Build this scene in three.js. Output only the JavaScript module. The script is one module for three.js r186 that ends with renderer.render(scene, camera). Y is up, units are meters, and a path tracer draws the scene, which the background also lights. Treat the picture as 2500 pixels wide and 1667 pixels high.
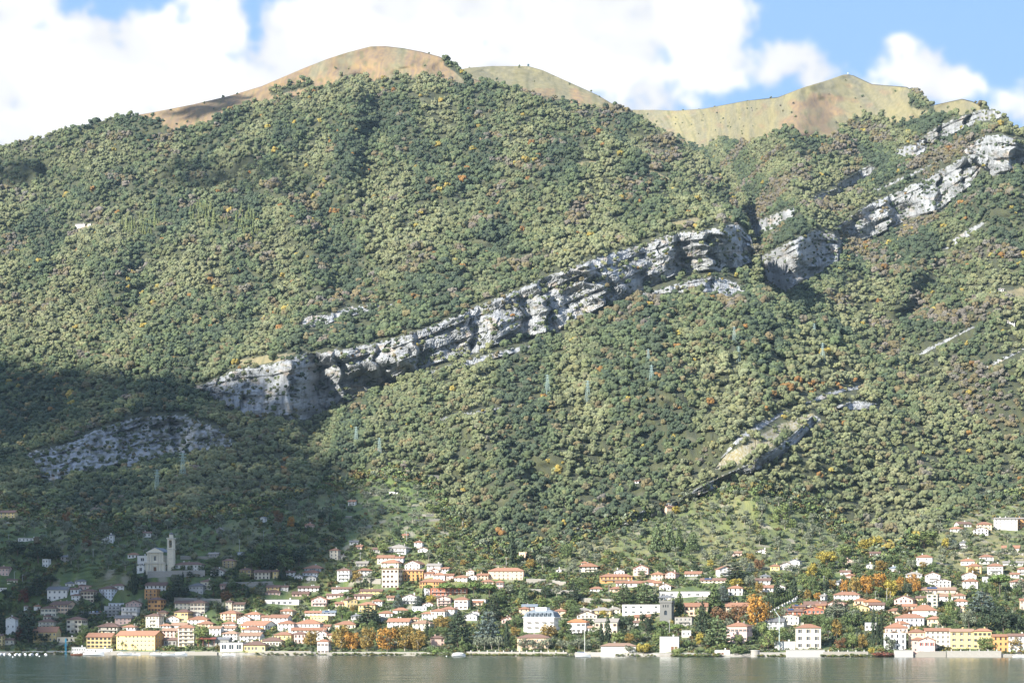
import * as THREE from 'three';
import { createNoise2D } from 'simplex-noise';
import { mergeGeometries } from 'three/addons/utils/BufferGeometryUtils.js';

// ---------------------------------------------------------------- camera
const W0 = 2500, H0 = 1667;            // the photograph's own size; layout below is measured on it
const K = 0.000173;                    // tangent of the view angle per measured unit
const HZ = 1558, EYE = 12;             // row of the horizon, height of the lens above the lake
const scene = new THREE.Scene();
const camera = new THREE.PerspectiveCamera(2 * Math.atan(H0 * K / 2) * 180 / Math.PI, W0 / H0, 1, 30000);
camera.position.set(0, EYE, 0);
camera.lookAt(0, EYE, -1);
camera.setViewOffset(W0, H0, 0, -(HZ - H0 / 2), W0, H0);   // lens shifted up, verticals stay upright
const renderer = new THREE.WebGLRenderer({ antialias: true });
renderer.toneMapping = THREE.LinearToneMapping;
renderer.toneMappingExposure = 2.3;
renderer.shadowMap.enabled = true;
scene.add(camera);

// ---------------------------------------------------------------- seeded helpers
function rng(seed) { let s = seed >>> 0; return () => { s = (s + 0x6d2b79f5) | 0; let t = Math.imul(s ^ (s >>> 15), 1 | s); t = (t + Math.imul(t ^ (t >>> 7), 61 | t)) ^ t; return ((t ^ (t >>> 14)) >>> 0) / 4294967296; }; }
const n2 = createNoise2D(rng(11)), m2 = createNoise2D(rng(29));
const fbm = (x, y, o = 4) => { let a = 0.5, s = 0; for (let i = 0; i < o; i++) { s += a * n2(x, y); x = x * 2.03 + 7.1; y = y * 2.03 - 3.7; a *= 0.5; } return s; };
const ridged = (x, y, o = 3) => { let a = 0.6, s = 0; for (let i = 0; i < o; i++) { s += a * (1 - 2 * Math.abs(m2(x, y))); x = x * 2.1 + 3.3; y = y * 2.1 + 9.2; a *= 0.5; } return s; };
const clamp = (x, a, b) => Math.min(b, Math.max(a, x)), lerp = (a, b, t) => a + (b - a) * t;
const sstep = (a, b, x) => { const t = clamp((x - a) / (b - a), 0, 1); return t * t * (3 - 2 * t); };
function poly(pts) {                                       // y as a function of x through points
  return (x) => { const n = pts.length; if (x <= pts[0][0]) return pts[0][1]; for (let i = 1; i < n; i++) if (x <= pts[i][0]) { const [a, b] = pts[i - 1], [c, d] = pts[i]; return b + (d - b) * (x - a) / (c - a); } return pts[n - 1][1]; };
}
function inside(p, x, y) { let r = false; for (let i = 0, j = p.length - 1; i < p.length; j = i++) { const [a, b] = p[i], [c, d] = p[j]; if ((b > y) !== (d > y) && x < (c - a) * (y - b) / (d - b) + a) r = !r; } return r; }
const names = new Map();
function numbered(n) { const k = names.get(n) || 0; names.set(n, k + 1); return k ? n + '_' + String(k).padStart(3, '0') : n; }
function tag(o, label, category, group, kind) { if (label) o.userData.label = label; if (category) o.userData.category = category; if (group) o.userData.group = group; if (kind) o.userData.kind = kind; return o; }
function lit(o) { o.traverse((c) => { if (c.isMesh) { c.castShadow = true; c.receiveShadow = true; } }); return o; }
function mesh(name, geo, mat, parent) { const m = new THREE.Mesh(geo, mat); m.name = name; m.castShadow = m.receiveShadow = true; if (parent) parent.add(m); return m; }
const rgb = (r, g, b) => new THREE.Color().setRGB(r, g, b);

// ---------------------------------------------------------------- sun
const SUN = new THREE.Vector3(-0.64, 0.47, 0.60).normalize();   // from behind the left shoulder
const sun = new THREE.DirectionalLight(new THREE.Color(1.0, 0.95, 0.87), 5);
sun.name = 'sun';
sun.position.copy(SUN).multiplyScalar(6000).add(new THREE.Vector3(0, 0, -2500));
sun.target.position.set(0, 0, -2500);
sun.castShadow = true;
Object.assign(sun.shadow.camera, { left: -3500, right: 3500, top: 3500, bottom: -3500, near: 10, far: 14000 });
sun.shadow.mapSize.set(4096, 4096);
scene.add(sun, sun.target);

// ---------------------------------------------------------------- sky: blue air and cumulus
{
  const w = 4096, h = 2048, data = new Float32Array(w * h * 4), A = m2;
  const cum = (x, y) => { let a = 0.5, s = 0; for (let i = 0; i < 6; i++) { s += a * (1 - Math.abs(A(x, y)) * 1.7); x = x * 2.07 + 1.7; y = y * 2.07 + 5.2; a *= 0.52; } return s; };
  // cloud heaps over the ridge: centre and half sizes
  const heaps = [[120, 230, 330, 210, 1.25], [-60, 60, 230, 200, 1.1], [420, 150, 185, 150, 1.15], [520, 60, 95, 120, .9], [560, 250, 260, 130, 1.1], [860, 120, 250, 230, 1.3], [1120, 40, 330, 190, 1.3], [1420, 90, 300, 170, 1.05], [1660, 40, 210, 110, 1.05], [1720, 160, 150, 85, .72], [1560, 230, 190, 60, .5], [1900, 150, 110, 65, .72], [2010, 190, 75, 45, .6], [2235, 175, 110, 62, 1.0], [2205, 120, 48, 40, .75], [2320, 210, 95, 60, .85], [2160, 235, 150, 40, .5], [2480, 260, 110, 50, .3]];
  for (let r = h / 2 | 0; r < h; r++) {
    const el = ((r + .5) / h - .5) * Math.PI;
    for (let c = 0; c < w; c++) {
      const az = ((c + .5) / w - .5) * 2 * Math.PI, i = (r * w + c) * 4;
      const x = Math.cos(az) * Math.cos(el), z = Math.sin(az) * Math.cos(el), y = Math.sin(el);
      let f, wgt = 0, f0 = 0, sh = 0;
      if (z < -.6 && y < .5) {
        const px = 1250 + x / -z / K, py = HZ - y / -z / K;
        wgt = sstep(-900, -150, px) * sstep(3400, 2650, px) * sstep(-700, -120, py);
        if (wgt > 0) {
          f0 = -.55;
          for (const [cx, cy, rx, ry, s] of heaps) f0 = Math.max(f0, s * (1 - ((px - cx) / rx) ** 2 - ((py - cy) / ry) ** 2));
          f0 = Math.min(f0, .8) + .03 + (cum(px / 190, py / 165) - .52) * .75 + fbm(px / 30, py / 26, 4) * .14;
          sh = fbm(px / 420 + 3, py / 260, 3) + .1;
        }
      }
      const q = 1 / (y + .16), bx = x * q * 1.3, bz = z * q * 1.3;
      f = wgt < 1 ? (cum(bx * 1.1 + 4, bz * 1.1) - .34) * 1.5 - .12 + fbm(bx * .45, bz * .45 + 9, 2) * .7 : 0;
      f = lerp(f, f0, wgt);
      const a = .97 * sstep(-.22, .42, f), core = .485 + .05 * sstep(.1, .8, f) - .09 * sstep(-.1, .5, wgt > .5 ? sh : fbm(bx * .9, bz * .9 + 2, 3));
      const up = clamp(y / .9, 0, 1), blue = [lerp(.255, .075, up ** .5), lerp(.37, .18, up ** .5), lerp(.49, .43, up ** .5)];
      data[i] = lerp(blue[0], core, a); data[i + 1] = lerp(blue[1], core * 1.0, a); data[i + 2] = lerp(blue[2], core * 1.01, a); data[i + 3] = 1;
    }
  }
  for (let i = 0; i < w * (h / 2 | 0) * 4; i += 4) { data[i] = .20; data[i + 1] = .23; data[i + 2] = .25; data[i + 3] = 1; }
  const t = new THREE.DataTexture(data, w, h, THREE.RGBAFormat, THREE.FloatType);
  t.mapping = THREE.EquirectangularReflectionMapping; t.magFilter = THREE.LinearFilter; t.needsUpdate = true;
  scene.background = t; scene.environment = t;
}
scene.fog = new THREE.FogExp2(new THREE.Color(.55, .78, 1.0), 0.000016);

// ---------------------------------------------------------------- terrain
const point = (px, py, d) => new THREE.Vector3((px - 1250) * K * d, EYE + (HZ - py) * K * d, -d);
const shore = poly([[-800, 1596], [0, 1598.5], [1000, 1601], [1700, 1604], [2500, 1605], [3400, 1606]]);
// bands of bare rock: [slope it is on, upper edge, lower edge]
const bands = [
  ['A', [[470, 944], [494, 938], [585, 898], [664, 888], [728, 866], [850, 850], [973, 823], [1063, 791], [1148, 754], [1250, 712], [1340, 673], [1425, 638], [1569, 595], [1643, 569], [1728, 560], [1800, 545], [1845, 590]], [[470, 946], [531, 985], [600, 1015], [739, 1025], [787, 1009], [877, 967], [957, 930], [1063, 892], [1169, 860], [1250, 834], [1356, 815], [1400, 790], [1463, 760], [1569, 707], [1654, 675], [1739, 662], [1800, 660], [1845, 640]]],
  ['A', [[60, 1112], [77, 1102], [160, 1084], [223, 1052], [340, 1015], [452, 1013], [531, 1046], [570, 1080]], [[60, 1118], [96, 1163], [133, 1176], [239, 1142], [319, 1137], [383, 1121], [478, 1100], [553, 1096], [570, 1084]]],
  ['A', [[1640, 1228], [1728, 1178], [1835, 1128], [1900, 1088], [1936, 1060], [1983, 1014], [2003, 1018]], [[1640, 1234], [1728, 1202], [1835, 1156], [1909, 1118], [1940, 1090], [1990, 1035], [2003, 1026]]],
  ['A', [[1360, 1302], [1480, 1270], [1560, 1250], [1640, 1226], [1660, 1222]], [[1360, 1306], [1480, 1296], [1560, 1276], [1640, 1244], [1660, 1226]]],
  ['A', [[1760, 1118], [1803, 1066], [1850, 1036], [1909, 1005], [1925, 1000]], [[1760, 1122], [1806, 1078], [1850, 1052], [1909, 1014], [1925, 1002]], 1],
  ['A', [[1960, 984], [2010, 962], [2060, 946], [2106, 940], [2115, 942]], [[1960, 987], [2010, 974], [2060, 956], [2106, 948], [2115, 944]], 1],
  ['A', [[2040, 990], [2090, 978], [2140, 985], [2150, 990]], [[2040, 996], [2090, 1002], [2140, 1000], [2150, 993]]],
  ['A', [[1560, 718], [1660, 690], [1740, 672], [1800, 690], [1830, 710]], [[1560, 722], [1640, 716], [1700, 712], [1760, 724], [1830, 716]]],
  ['A', [[730, 784], [760, 768], [800, 768], [840, 752], [930, 738], [960, 742]], [[730, 787], [760, 800], [800, 792], [840, 778], [930, 752], [960, 744]]],
  ['A', [[1040, 910], [1120, 884], [1250, 850], [1300, 842]], [[1040, 914], [1120, 900], [1250, 864], [1300, 846]]],
  ['A', [[1040, 1030], [1110, 1012], [1190, 1000], [1260, 985]], [[1040, 1033], [1110, 1020], [1190, 1007], [1260, 987]]],
  ['D', [[1835, 640], [1856, 628], [1930, 588], [1994, 560], [2037, 572], [2060, 590]], [[1835, 644], [1856, 660], [1888, 698], [1920, 720], [1967, 684], [2047, 640], [2060, 600]]],
  ['D', [[2040, 560], [2053, 545], [2122, 498], [2207, 460], [2292, 418], [2356, 381], [2395, 392]], [[2040, 564], [2063, 570], [2100, 594], [2180, 560], [2223, 533], [2292, 518], [2340, 480], [2371, 457], [2395, 410]]],
  ['D', [[2352, 366], [2366, 355], [2409, 330], [2446, 328], [2483, 338], [2540, 372]], [[2352, 370], [2377, 392], [2425, 430], [2467, 420], [2500, 395], [2540, 376]]],
  ['D', [[2240, 345], [2255, 333], [2292, 306], [2345, 285], [2393, 268], [2432, 264], [2450, 280]], [[2240, 348], [2260, 347], [2286, 353], [2340, 321], [2361, 313], [2403, 294], [2437, 292], [2450, 284]]],
  ['D', [[2185, 372], [2191, 362], [2225, 352], [2255, 345], [2265, 352]], [[2185, 375], [2210, 384], [2235, 385], [2258, 372], [2265, 355]]],
  ['D', [[2045, 450], [2060, 440], [2100, 415], [2125, 402], [2135, 410]], [[2045, 453], [2062, 457], [2100, 443], [2127, 425], [2135, 413]]],
  ['D', [[1970, 492], [1985, 482], [2020, 466], [2047, 458], [2055, 464]], [[1970, 495], [1988, 498], [2020, 485], [2047, 475], [2055, 466]]],
  ['D', [[1825, 565], [1835, 550], [1870, 530], [1930, 508], [1945, 512]], [[1825, 568], [1838, 575], [1880, 562], [1935, 532], [1945, 516]]],
  ['D', [[2300, 606], [2308, 598], [2360, 562], [2400, 541], [2408, 543]], [[2300, 608], [2312, 608], [2360, 582], [2400, 550], [2408, 546]], 1],
  ['D', [[2240, 864], [2260, 852], [2313, 826], [2380, 795]], [[2240, 867], [2262, 862], [2313, 834], [2380, 799]], 1],
  ['D', [[2400, 900], [2440, 876], [2478, 858], [2560, 815]], [[2400, 903], [2440, 886], [2478, 866], [2560, 822]], 1],
  ['D', [[2100, 482], [2150, 455], [2230, 420], [2300, 385]], [[2100, 485], [2150, 462], [2230, 428], [2300, 388]], 1],
].map(([on, t, b, slab]) => ({ on, slab, x0: t[0][0], x1: t[t.length - 1][0], top: poly(t), bot: poly(b) }));
const gullies = [
  ['A', [[150, 840], [191, 861], [228, 895], [298, 900], [372, 874], [441, 868], [520, 860]], 55, 34],
  ['A', [[390, 640], [414, 664], [500, 733], [558, 765], [622, 792], [686, 813], [740, 800]], 60, 36],
  ['A', [[560, 330], [622, 319], [701, 324], [771, 298], [860, 250]], 36, 40],
  ['A', [[330, 1040], [420, 1100], [520, 1160], [620, 1230]], 30, 45],
  ['A', [[260, 560], [330, 590], [420, 640]], 28, 36],
  ['A', [[850, 700], [880, 735], [950, 750], [1040, 745], [1120, 700]], 50, 40],
  ['A', [[1000, 1150], [1100, 1240], [1250, 1330]], 30, 40],
  ['A', [[740, 1600], [850, 1640], [1000, 1700]], 34, 45],
  ['D', [[330, 2260], [420, 2240], [520, 2305], [600, 2290], [690, 2255], [800, 2200]], 55, 34],
  ['D', [[420, 1960], [500, 1975], [560, 2020]], 45, 34],
  ['D', [[300, 2090], [400, 2080], [470, 2070]], 35, 34],
  ['B', [[280, 1400], [330, 1480], [400, 1590]], 40, 34],
].map(([on, p, amp, wid]) => ({ on, y0: p[0][0], y1: p[p.length - 1][0], x: poly(p), amp, wid }));

const baseA = poly([[-400, 4700], [112, 3640], [300, 3270], [500, 2925], [700, 2610], [900, 2335], [1050, 2150], [1200, 1995], [1300, 1870], [1400, 1745], [1500, 1640], [1560, 1572], [1597, 1500], [1640, 1500]].map(([a, b]) => [a, b]));
const baseB = poly([[100, 4500], [230, 4000], [330, 3700], [460, 3420], [600, 3150], [800, 2900]]);
const baseD = poly([[-260, 6200], [180, 4750], [300, 4300], [500, 3760], [700, 3310], [900, 2960], [1100, 2720], [1300, 2560]]);
const smoothTable = (f, x) => (f(x - 26) + f(x - 13) + f(x) + f(x + 13) + f(x + 26)) / 5;

const groves = [
  [[1600, 1250], [1700, 1198], [1900, 1215], [2010, 1290], [2080, 1335], [1950, 1405], [1800, 1400], [1650, 1375], [1500, 1345], [1430, 1400], [1330, 1400], [1400, 1345], [1500, 1300]],
  [[830, 1240], [900, 1180], [1010, 1170], [1080, 1240], [1060, 1310], [960, 1310], [850, 1330]],
  [[150, 1335], [300, 1310], [420, 1290], [620, 1270], [660, 1340], [500, 1372], [300, 1402], [160, 1395]],
  [[2200, 1285], [2500, 1215], [2700, 1230], [2700, 1420], [2300, 1400]],
  [[-200, 1250], [170, 1290], [160, 1340], [-200, 1335]],
  [[700, 1235], [800, 1200], [850, 1215], [830, 1260], [720, 1280]],
];
const inGrove = (px, py) => groves.some((g) => inside(g, px, py));
const forestFoot = poly([[-800, 1230], [0, 1222], [200, 1262], [330, 1290], [420, 1272], [560, 1232], [690, 1222], [760, 1200], [880, 1172], [960, 1160], [1040, 1180], [1110, 1255], [1170, 1330], [1300, 1352], [1400, 1325], [1480, 1290], [1590, 1262], [1680, 1222], [1740, 1200], [1880, 1190], [1990, 1240], [2080, 1310], [2140, 1360], [2230, 1330], [2290, 1275], [2380, 1240], [2500, 1205], [3400, 1180]]);

const shear = poly([[-800, -250], [60, -250], [1100, 0], [1850, 180], [2100, 95], [2500, 60], [3400, 40]]);
const tmp = { band: null, v: 0 };
const footD = poly([[1500, 470], [1650, 540], [1750, 610], [1850, 690], [1957, 752], [2047, 802], [2143, 871], [2233, 930], [2313, 983], [2393, 1041], [2500, 1094], [2800, 1195], [3400, 1330]]);
let rimD = () => 0;
function depthOf(id, px, py) {
  let eff = py, rock = null, v = 0;
  for (const c of bands) {
    if (c.on !== id || px <= c.x0 || px >= c.x1) continue;
    const t = c.top(px), b = c.bot(px), H = b - t, M = Math.max(26, .85 * H), e = .05 * H;
    if (H < .5 || py > b + M || py < t - M) continue;
    if (c.slab) { if (py > t && py < b) { rock = c; v = (py - t) / H; } continue; }
    if (py >= b) eff -= (b + M - py) / M * (H / 2 - e);
    else if (py > t) { eff += ((t + b) / 2 - py) * (1 - 2 * e / H); rock = c; v = (py - t) / H; }
    else eff += (py - t + M) / M * (H / 2 - e);
  }
  let d;
  if (id === 'A') {
    const s = shore(px), k = EYE / ((s - HZ) * K) / 1500;          // the shore itself draws back to the left
    const e2 = eff - (s - 1604) * sstep(1300, 1604, eff) + shear(px) * sstep(1330, 1020, py) * (.55 + .45 * sstep(250, 520, py));
    d = smoothTable(baseA, Math.min(e2, 1597)) * lerp(1, k, sstep(1250, 1600, py));
    d *= 1 + .05 * sstep(1300, 600, py) * ((px - 950) / 900) ** 2;
    // terraces
    const tr = sstep(1180, 1215, py) * sstep(1480, 1420, py);
    if (tr > 0) { const P = 12, q = (e2 + 14 * n2(px / 210, py / 160) + 5 * n2(px / 50, py / 60)) / P, f = q - Math.floor(q); const st = sstep(0, .62, f) - f; d += -st * P * .8 * tr * (inGrove(px, py) ? .55 + .45 * n2(px / 90, py / 40) : .25); }
    d += 95 * sstep(1745, 1850, px) * sstep(745, 690, py) * sstep(470, 560, py);          // the face that turns into the gorge
    d += 160 * sstep(1500, 1800, px) * sstep(560, 460, py);
  } else if (id === 'B') d = smoothTable(baseB, eff) + .35 * (px - 1500);
  else { const far = smoothTable(baseD, eff + clamp(.45 * (px - 2100), -240, 190)), t = footD(px) - eff, near = rimD(px) + 240 + (t > 0 ? lerp(1.8, .72, sstep(1980, 2480, px)) * t + lerp(.0012, .0004, sstep(1980, 2480, px)) * t * t : .6 * t); d = lerp(far, near, sstep(1690, 1960, px)) * (1 + .12 * sstep(2000, 1600, px)); }
  const X = (px - 1250) * K * d, Y = (HZ - py) * K * d, rel = id === 'A' ? .22 + .78 * sstep(1420, 1100, py) : id === 'D' ? lerp(1, .15 + .85 * sstep(10, 140, footD(px) - py), sstep(1750, 1900, px)) : 1;
  const shoreFlat = id === 'A' ? sstep(shore(px) - 10, shore(px) - 60, py) : 1;
  d += (fbm(X / 230 + (id === 'A' ? 0 : 50), Y / 170, 4) * 62 + ridged(X / 300 + Y / 500, Y / 420, 2) * 20) * rel * shoreFlat;
  for (const g of gullies) {
    if (g.on !== id || py < g.y0 || py > g.y1) continue;
    const t = (px - g.x(py) - 5 * n2(py / 30, 4)) / g.wid;
    if (Math.abs(t) > 4) continue;
    d += g.amp * 1.15 * t * Math.exp(-t * t / 2) * sstep(g.y0, g.y0 + 40, py) * sstep(g.y1, g.y1 - 40, py);
  }
  if (rock) {
    const H = rock.bot(px) - rock.top(px), m = sstep(0, .08, v) * sstep(1, .93, v) * clamp(H / 30, .25, 1) * (rock.slab ? .3 : 1);
    const sx = px + 14 * n2(py / 40, px / 90), yy = v * H;
    const bt = sx / 104 + .35 * n2(px / 160, yy / 300), bf = bt - Math.floor(bt), hsh = (i, j) => { const q = Math.sin(i * 127.1 + j * 311.7) * 43758.5453; return q - Math.floor(q); };
    let r = (sstep(.86, 1, bf) - bf) * 26 * (.45 + .75 * hsh(Math.floor(bt), 3));           // buttresses: long left flanks, short right ones
    const qx = sx / 23 + .7 * n2(px / 80, yy / 60), sv = yy / 21 + .45 * n2(px / 120, 3) + .12 * n2(px / 30, yy / 20), cx = Math.floor(qx), cy = Math.floor(sv);
    r += (hsh(cx, cy) - .5) * 7 + (hsh(cx * 3 + 1, 7) - .5) * 4 + (sv - cy - .5) * 3.2;      // blocks between joints and beds
    r += (sstep(.20, .23, v) * sstep(.36, .27, v) * 9 + sstep(.58, .61, v) * sstep(.74, .65, v) * 7) * (.35 + .65 * sstep(-.3, .3, n2(px / 75 + 40, 2))) * clamp(H / 70, 0, 1);   // undercut beds
    r += ridged(sx / 9.5 + 5, yy / 75, 2) * 1.5 + n2(px / 6, py / 9) * .6;                  // fluting
    d += r * m;
  }
  tmp.band = rock; tmp.v = v;
  return d;
}
const ridgeA = poly([[-800, 470], [-200, 395], [0, 364], [128, 330], [250, 295], [372, 274], [468, 255], [558, 234], [638, 210], [744, 165], [800, 143], [850, 127], [904, 113], [940, 112], [983, 117], [1030, 126], [1074, 138], [1110, 160], [1137, 186], [1190, 203], [1250, 220], [1330, 256], [1420, 300], [1500, 345], [1580, 392], [1650, 428], [1700, 462], [1760, 505], [1800, 525], [1830, 562], [1842, 610], [1852, 660], [1866, 716], [1900, 732], [1957, 754], [2047, 802], [2143, 871], [2233, 930], [2313, 983], [2393, 1041], [2500, 1094], [2800, 1195], [3400, 1330]]);
{ const t = []; for (let x = 1500; x <= 3400; x += 25) { let m = 0; for (let j = -2; j <= 2; j++) m += depthOf('A', x + j * 12, footD(x + j * 12)); t.push([x, m / 5]); } rimD = poly(t); }
const ridgeB = poly([[1060, 190], [1110, 172], [1145, 165], [1200, 161], [1290, 161], [1325, 171], [1400, 205], [1460, 232], [1510, 262], [1580, 300], [1650, 345], [1720, 387], [1765, 428], [1790, 480], [1830, 560], [1870, 680]]);
const ridgeD = poly([[1480, 272], [1540, 268], [1600, 268], [1650, 270], [1720, 265], [1820, 246], [1900, 237], [1960, 214], [2020, 196], [2060, 182], [2072, 181], [2085, 184], [2130, 205], [2215, 212], [2240, 226], [2272, 258], [2310, 250], [2350, 241], [2375, 247], [2410, 264], [2436, 272], [2460, 295], [2500, 322], [2700, 450], [3400, 820]]);

// what grows where
const grassA = poly([[-800, 300], [200, 290], [300, 285], [383, 289], [420, 321], [500, 303], [574, 266], [664, 250], [733, 228], [797, 212], [840, 186], [882, 200], [946, 190], [1058, 189], [1116, 210], [1185, 207], [1200, 190], [3000, 100]]);
const grassB = poly([[1000, 150], [1130, 205], [1250, 216], [1319, 238], [1425, 262], [1478, 268], [1516, 258], [1540, 250], [2000, 240]]);
const grassD = poly([[1400, 250], [1553, 290], [1611, 320], [1665, 345], [1712, 364], [1760, 343], [1813, 347], [1861, 342], [1930, 308], [1945, 335], [2037, 336], [2069, 300], [2100, 284], [2154, 284], [2196, 300], [2260, 280], [2308, 284], [2345, 282], [2393, 266], [2430, 255], [2600, 200]]);
const shrubStrip = [[655, 226], [700, 208], [765, 198], [768, 206], [720, 222], [668, 234]];
const glades = [[[1770, 1112], [1850, 1066], [1900, 1038], [1985, 1008], [1995, 1018], [1935, 1055], [1895, 1085], [1830, 1122], [1770, 1146], [1745, 1146]], [[1385, 412], [1420, 395], [1490, 390], [1520, 396], [1470, 402], [1420, 415]], [[1560, 412], [1600, 418], [1640, 440], [1600, 436]], [[2420, 722], [2500, 700], [2600, 700], [2600, 720], [2450, 730]], [[560, 885], [640, 868], [720, 862], [700, 880], [600, 893]], [[1620, 548], [1700, 530], [1730, 548], [1640, 562]], [[150, 556], [230, 545], [240, 562], [160, 566]]];
const grassZone = (id, px, py) => {
  const j = 7 * n2(px / 22, py / 18) + 4 * n2(px / 7, py / 7);
  if (glades.some((g) => inside(g, px, py))) return true;
  if (id === 'A') return py < grassA(px) + j && !(px > 1085 && py < ridgeA(px) + 16 && px < 1150 && py > 140 + j) && !inside(shrubStrip, px + j, py);
  if (id === 'B') return py < grassB(px) + j;
  return py < grassD(px) + j && !(px > 2222 && px < 2300 && py < 265 - (px - 2240) * -.2 && px < 2280);
};
function buildSlope(id, cols, rowsN, ridge, foot, back) {
  const nc = cols.length, nr = rowsN + back + 2, pos = new Float32Array(nc * nr * 3), col = new Float32Array(nc * nr * 3), isRock = new Uint8Array(nc * nr);
  const info = new Float32Array(nc * nr * 2);
  for (let c = 0; c < nc; c++) {
    const px = cols[c], y0 = foot(px), y1 = ridge(px), rowY = [];
    { // rows lie closer together on rock
      const cum = [0], ys = [y0], n = 300, mine = bands.filter((b) => b.on === id && px > b.x0 && px < b.x1).map((b) => [b.top(px) - 3, b.bot(px) + 3]);
      for (let i = 1; i <= n; i++) { const y = y0 + (y1 - y0) * i / n; cum.push(cum[i - 1] + (mine.some(([t, b]) => y > t && y < b) ? 2.6 : 1)); ys.push(y); }
      for (let r = 0, j = 0; r <= rowsN; r++) { const q = r / rowsN * cum[n]; while (j < n - 1 && cum[j + 1] < q) j++; rowY.push(lerp(ys[j], ys[j + 1], clamp((q - cum[j]) / (cum[j + 1] - cum[j]), 0, 1))); }
    }
    let last = null;
    for (let r = 0; r < nr; r++) {
      const i = r * nc + c;
      let P, py, rk = null, v = 0;
      if (r === 0) { py = y0; P = point(px, py, depthOf(id, px, py)); P.y -= id === 'A' ? 6 : 60; }
      else if (r <= rowsN + 1) {
        py = rowY[r - 1]; P = point(px, py, depthOf(id, px, py)); rk = tmp.band; v = tmp.v; last = P;
      } else { const t = r - rowsN - 1; py = y1; P = last.clone(); const back_ = t * t * 14 + t * 26 + 10; P.multiplyScalar((-last.z + back_) / -last.z); P.y = last.y - t * t * 8 + Math.min(t, 1) * 4; }
      P.toArray(pos, i * 3); info[i * 2] = px; info[i * 2 + 1] = py;
      // colour of what lies there
      const X = P.x, Y = P.y;
      let C;
      const nA = fbm(X / 60, Y / 40 + P.z / 90, 4), nB = n2(X / 9, P.z / 9 + Y / 7);
      const edge = 5 * n2(px / 11, py / 9) + 2.5 * n2(px / 4, py / 4);
      let onRock = false;
      if (rk) { const H = rk.bot(px) - rk.top(px); const a = v * H, b = (1 - v) * H; onRock = a > 1.5 + edge && b > -1 + edge * .8 && !(n2(px / 26 + 9, py / 14) > .74 && H > 40); }
      if (onRock) {
        isRock[i] = 1;
        const warm = sstep(.2, .6, fbm(px / 60 + 8, py / 45, 3)), streak = sstep(.25, .75, n2(px / 6.5, py / 70)) * .55 + sstep(.45, .9, n2(px / 15 + 30, py / 120)) * .4;
        const g = .36 + .11 * nA + .07 * nB;
        C = [lerp(g * .97, g * 1.14, warm), lerp(g, g * .97, warm), lerp(g * 1.0, g * .78, warm)].map((x) => x * (1 - .6 * clamp(streak, 0, 1)));
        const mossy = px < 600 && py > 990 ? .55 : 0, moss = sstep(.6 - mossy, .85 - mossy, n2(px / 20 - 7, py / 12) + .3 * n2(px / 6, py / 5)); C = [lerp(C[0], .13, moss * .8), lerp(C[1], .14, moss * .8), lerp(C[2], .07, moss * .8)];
      } else if (grassZone(id, px, py)) {
        const glade = glades.some((g) => inside(g, px, py)), rus = glade ? .15 : id === 'A' ? sstep(-.35, .3, nA + .25 - (160 - py) / 120 * .25) : id === 'D' ? sstep(0, .5, n2(px / 60, py / 40) * .5 + .75 * sstep(105, 30, Math.hypot(px - 1990 - (py - 280) * -.5, (py - 285) * 1.3)) - .15) : sstep(.1, .6, nA + (py > 215 ? .3 : -.3));
        const s = [.20 + .06 * nA + .035 * nB, .178 + .045 * nA + .03 * nB, .092 + .02 * nB], q = [.218 + .045 * nB, .152 + .03 * nB, .082];
        C = [lerp(s[0], q[0], rus), lerp(s[1], q[1], rus), lerp(s[2], q[2], rus)];
        if (py > 950) { const st = sstep(-.1, .5, n2(px / 7, py / 5) + .4 * n2(px / 19, py / 13)); C = C.map((x, k) => lerp(x, [.30, .295, .26][k], st * .8)); }
        const dk = sstep(.35, .8, fbm(X / 25, Y / 16 + P.z / 40, 3) * 1.6); C = C.map((x, k) => lerp(x, [.12, .115, .05][k], dk * .7));
      } else if (id === 'A' && py > forestFoot(px) - 6) {
        const dry = sstep(-.2, .5, nA), lush = [.092 + .03 * nB, .128 + .035 * nB, .042], straw = [.20 + .04 * nB, .185 + .03 * nB, .085];
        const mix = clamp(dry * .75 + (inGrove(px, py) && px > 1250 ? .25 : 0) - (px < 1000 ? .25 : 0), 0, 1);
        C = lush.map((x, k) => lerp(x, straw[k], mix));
        const earth = sstep(.5, .8, n2(X / 22, P.z / 22)) * .7; C = C.map((x, k) => lerp(x, [.30, .27, .21][k], earth));
        if (py > shore(px) - 9) C = [.30 + .08 * nB, .285 + .08 * nB, .25 + .07 * nB];
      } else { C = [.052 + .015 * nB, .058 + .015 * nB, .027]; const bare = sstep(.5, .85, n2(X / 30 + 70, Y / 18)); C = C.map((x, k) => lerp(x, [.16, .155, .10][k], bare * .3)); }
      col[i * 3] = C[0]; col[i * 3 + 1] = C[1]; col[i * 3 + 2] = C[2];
    }
  }
  const soil = [], rock = [];
  for (let r = 0; r < nr - 1; r++) for (let c = 0; c < nc - 1; c++) {
    const a = r * nc + c, b = a + 1, e = a + nc, f = e + 1;
    const into = isRock[a] + isRock[b] + isRock[e] + isRock[f] >= 2 ? rock : soil;
    into.push(a, b, f, a, f, e);
  }
  const full = new THREE.BufferGeometry();
  full.setAttribute('position', new THREE.BufferAttribute(pos, 3)); full.setIndex(soil.concat(rock)); full.computeVertexNormals();
  const nor = full.attributes.normal.array;
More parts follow.
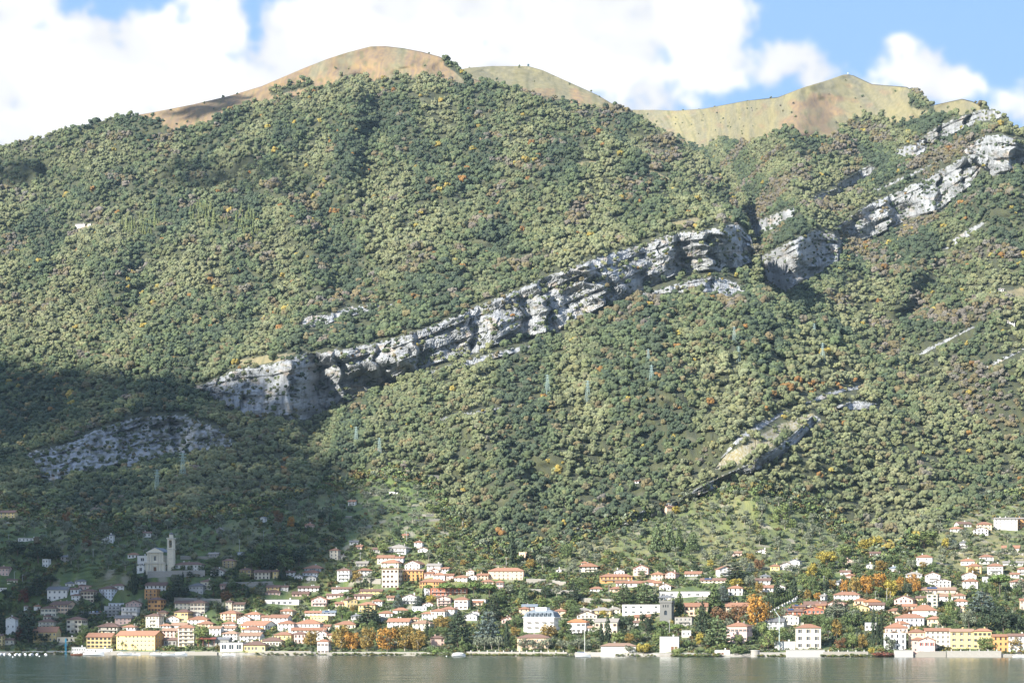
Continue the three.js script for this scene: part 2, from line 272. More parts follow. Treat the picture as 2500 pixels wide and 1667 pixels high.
  const take = (index) => {
    const map = new Map(), P = [], N = [], C = [], U = [], I = new Uint32Array(index.length);
    index.forEach((v, k) => { let m = map.get(v); if (m === undefined) { m = map.size; map.set(v, m); P.push(pos[v * 3], pos[v * 3 + 1], pos[v * 3 + 2]); N.push(nor[v * 3], nor[v * 3 + 1], nor[v * 3 + 2]); C.push(col[v * 3], col[v * 3 + 1], col[v * 3 + 2]); U.push(pos[v * 3] / 9, (pos[v * 3 + 1] + pos[v * 3 + 2] * .6) / 9); } I[k] = m; });
    const g = new THREE.BufferGeometry();
    g.setAttribute('position', new THREE.Float32BufferAttribute(P, 3)); g.setAttribute('normal', new THREE.Float32BufferAttribute(N, 3)); g.setAttribute('color', new THREE.Float32BufferAttribute(C, 3)); g.setAttribute('uv', new THREE.Float32BufferAttribute(U, 2));
    g.setIndex(new THREE.BufferAttribute(I, 1)); return g;
  };
  return { soil: take(soil), rock: rock.length ? take(rock) : null, pos, info, isRock, nc, nr, rowsN };
}
// fine grain shared by ground, rock, plaster and tiles
function noiseTexture(size, seed, lo, hi, freq, stretch = 1) {
  const N = createNoise2D(rng(seed)), d = new Uint8Array(size * size * 4);
  for (let y = 0; y < size; y++) for (let x = 0; x < size; x++) {
    const u = x / size, v = y / size; let s = 0, a = .5;
    for (let o = 0, f = freq; o < 5; o++, f *= 2, a *= .55) {   // tiles: blend of four shifted copies
      const g = (p, q) => N(p * f * stretch + o * 9, q * f + o * 5);
      s += a * lerp(lerp(g(u, v), g(u - 1, v), u), lerp(g(u, v - 1), g(u - 1, v - 1), u), v);
    }
    const c = clamp(lerp(lo, hi, clamp(s * .8 + .5, 0, 1)), 0, 1) * 255, i = (y * size + x) * 4;
    d[i] = d[i + 1] = d[i + 2] = c; d[i + 3] = 255;
  }
  const t = new THREE.DataTexture(d, size, size); t.wrapS = t.wrapT = THREE.RepeatWrapping; t.magFilter = THREE.LinearFilter; t.needsUpdate = true; return t;
}
const grain = noiseTexture(512, 5, 0, 1, 6);
const soilMat = new THREE.MeshStandardMaterial({ vertexColors: true, roughness: 1, bumpMap: grain, bumpScale: .5 });
const rockMat = new THREE.MeshStandardMaterial({ vertexColors: true, roughness: .95, bumpMap: grain, bumpScale: 1.4 });
const range = (a, b, s) => { const r = []; for (let x = a; x <= b + 1e-6; x += s) r.push(x); return r; };
const slopes = {
  A: buildSlope('A', [...range(-760, -20, 20), ...range(0, 476, 3.5), ...range(478, 1858, 2.4), ...range(1861, 2500, 3.2), ...range(2520, 3300, 20)], 500, ridgeA, shore, 8),
  B: buildSlope('B', range(1075, 1865, 4), 90, ridgeB, (px) => ridgeA(px) + 45, 8),
  D: buildSlope('D', [...range(1500, 2500, 2.6), ...range(2520, 3300, 20)], 250, ridgeD, (px) => Math.max(ridgeA(px), ridgeB(px)) + 30, 8),
};
const slopeLabels = { A: ['mountainside', 'near wooded mountainside with a bare tawny summit above the village'], B: ['mountain_spur', 'wooded spur with a straw-coloured grassy knoll behind the near summit'], D: ['mountain', 'far mountain with a pointed grassy peak and pale cliffs at right'] };
for (const id of 'ABD') {
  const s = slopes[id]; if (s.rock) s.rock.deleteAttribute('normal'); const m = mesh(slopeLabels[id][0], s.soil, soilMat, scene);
  tag(m, slopeLabels[id][1], 'mountain', null, 'structure');
  if (s.rock) mesh('cliff', s.rock, rockMat, m);
}
const ground = (px, py) => point(px, py, depthOf('A', px, py));

// ---------------------------------------------------------------- lake
{
  const size = 1024, span = 110, hgt = new Float32Array(size * size), d = new Uint8Array(size * size * 4), N = createNoise2D(rng(77));
  for (let y = 0; y < size; y++) for (let x = 0; x < size; x++) {
    const u = x / size, v = y / size; let s = 0;
    for (const [f, a, st] of [[6, .26, .8], [16, .125, .8], [38, .05, .9], [84, .019, 1]]) {      // height of ripples in metres
      const g = (p, q) => N(p * f * st + f, q * f);
      s += a * lerp(lerp(g(u, v), g(u - 1, v), u), lerp(g(u, v - 1), g(u - 1, v - 1), u), v);
    }
    const gust = .55 + .45 * N(Math.cos(u * 6.283) * .7, Math.sin(u * 6.283) * .7 + Math.cos(v * 6.283) * .7);
    hgt[y * size + x] = s * gust * 2.7;
  }
  const st = span / size, at = (x, y) => hgt[((y + size) % size) * size + (x + size) % size];
  for (let y = 0; y < size; y++) for (let x = 0; x < size; x++) {
    const sx = (at(x + 1, y) - at(x - 1, y)) / (2 * st), sy = (at(x, y + 1) - at(x, y - 1)) / (2 * st), l = Math.hypot(sx, sy, 1), i = (y * size + x) * 4;
    d[i] = (-sx / l * .5 + .5) * 255; d[i + 1] = (-sy / l * .5 + .5) * 255; d[i + 2] = (1 / l * .5 + .5) * 255; d[i + 3] = 255;
  }
  const t = new THREE.DataTexture(d, size, size); t.wrapS = t.wrapT = THREE.RepeatWrapping; t.magFilter = THREE.LinearFilter; t.needsUpdate = true; t.repeat.set(1 / span, 1 / span);
  const g = new THREE.PlaneGeometry(6000, 2700); g.rotateX(-Math.PI / 2); g.translate(0, 0, -850);
  const p = g.attributes.position, uv = new Float32Array(p.count * 2);
  for (let i = 0; i < p.count; i++) { uv[i * 2] = p.getX(i); uv[i * 2 + 1] = -p.getZ(i); }
  g.setAttribute('uv', new THREE.BufferAttribute(uv, 2));
  const m = mesh('lake', g, new THREE.MeshPhysicalMaterial({ color: rgb(.034, .058, .038), roughness: .13, ior: 1.33, specularIntensity: .6, normalMap: t }), scene);
  tag(m, 'dark green rippled lake water', 'lake', null, 'structure');
}

// ---------------------------------------------------------------- foliage helpers
const V = (x, y, z) => new THREE.Vector3(x, y, z);
// many leaf-sized faces spread over clumps: blobs are [x, y, z, rx, ry, rz]
function leafCloud(blobs, count, size, seed, tint = .22, droop = 0) {
  const R = rng(seed), P = [], N = [], C = [], I = [], tot = blobs.reduce((s, b) => s + Math.pow(b[3] * b[4] * b[5], .667), 0);
  const n = V(), t = V(), b2 = V(), c = V(), g = V();
  for (const b of blobs) {
    const k = Math.max(3, Math.round(count * Math.pow(b[3] * b[4] * b[5], .667) / tot));
    const tone = 1 + (R() - .5) * tint * .9;
    for (let i = 0; i < k; i++) {
      const u = R() * 2 - 1, a = R() * Math.PI * 2, s = Math.sqrt(1 - u * u);
      n.set(s * Math.cos(a), u, s * Math.sin(a));
      const rr = .72 + .33 * R();
      c.set(b[0] + n.x * b[3] * rr, b[1] + n.y * b[4] * rr, b[2] + n.z * b[5] * rr);
      n.set(n.x / b[3], n.y / b[4] + droop, n.z / b[5]).normalize();
      g.set(n.x + (R() - .5) * .9, n.y + (R() - .5) * .9 , n.z + (R() - .5) * .9).normalize();
      t.set(R() - .5, R() - .5, R() - .5).cross(g).normalize(); b2.crossVectors(g, t);
      const w = size * (.6 + .8 * R()), h = w * (.6 + .5 * R()), q = P.length / 3;
      for (const [x, y] of [[-1, -.35], [.15, -1], [1, .3], [-.2, 1]]) { P.push(c.x + t.x * x * w * .5 + b2.x * y * h * .5, c.y + t.y * x * w * .5 + b2.y * y * h * .5, c.z + t.z * x * w * .5 + b2.z * y * h * .5); N.push(lerp(n.x, g.x, .3), lerp(n.y, g.y, .3), lerp(n.z, g.z, .3)); }
      const cr = tone * (1 + (R() - .5) * tint * 2), hue = (R() - .5) * tint * .5;
      for (let j = 0; j < 4; j++) C.push(cr * (1 + hue), cr, cr * (1 - hue));
      I.push(q, q + 1, q + 2, q, q + 2, q + 3);
    }
  }
  const ge = new THREE.BufferGeometry();
  ge.setAttribute('position', new THREE.Float32BufferAttribute(P, 3)); ge.setAttribute('normal', new THREE.Float32BufferAttribute(N, 3)); ge.setAttribute('color', new THREE.Float32BufferAttribute(C, 3)); ge.setIndex(I);
  return ge;
}
function limb(a, b, r0, r1, seg = 6) {
  const d = b.clone().sub(a), g = new THREE.CylinderGeometry(r1, r0, d.length(), seg, 1, false);
  g.translate(0, d.length() / 2, 0); g.applyQuaternion(new THREE.Quaternion().setFromUnitVectors(V(0, 1, 0), d.clone().normalize())); g.translate(a.x, a.y, a.z); return g;
}
const leafMats = new Map();
function leafMat(r, g, b) { const k = [r, g, b].join(); if (!leafMats.has(k)) leafMats.set(k, new THREE.MeshStandardMaterial({ color: rgb(r, g, b), vertexColors: true, roughness: .9, side: THREE.DoubleSide })); return leafMats.get(k); }
const barkMat = new THREE.MeshStandardMaterial({ color: rgb(.12, .095, .07), roughness: 1 }), paleBark = new THREE.MeshStandardMaterial({ color: rgb(.30, .27, .21), roughness: 1 });

// ---------------------------------------------------------------- the forest on the slopes: a mass nobody could count
const crownForms = [];
function solidCrown(blobs, leaves, k) {                     // lumpy bodies of twigs and leaves inside the loose outer leaves
  const gs = [leaves.toNonIndexed()];
  blobs.forEach((b, i) => {
    const g = new THREE.IcosahedronGeometry(1, 1), p = g.attributes.position, v = V(), C = [];
    for (let j = 0; j < p.count; j++) { v.fromBufferAttribute(p, j); const q = .86 + .26 * n2(v.x * 1.9 + i * 3 + k * 11, v.y * 1.9 + v.z * 1.4); p.setXYZ(j, b[0] + v.x * b[3] * q, b[1] + v.y * b[4] * q, b[2] + v.z * b[5] * q); }
    g.deleteAttribute('uv'); g.computeVertexNormals(); const t = 1 + .16 * n2(i * 5.1, k * 3.3); for (let j = 0; j < p.count; j++) C.push(t, t, t); g.setAttribute('color', new THREE.Float32BufferAttribute(C, 3)); gs.push(g);
  });
  return mergeGeometries(gs);
}
for (let k = 0; k < 7; k++) {
  const R = rng(300 + k), blobs = [];
  for (let i = 0; i < 8; i++) { const a = R() * 6.28, r = i ? 1.0 + R() * 1.5 : 0; blobs.push([Math.cos(a) * r, 3.0 + (i ? R() * 3 : 2.4), Math.sin(a) * r, 1.35 + R() * .9, 1.2 + R() * .9, 1.35 + R() * .9]); }
  crownForms.push(solidCrown(blobs, leafCloud(blobs, 150, .8, 40 + k, .2), k));
}
{ // a spire-shaped form for larches and spruces
  const blobs = []; for (let i = 0; i < 7; i++) blobs.push([0, 1.4 + i * 1.5, 0, 2.1 - i * .28, 1.2, 2.1 - i * .28]);
  crownForms.push(solidCrown(blobs, leafCloud(blobs, 130, .9, 71, .2), 9));
}
const forestMat = new THREE.MeshStandardMaterial({ color: 0xffffff, vertexColors: true, roughness: .95, side: THREE.DoubleSide });
const palette = { dark: [.050, .070, .037], green: [.082, .106, .048], olive: [.119, .134, .062], light: [.158, .168, .082], tawny: [.135, .114, .056], mauve: [.14, .126, .096], rust: [.20, .110, .032], gold: [.25, .20, .045], larch: [.125, .145, .052] };
const larches = [[[290, 565], [340, 535], [390, 555], [385, 580], [300, 580]], [[450, 530], [500, 500], [520, 520], [520, 545], [460, 545]], [[500, 560], [540, 530], [560, 545], [550, 570], [510, 575]], [[575, 530], [600, 520], [632, 545], [628, 590], [600, 600], [575, 570]], [[1310, 1150], [1350, 1120], [1390, 1135], [1385, 1165], [1330, 1170]], [[2130, 1380], [2180, 1330], [2260, 1310], [2300, 1330], [2220, 1380]]];
const placedTrees = crownForms.map(() => []);
{
  const R = rng(901), up = V(0, 1, 0), q = new THREE.Quaternion(), M = new THREE.Matrix4();
  for (const id of 'ABD') {
    const s = slopes[id], P = (i) => V(s.pos[i * 3], s.pos[i * 3 + 1], s.pos[i * 3 + 2]);
    const e1 = V(), e2 = V(), p0 = V(), p1 = V(), p2 = V();
    for (let r = 1; r < s.rowsN + 3; r++) for (let c = 0; c < s.nc - 1; c++) {
      const a = r * s.nc + c, px = s.info[a * 2], py = s.info[a * 2 + 1];
      if (px < -420 || px > 2920) continue;
      const beside = px < -40 || px > 2545, grove = id === 'A' && py > forestFoot(px) + 4 && !beside; if (beside && id === 'A' && py > shore(px) - 10) continue; if (grove && (!inGrove(px, py) || py > 1375)) continue;
      p0.fromArray(s.pos, a * 3); p1.fromArray(s.pos, a * 3 + 3); p2.fromArray(s.pos, (a + s.nc) * 3);
      e1.subVectors(p1, p0); e2.subVectors(p2, p0);
      const flat = Math.abs(e1.x * e2.z - e1.z * e2.x), area = e1.cross(e2).length();
      const rocky = s.isRock[a], grassy = !rocky && grassZone(id, px, py), far = r > s.rowsN + 1;
      let dens = 1 / 54;
      if (rocky) dens = flat / Math.max(area, 1e-6) > .5 ? 1 / 110 : px < 600 && py > 990 ? 1 / 260 : 1 / 800;
      else if (grassy) dens = py > 950 ? 1 / 120 : py > 600 ? 1 / 350 : n2(px / 9, py / 6) > .86 ? 1 / 160 : 1 / 6000;
      else { const th = n2(p0.x / 26 + 90, p0.y / 16 + 5); if (th > .8) dens *= .5; if (flat / Math.max(area, 1e-6) < .34) dens = 1 / 95; }
      const low = id === 'A' ? sstep(820, 1120, py) : 0; if (!rocky && !grassy) dens *= 1 + .55 * low;
      if (!rocky && !grassy && bands.some((b) => b.on === id && px > b.x0 && px < b.x1 && py > b.top(px) - 2 && py < b.bot(px) + 13 + 5 * n2(px / 14, 3))) dens *= .14;
      if (grove) dens = n2(px / 30 + 3, py / 12) > .05 ? 1 / 150 : 1 / 900;
      let k = area * dens; if (far) k *= .6; k = Math.floor(k) + (R() < k % 1 ? 1 : 0);
      for (let j = 0; j < k; j++) {
        const u = R(), v = R(), d = p0.clone().addScaledVector(p1.clone().sub(p0), u).addScaledVector(p2.clone().sub(p0), v);
        const larch = larches.findIndex((g) => inside(g, px, py));
        let form = R() * 7 | 0, size = .98 + .95 * R() * R() + .16 * n2(p0.x / 70, p0.y / 50);
        size *= (1 - .22 * low) * (grove ? .72 : 1); const under = !rocky && !grassy && R() < .36; if (under) size *= .5; if (py < 360 || id !== 'A') size *= .92; if (rocky) size *= .55; if (grassy) size *= .5;
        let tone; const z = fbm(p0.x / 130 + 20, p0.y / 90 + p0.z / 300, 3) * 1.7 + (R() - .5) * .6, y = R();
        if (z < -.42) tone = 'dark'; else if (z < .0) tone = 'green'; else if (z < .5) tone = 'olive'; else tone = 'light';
        const brown = n2(p0.x / 95 + 55, p0.y / 70) + (R() - .5) * .5 + (id === 'A' ? (py > 330 && py < 800 ? .1 : -.15) : .36);
        if (brown > .74) tone = R() < .5 ? 'mauve' : 'tawny';
        if (py > 700 && id === 'A' && y < .05 + .08 * sstep(.2, .7, n2(px / 130, py / 80))) tone = 'tawny';
        if (y > .994) tone = 'gold'; else if (y > .990) tone = 'rust';
        if (id === 'A' && inside([[1840, 960], [1960, 930], [2100, 920], [2100, 945], [1900, 985], [1840, 990]], px, py) && y < .22) tone = y < .1 ? 'rust' : 'tawny';
        if (larch >= 4 || (larch >= 0 && R() < .6)) { form = larch < 4 ? 7 : form; tone = larch < 4 ? 'larch' : 'gold'; if (larch < 4) size *= .85 + .3 * R(); else if (y > .5) tone = 'light'; }
        const cc = palette[tone], br = .82 + .36 * R();
        const sy = size * (.85 + .35 * R());
        M.compose(V(d.x, d.y - .9 * sy, d.z), q.setFromAxisAngle(up, R() * 6.28), V(size * (.9 + .3 * R()), sy, size));
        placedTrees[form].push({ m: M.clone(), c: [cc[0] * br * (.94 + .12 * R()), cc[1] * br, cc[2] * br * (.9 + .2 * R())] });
      }
    }
  }
}
const forest = new THREE.Group(); forest.name = 'forest';
tag(forest, 'dense mixed autumn wood covering the mountain slopes', 'forest', null, 'stuff');
scene.add(forest);
function instanced(name, geo, mat, list, parent) {
  const im = new THREE.InstancedMesh(geo, mat, list.length); im.name = name; const c = new THREE.Color();
  list.forEach((t, i) => { im.setMatrixAt(i, t.m); im.setColorAt(i, c.setRGB(...t.c)); });
  im.castShadow = im.receiveShadow = true; im.userData.kind = 'stuff'; parent.add(im); return im;
}
placedTrees.forEach((list, k) => { if (list.length) instanced(k === 7 ? 'larch_mass' : 'tree_mass', crownForms[k], forestMat, list, forest); });
console.log('forest trees', placedTrees.reduce((s, l) => s + l.length, 0));

// ---------------------------------------------------------------- tree models of the village, in a box 1 wide and 1 high
function treeForm(kind, k) {
  const R = rng(k * 77 + kind.length * 13 + kind.charCodeAt(0)), trunk = [], blobs = [];
  let crown;
  if (kind === 'round' || kind === 'plane' || kind === 'olive') {
    const lo = kind === 'olive' ? .42 : kind === 'plane' ? .20 : .27, nb = kind === 'olive' ? 15 : 26;
    blobs.push([0, .60, 0, .25, .27, .25]);
    for (let i = 0; i < nb; i++) {
      const a = i * 2.4 + R(), v = R(), y = lo + v * (.9 - lo), r = .335 * Math.sqrt(Math.max(.12, 1 - ((y - .54) / .46) ** 2)) * (.75 + .35 * R()), s = (kind === 'olive' ? .11 : .12) + .065 * R();
      blobs.push([Math.cos(a) * r, y, Math.sin(a) * r, s, s * .85, s]);
    }
    trunk.push(limb(V(0, -.06, 0), V(.01, .42, 0), .035, .022, 7));
    for (let i = 0; i < 5; i++) { const a = i * 1.26 + R(), e = V(Math.cos(a) * .24, .55 + R() * .18, Math.sin(a) * .24); trunk.push(limb(V(0, .26 + R() * .14, 0), e, .018, .007, 5)); }
    crown = leafCloud(blobs, kind === 'olive' ? 420 : 1000, kind === 'olive' ? .088 : .068, 500 + k, .3);
  } else if (kind === 'cypress') {
    for (let i = 0; i < 26; i++) { const y = .05 + i / 26 * .93, r = .30 * Math.pow(Math.sin(Math.PI * clamp(.10 + .86 * y, 0, 1)), .75) * (y > .6 ? 1 - (y - .6) * 1.5 : 1) + .03; for (let j = 0; j < 2; j++) { const a = R() * 6.28; blobs.push([Math.cos(a) * r * .32, y, Math.sin(a) * r * .32, r * .95, .05, r * .95]); } }
    trunk.push(limb(V(0, -.06, 0), V(0, .6, 0), .05, .03, 6)); crown = leafCloud(blobs, 640, .11, 520 + k, .22, .1);
  } else if (kind === 'cedar') {
    const tiers = 8; for (let i = 0; i < tiers; i++) { const y = .16 + i / tiers * .8, r = (.46 - .36 * Math.pow(i / tiers, 1.3)) * (.85 + .25 * R()); const m = 7 - (i / 2 | 0); for (let j = 0; j < m; j++) { const a = j / m * 6.28 + i * .9 + R() * .5, q = r * (.55 + .35 * R()); blobs.push([Math.cos(a) * q, y + (R() - .5) * .05, Math.sin(a) * q, r * .42 + .03, .033 + .015 * R(), r * .42 + .03]); if (j % 2) trunk.push(limb(V(0, y - .03, 0), V(Math.cos(a) * q, y - .01, Math.sin(a) * q), .012, .004, 4)); } }
    blobs.push([0, .97, 0, .05, .05, .05]); trunk.push(limb(V(0, -.05, 0), V(0, .93, 0), .032, .008, 7)); crown = leafCloud(blobs, 1250, .074, 540 + k, .28, .25);
  } else if (kind === 'fir') {
    const tiers = 13; for (let i = 0; i < tiers; i++) { const y = .08 + i / tiers * .86, r = .44 * (1 - .93 * i / tiers); const m = Math.max(3, 8 - (i * .5 | 0)); for (let j = 0; j < m; j++) { const a = j / m * 6.28 + i * .7 + R() * .5, q = r * .6; blobs.push([Math.cos(a) * q, y - .01 + (R() - .5) * .03, Math.sin(a) * q, r * .42 + .015, .042, r * .42 + .015]); } }
    blobs.push([0, .96, 0, .03, .06, .03]); trunk.push(limb(V(0, -.05, 0), V(0, .95, 0), .028, .006, 6)); crown = leafCloud(blobs, 1050, .078, 560 + k, .25, .15);
  } else if (kind === 'pine') {
    for (let i = 0; i < 18; i++) { const a = i * 2.4, r = .40 * Math.sqrt((i + .5) / 18), y = .86 - .24 * (r / .4) ** 2 + (R() - .5) * .05; blobs.push([Math.cos(a) * r, y, Math.sin(a) * r, .12 + .03 * R(), .075, .12 + .03 * R()]); if (i % 2) trunk.push(limb(V(0, .5, 0), V(Math.cos(a) * r, y - .04, Math.sin(a) * r), .014, .006, 4)); }
    trunk.push(limb(V(0, -.06, 0), V(.015, .55, 0), .03, .022, 7)); crown = leafCloud(blobs, 900, .07, 580 + k, .22);
  } else if (kind === 'bush') {
    for (let i = 0; i < 11; i++) { const a = i * 2.4, r = i ? .27 * Math.sqrt(i / 11) + .05 : 0, y = .38 + .32 * (1 - r / .33) * R(); blobs.push([Math.cos(a) * r, y, Math.sin(a) * r, .19 + .06 * R(), .27, .19 + .06 * R()]); }
    trunk.push(limb(V(0, -.1, 0), V(0, .4, 0), .04, .02, 5)); crown = leafCloud(blobs, 420, .095, 600 + k, .3);
  } else { // palm
    trunk.push(limb(V(0, -.05, 0), V(.02, .72, 0), .05, .035, 7));
    const gs = []; for (let i = 0; i < 18; i++) { const a = i * 2.4, el = .9 - (i / 18) * 1.6, pts = []; for (let j = 0; j <= 4; j++) { const t = j / 4; pts.push(V(Math.cos(a) * .44 * t * Math.cos(el * .6), .73 + .26 * t * Math.sin(el) - .16 * t * t, Math.sin(a) * .44 * t * Math.cos(el * .6))); } gs.push(...pts.slice(1).map((p, j) => [(p.x + pts[j].x) / 2, (p.y + pts[j].y) / 2, (p.z + pts[j].z) / 2, .06, .02, .06])); }
    crown = leafCloud(gs, 360, .085, 620 + k, .2);
  }
  return { trunk: mergeGeometries(trunk.map((g) => g.toNonIndexed())), crown };
}
const forms = {};
for (const [kind, n] of [['round', 4], ['plane', 3], ['olive', 4], ['cypress', 3], ['cedar', 3], ['fir', 3], ['pine', 2], ['bush', 3], ['palm', 1]]) { forms[kind] = []; for (let k = 0; k < n; k++) forms[kind].push(treeForm(kind, k)); }
const treeNames = { round: 'broadleaf_tree', plane: 'plane_tree', olive: 'olive_tree', cypress: 'cypress_tree', cedar: 'cedar_tree', fir: 'fir_tree', pine: 'umbrella_pine', bush: 'garden_shrub', palm: 'palm_tree' };
const TR = rng(4242);
function plantTree(kind, at, wide, high, color, label, group) {
  const f = forms[kind][TR() * forms[kind].length | 0], o = new THREE.Group();
  o.name = numbered(treeNames[kind]);
  mesh('trunk', f.trunk, kind === 'plane' || kind === 'olive' ? paleBark : barkMat, o);
  mesh('crown', f.crown, leafMat(...color), o);
  o.position.copy(at); o.rotation.y = TR() * 6.28; o.scale.set(wide, high, wide);
  tag(o, label, kind === 'bush' ? 'shrub' : 'tree', group); scene.add(o); return o;
}

// ---------------------------------------------------------------- buildings
const plaster = noiseTexture(256, 8, .80, 1.0, 4), tiles = noiseTexture(256, 9, .58, 1.0, 7, 2);
plaster.colorSpace = THREE.NoColorSpace; plaster.repeat.set(1 / 7, 1 / 7); tiles.repeat.set(1 / 5, 1 / 5);
const wallTones = { w: [.76, .74, .69], c: [.70, .64, .50], y: [.70, .55, .26], o: [.60, .32, .12], p: [.66, .47, .40], a: [.72, .54, .38], s: [.34, .33, .30], r: [.45, .17, .10], g: [.48, .48, .46], b: [.70, .73, .76] };
const roofTones = { t: [.36, .182, .108], u: [.37, .19, .11], b: [.225, .135, .10], s: [.20, .205, .21], g: [.33, .30, .26], f: [.52, .21, .085], z: [.25, .29, .32], m: [.38, .24, .16] };
const mats = new Map();
function toned(kind, key, vary) {
  const id = kind + key + vary;
  if (!mats.has(id)) {
    const base = (kind === 'wall' ? wallTones : roofTones)[key], R = rng(vary * 31 + key.charCodeAt(0)), f = 1 + (R() - .5) * (kind === 'wall' ? .12 : .3), h = (R() - .5) * .1;
    mats.set(id, new THREE.MeshStandardMaterial({ color: rgb(base[0] * f, base[1] * f * (1 + h * .4), base[2] * f * (1 + h)), map: kind === 'wall' ? plaster : tiles, roughness: kind === 'wall' ? .92 : .88, bumpMap: kind === 'roof' ? tiles : null, bumpScale: .12 }));
  }
  return mats.get(id);
}
const glassMat = new THREE.MeshStandardMaterial({ color: rgb(.035, .045, .055), roughness: .12 });
const frameMat = new THREE.MeshStandardMaterial({ color: rgb(.62, .60, .55), roughness: .7 }), brownFrame = new THREE.MeshStandardMaterial({ color: rgb(.10, .055, .03), roughness: .8 });
const shutterMats = { g: new THREE.MeshStandardMaterial({ color: rgb(.07, .12, .09), roughness: .8 }), b: new THREE.MeshStandardMaterial({ color: rgb(.14, .07, .04), roughness: .8 }), r: new THREE.MeshStandardMaterial({ color: rgb(.33, .05, .035), roughness: .8 }), k: new THREE.MeshStandardMaterial({ color: rgb(.06, .055, .05), roughness: .8 }) };
const stoneMat = new THREE.MeshStandardMaterial({ color: rgb(.36, .34, .30), map: plaster, roughness: .95 }), concrete = new THREE.MeshStandardMaterial({ color: rgb(.50, .49, .46), map: plaster, roughness: .9 });
const railMat = new THREE.MeshStandardMaterial({ color: rgb(.16, .15, .14), roughness: .6 }), woodMat = new THREE.MeshStandardMaterial({ color: rgb(.17, .085, .045), roughness: .85 });
const whiteMat = new THREE.MeshStandardMaterial({ color: rgb(.78, .77, .74), roughness: .7 });
// flat polygons, each with uv in metres
function polys(list) {
  const P = [], N = [], U = [];
  for (const f of list) {
    const a = f[0], n = f[1].clone().sub(a).cross(f[2].clone().sub(a)).normalize();
    const t = Math.abs(n.y) > .98 ? V(1, 0, 0) : V(0, 1, 0).cross(n).normalize(), b = n.clone().cross(t);
    for (let i = 1; i < f.length - 1; i++) for (const p of [a, f[i], f[i + 1]]) { P.push(p.x, p.y, p.z); N.push(n.x, n.y, n.z); U.push(p.dot(t), p.dot(b)); }
  }
  const g = new THREE.BufferGeometry(); g.setAttribute('position', new THREE.Float32BufferAttribute(P, 3)); g.setAttribute('normal', new THREE.Float32BufferAttribute(N, 3)); g.setAttribute('uv', new THREE.Float32BufferAttribute(U, 2)); return g;
}
function box(w, h, d, x = 0, y = 0, z = 0) { const g = new THREE.BoxGeometry(w, h, d).toNonIndexed(); g.translate(x, y, z); const p = g.attributes.position, n = g.attributes.normal, u = g.attributes.uv; for (let i = 0; i < p.count; i++) { const ax = Math.abs(n.getX(i)), ay = Math.abs(n.getY(i)); u.setXY(i, ax > .5 ? p.getZ(i) : p.getX(i), ay > .5 ? p.getZ(i) : p.getY(i)); } return g; }
// a wall with real openings: outline in its own plane, holes [x, y, w, h, arched]
function panel(outline, holes, thick) {
  const s = new THREE.Shape(outline.map(([x, y]) => new THREE.Vector2(x, y)));
  for (const [x, y, w, h, arch] of holes) { const p = new THREE.Path(); p.moveTo(x - w / 2, y - h / 2); p.lineTo(x + w / 2, y - h / 2); p.lineTo(x + w / 2, y + h / 2); if (arch) p.absarc(x, y + h / 2, w / 2, 0, Math.PI, false); p.lineTo(x - w / 2, y + h / 2); p.closePath(); s.holes.push(p); }
  const g = new THREE.ExtrudeGeometry(s, { depth: thick, bevelEnabled: false, curveSegments: 6 }); g.translate(0, 0, -thick); return g.index ? g.toNonIndexed() : g;
}
function hipRoof(w, d, y, over, pitch) {
  const a = w / 2 + over, b = d / 2 + over, m = Math.min(a, b), rise = m * pitch, rx = Math.max(0, a - b), rz = Math.max(0, b - a), f = .24;
  const A = V(-a, y, b), B = V(a, y, b), C = V(a, y, -b), D = V(-a, y, -b), lo = (p) => V(p.x, p.y - f, p.z);
  const R1 = V(-rx, y + rise, rz), R2 = V(rx, y + rise, rz), R3 = V(rx, y + rise, -rz), R4 = V(-rx, y + rise, -rz);
  const L = [];
  if (rx > 0) L.push([A, B, R2, R1], [B, C, R2], [C, D, R1, R2], [D, A, R1]);
  else if (rz > 0) L.push([A, B, R1], [B, C, R3, R1], [C, D, R3], [D, A, R1, R3]);
  else L.push([A, B, R1], [B, C, R1], [C, D, R1], [D, A, R1]);
  L.push([lo(A), lo(B), B, A], [lo(B), lo(C), C, B], [lo(C), lo(D), D, C], [lo(D), lo(A), A, D], [lo(D), lo(C), lo(B), lo(A)]);
  return { geo: polys(L), rise };
}
function gableRoof(w, d, y, over, pitch, front) {                // front: the gable looks at the lake
  const a = (front ? d : w) / 2 + over, half = (front ? w : d) / 2, b = half + over, rise = half * pitch, f = .24, drop = over * pitch;
  const e = (x, yy, z) => front ? V(z, yy, -x) : V(x, yy, z);
  const A = e(-a, y - drop, b), B = e(a, y - drop, b), C = e(a, y - drop, -b), D = e(-a, y - drop, -b), R = e(-a, y + rise, 0), S = e(a, y + rise, 0), up = (p) => V(p.x, p.y + f, p.z);
  const L = [[up(A), up(B), up(S), up(R)], [up(C), up(D), up(R), up(S)], [A, R, S, B], [C, S, R, D], [A, B, up(B), up(A)], [C, D, up(D), up(C)], [B, S, up(S), up(B)], [S, C, up(C), up(S)], [D, R, up(R), up(D)], [R, A, up(A), up(R)]];
  return { geo: polys(L), rise };
}
const paneGeo = new THREE.PlaneGeometry(1, 1);
const frameGeo = mergeGeometries([box(1, .07, .1, 0, .465, 0), box(1, .07, .1, 0, -.465, 0), box(.09, .86, .1, -.455, 0, 0), box(.09, .86, .1, .455, 0, 0), box(.07, .86, .08, 0, 0, 0), box(1.16, .05, .3, 0, -.53, .1)]);
const shutterGeo = mergeGeometries([box(.46, 1, .07, -.75, 0, .2), box(.46, 1, .07, .75, 0, .2)]);
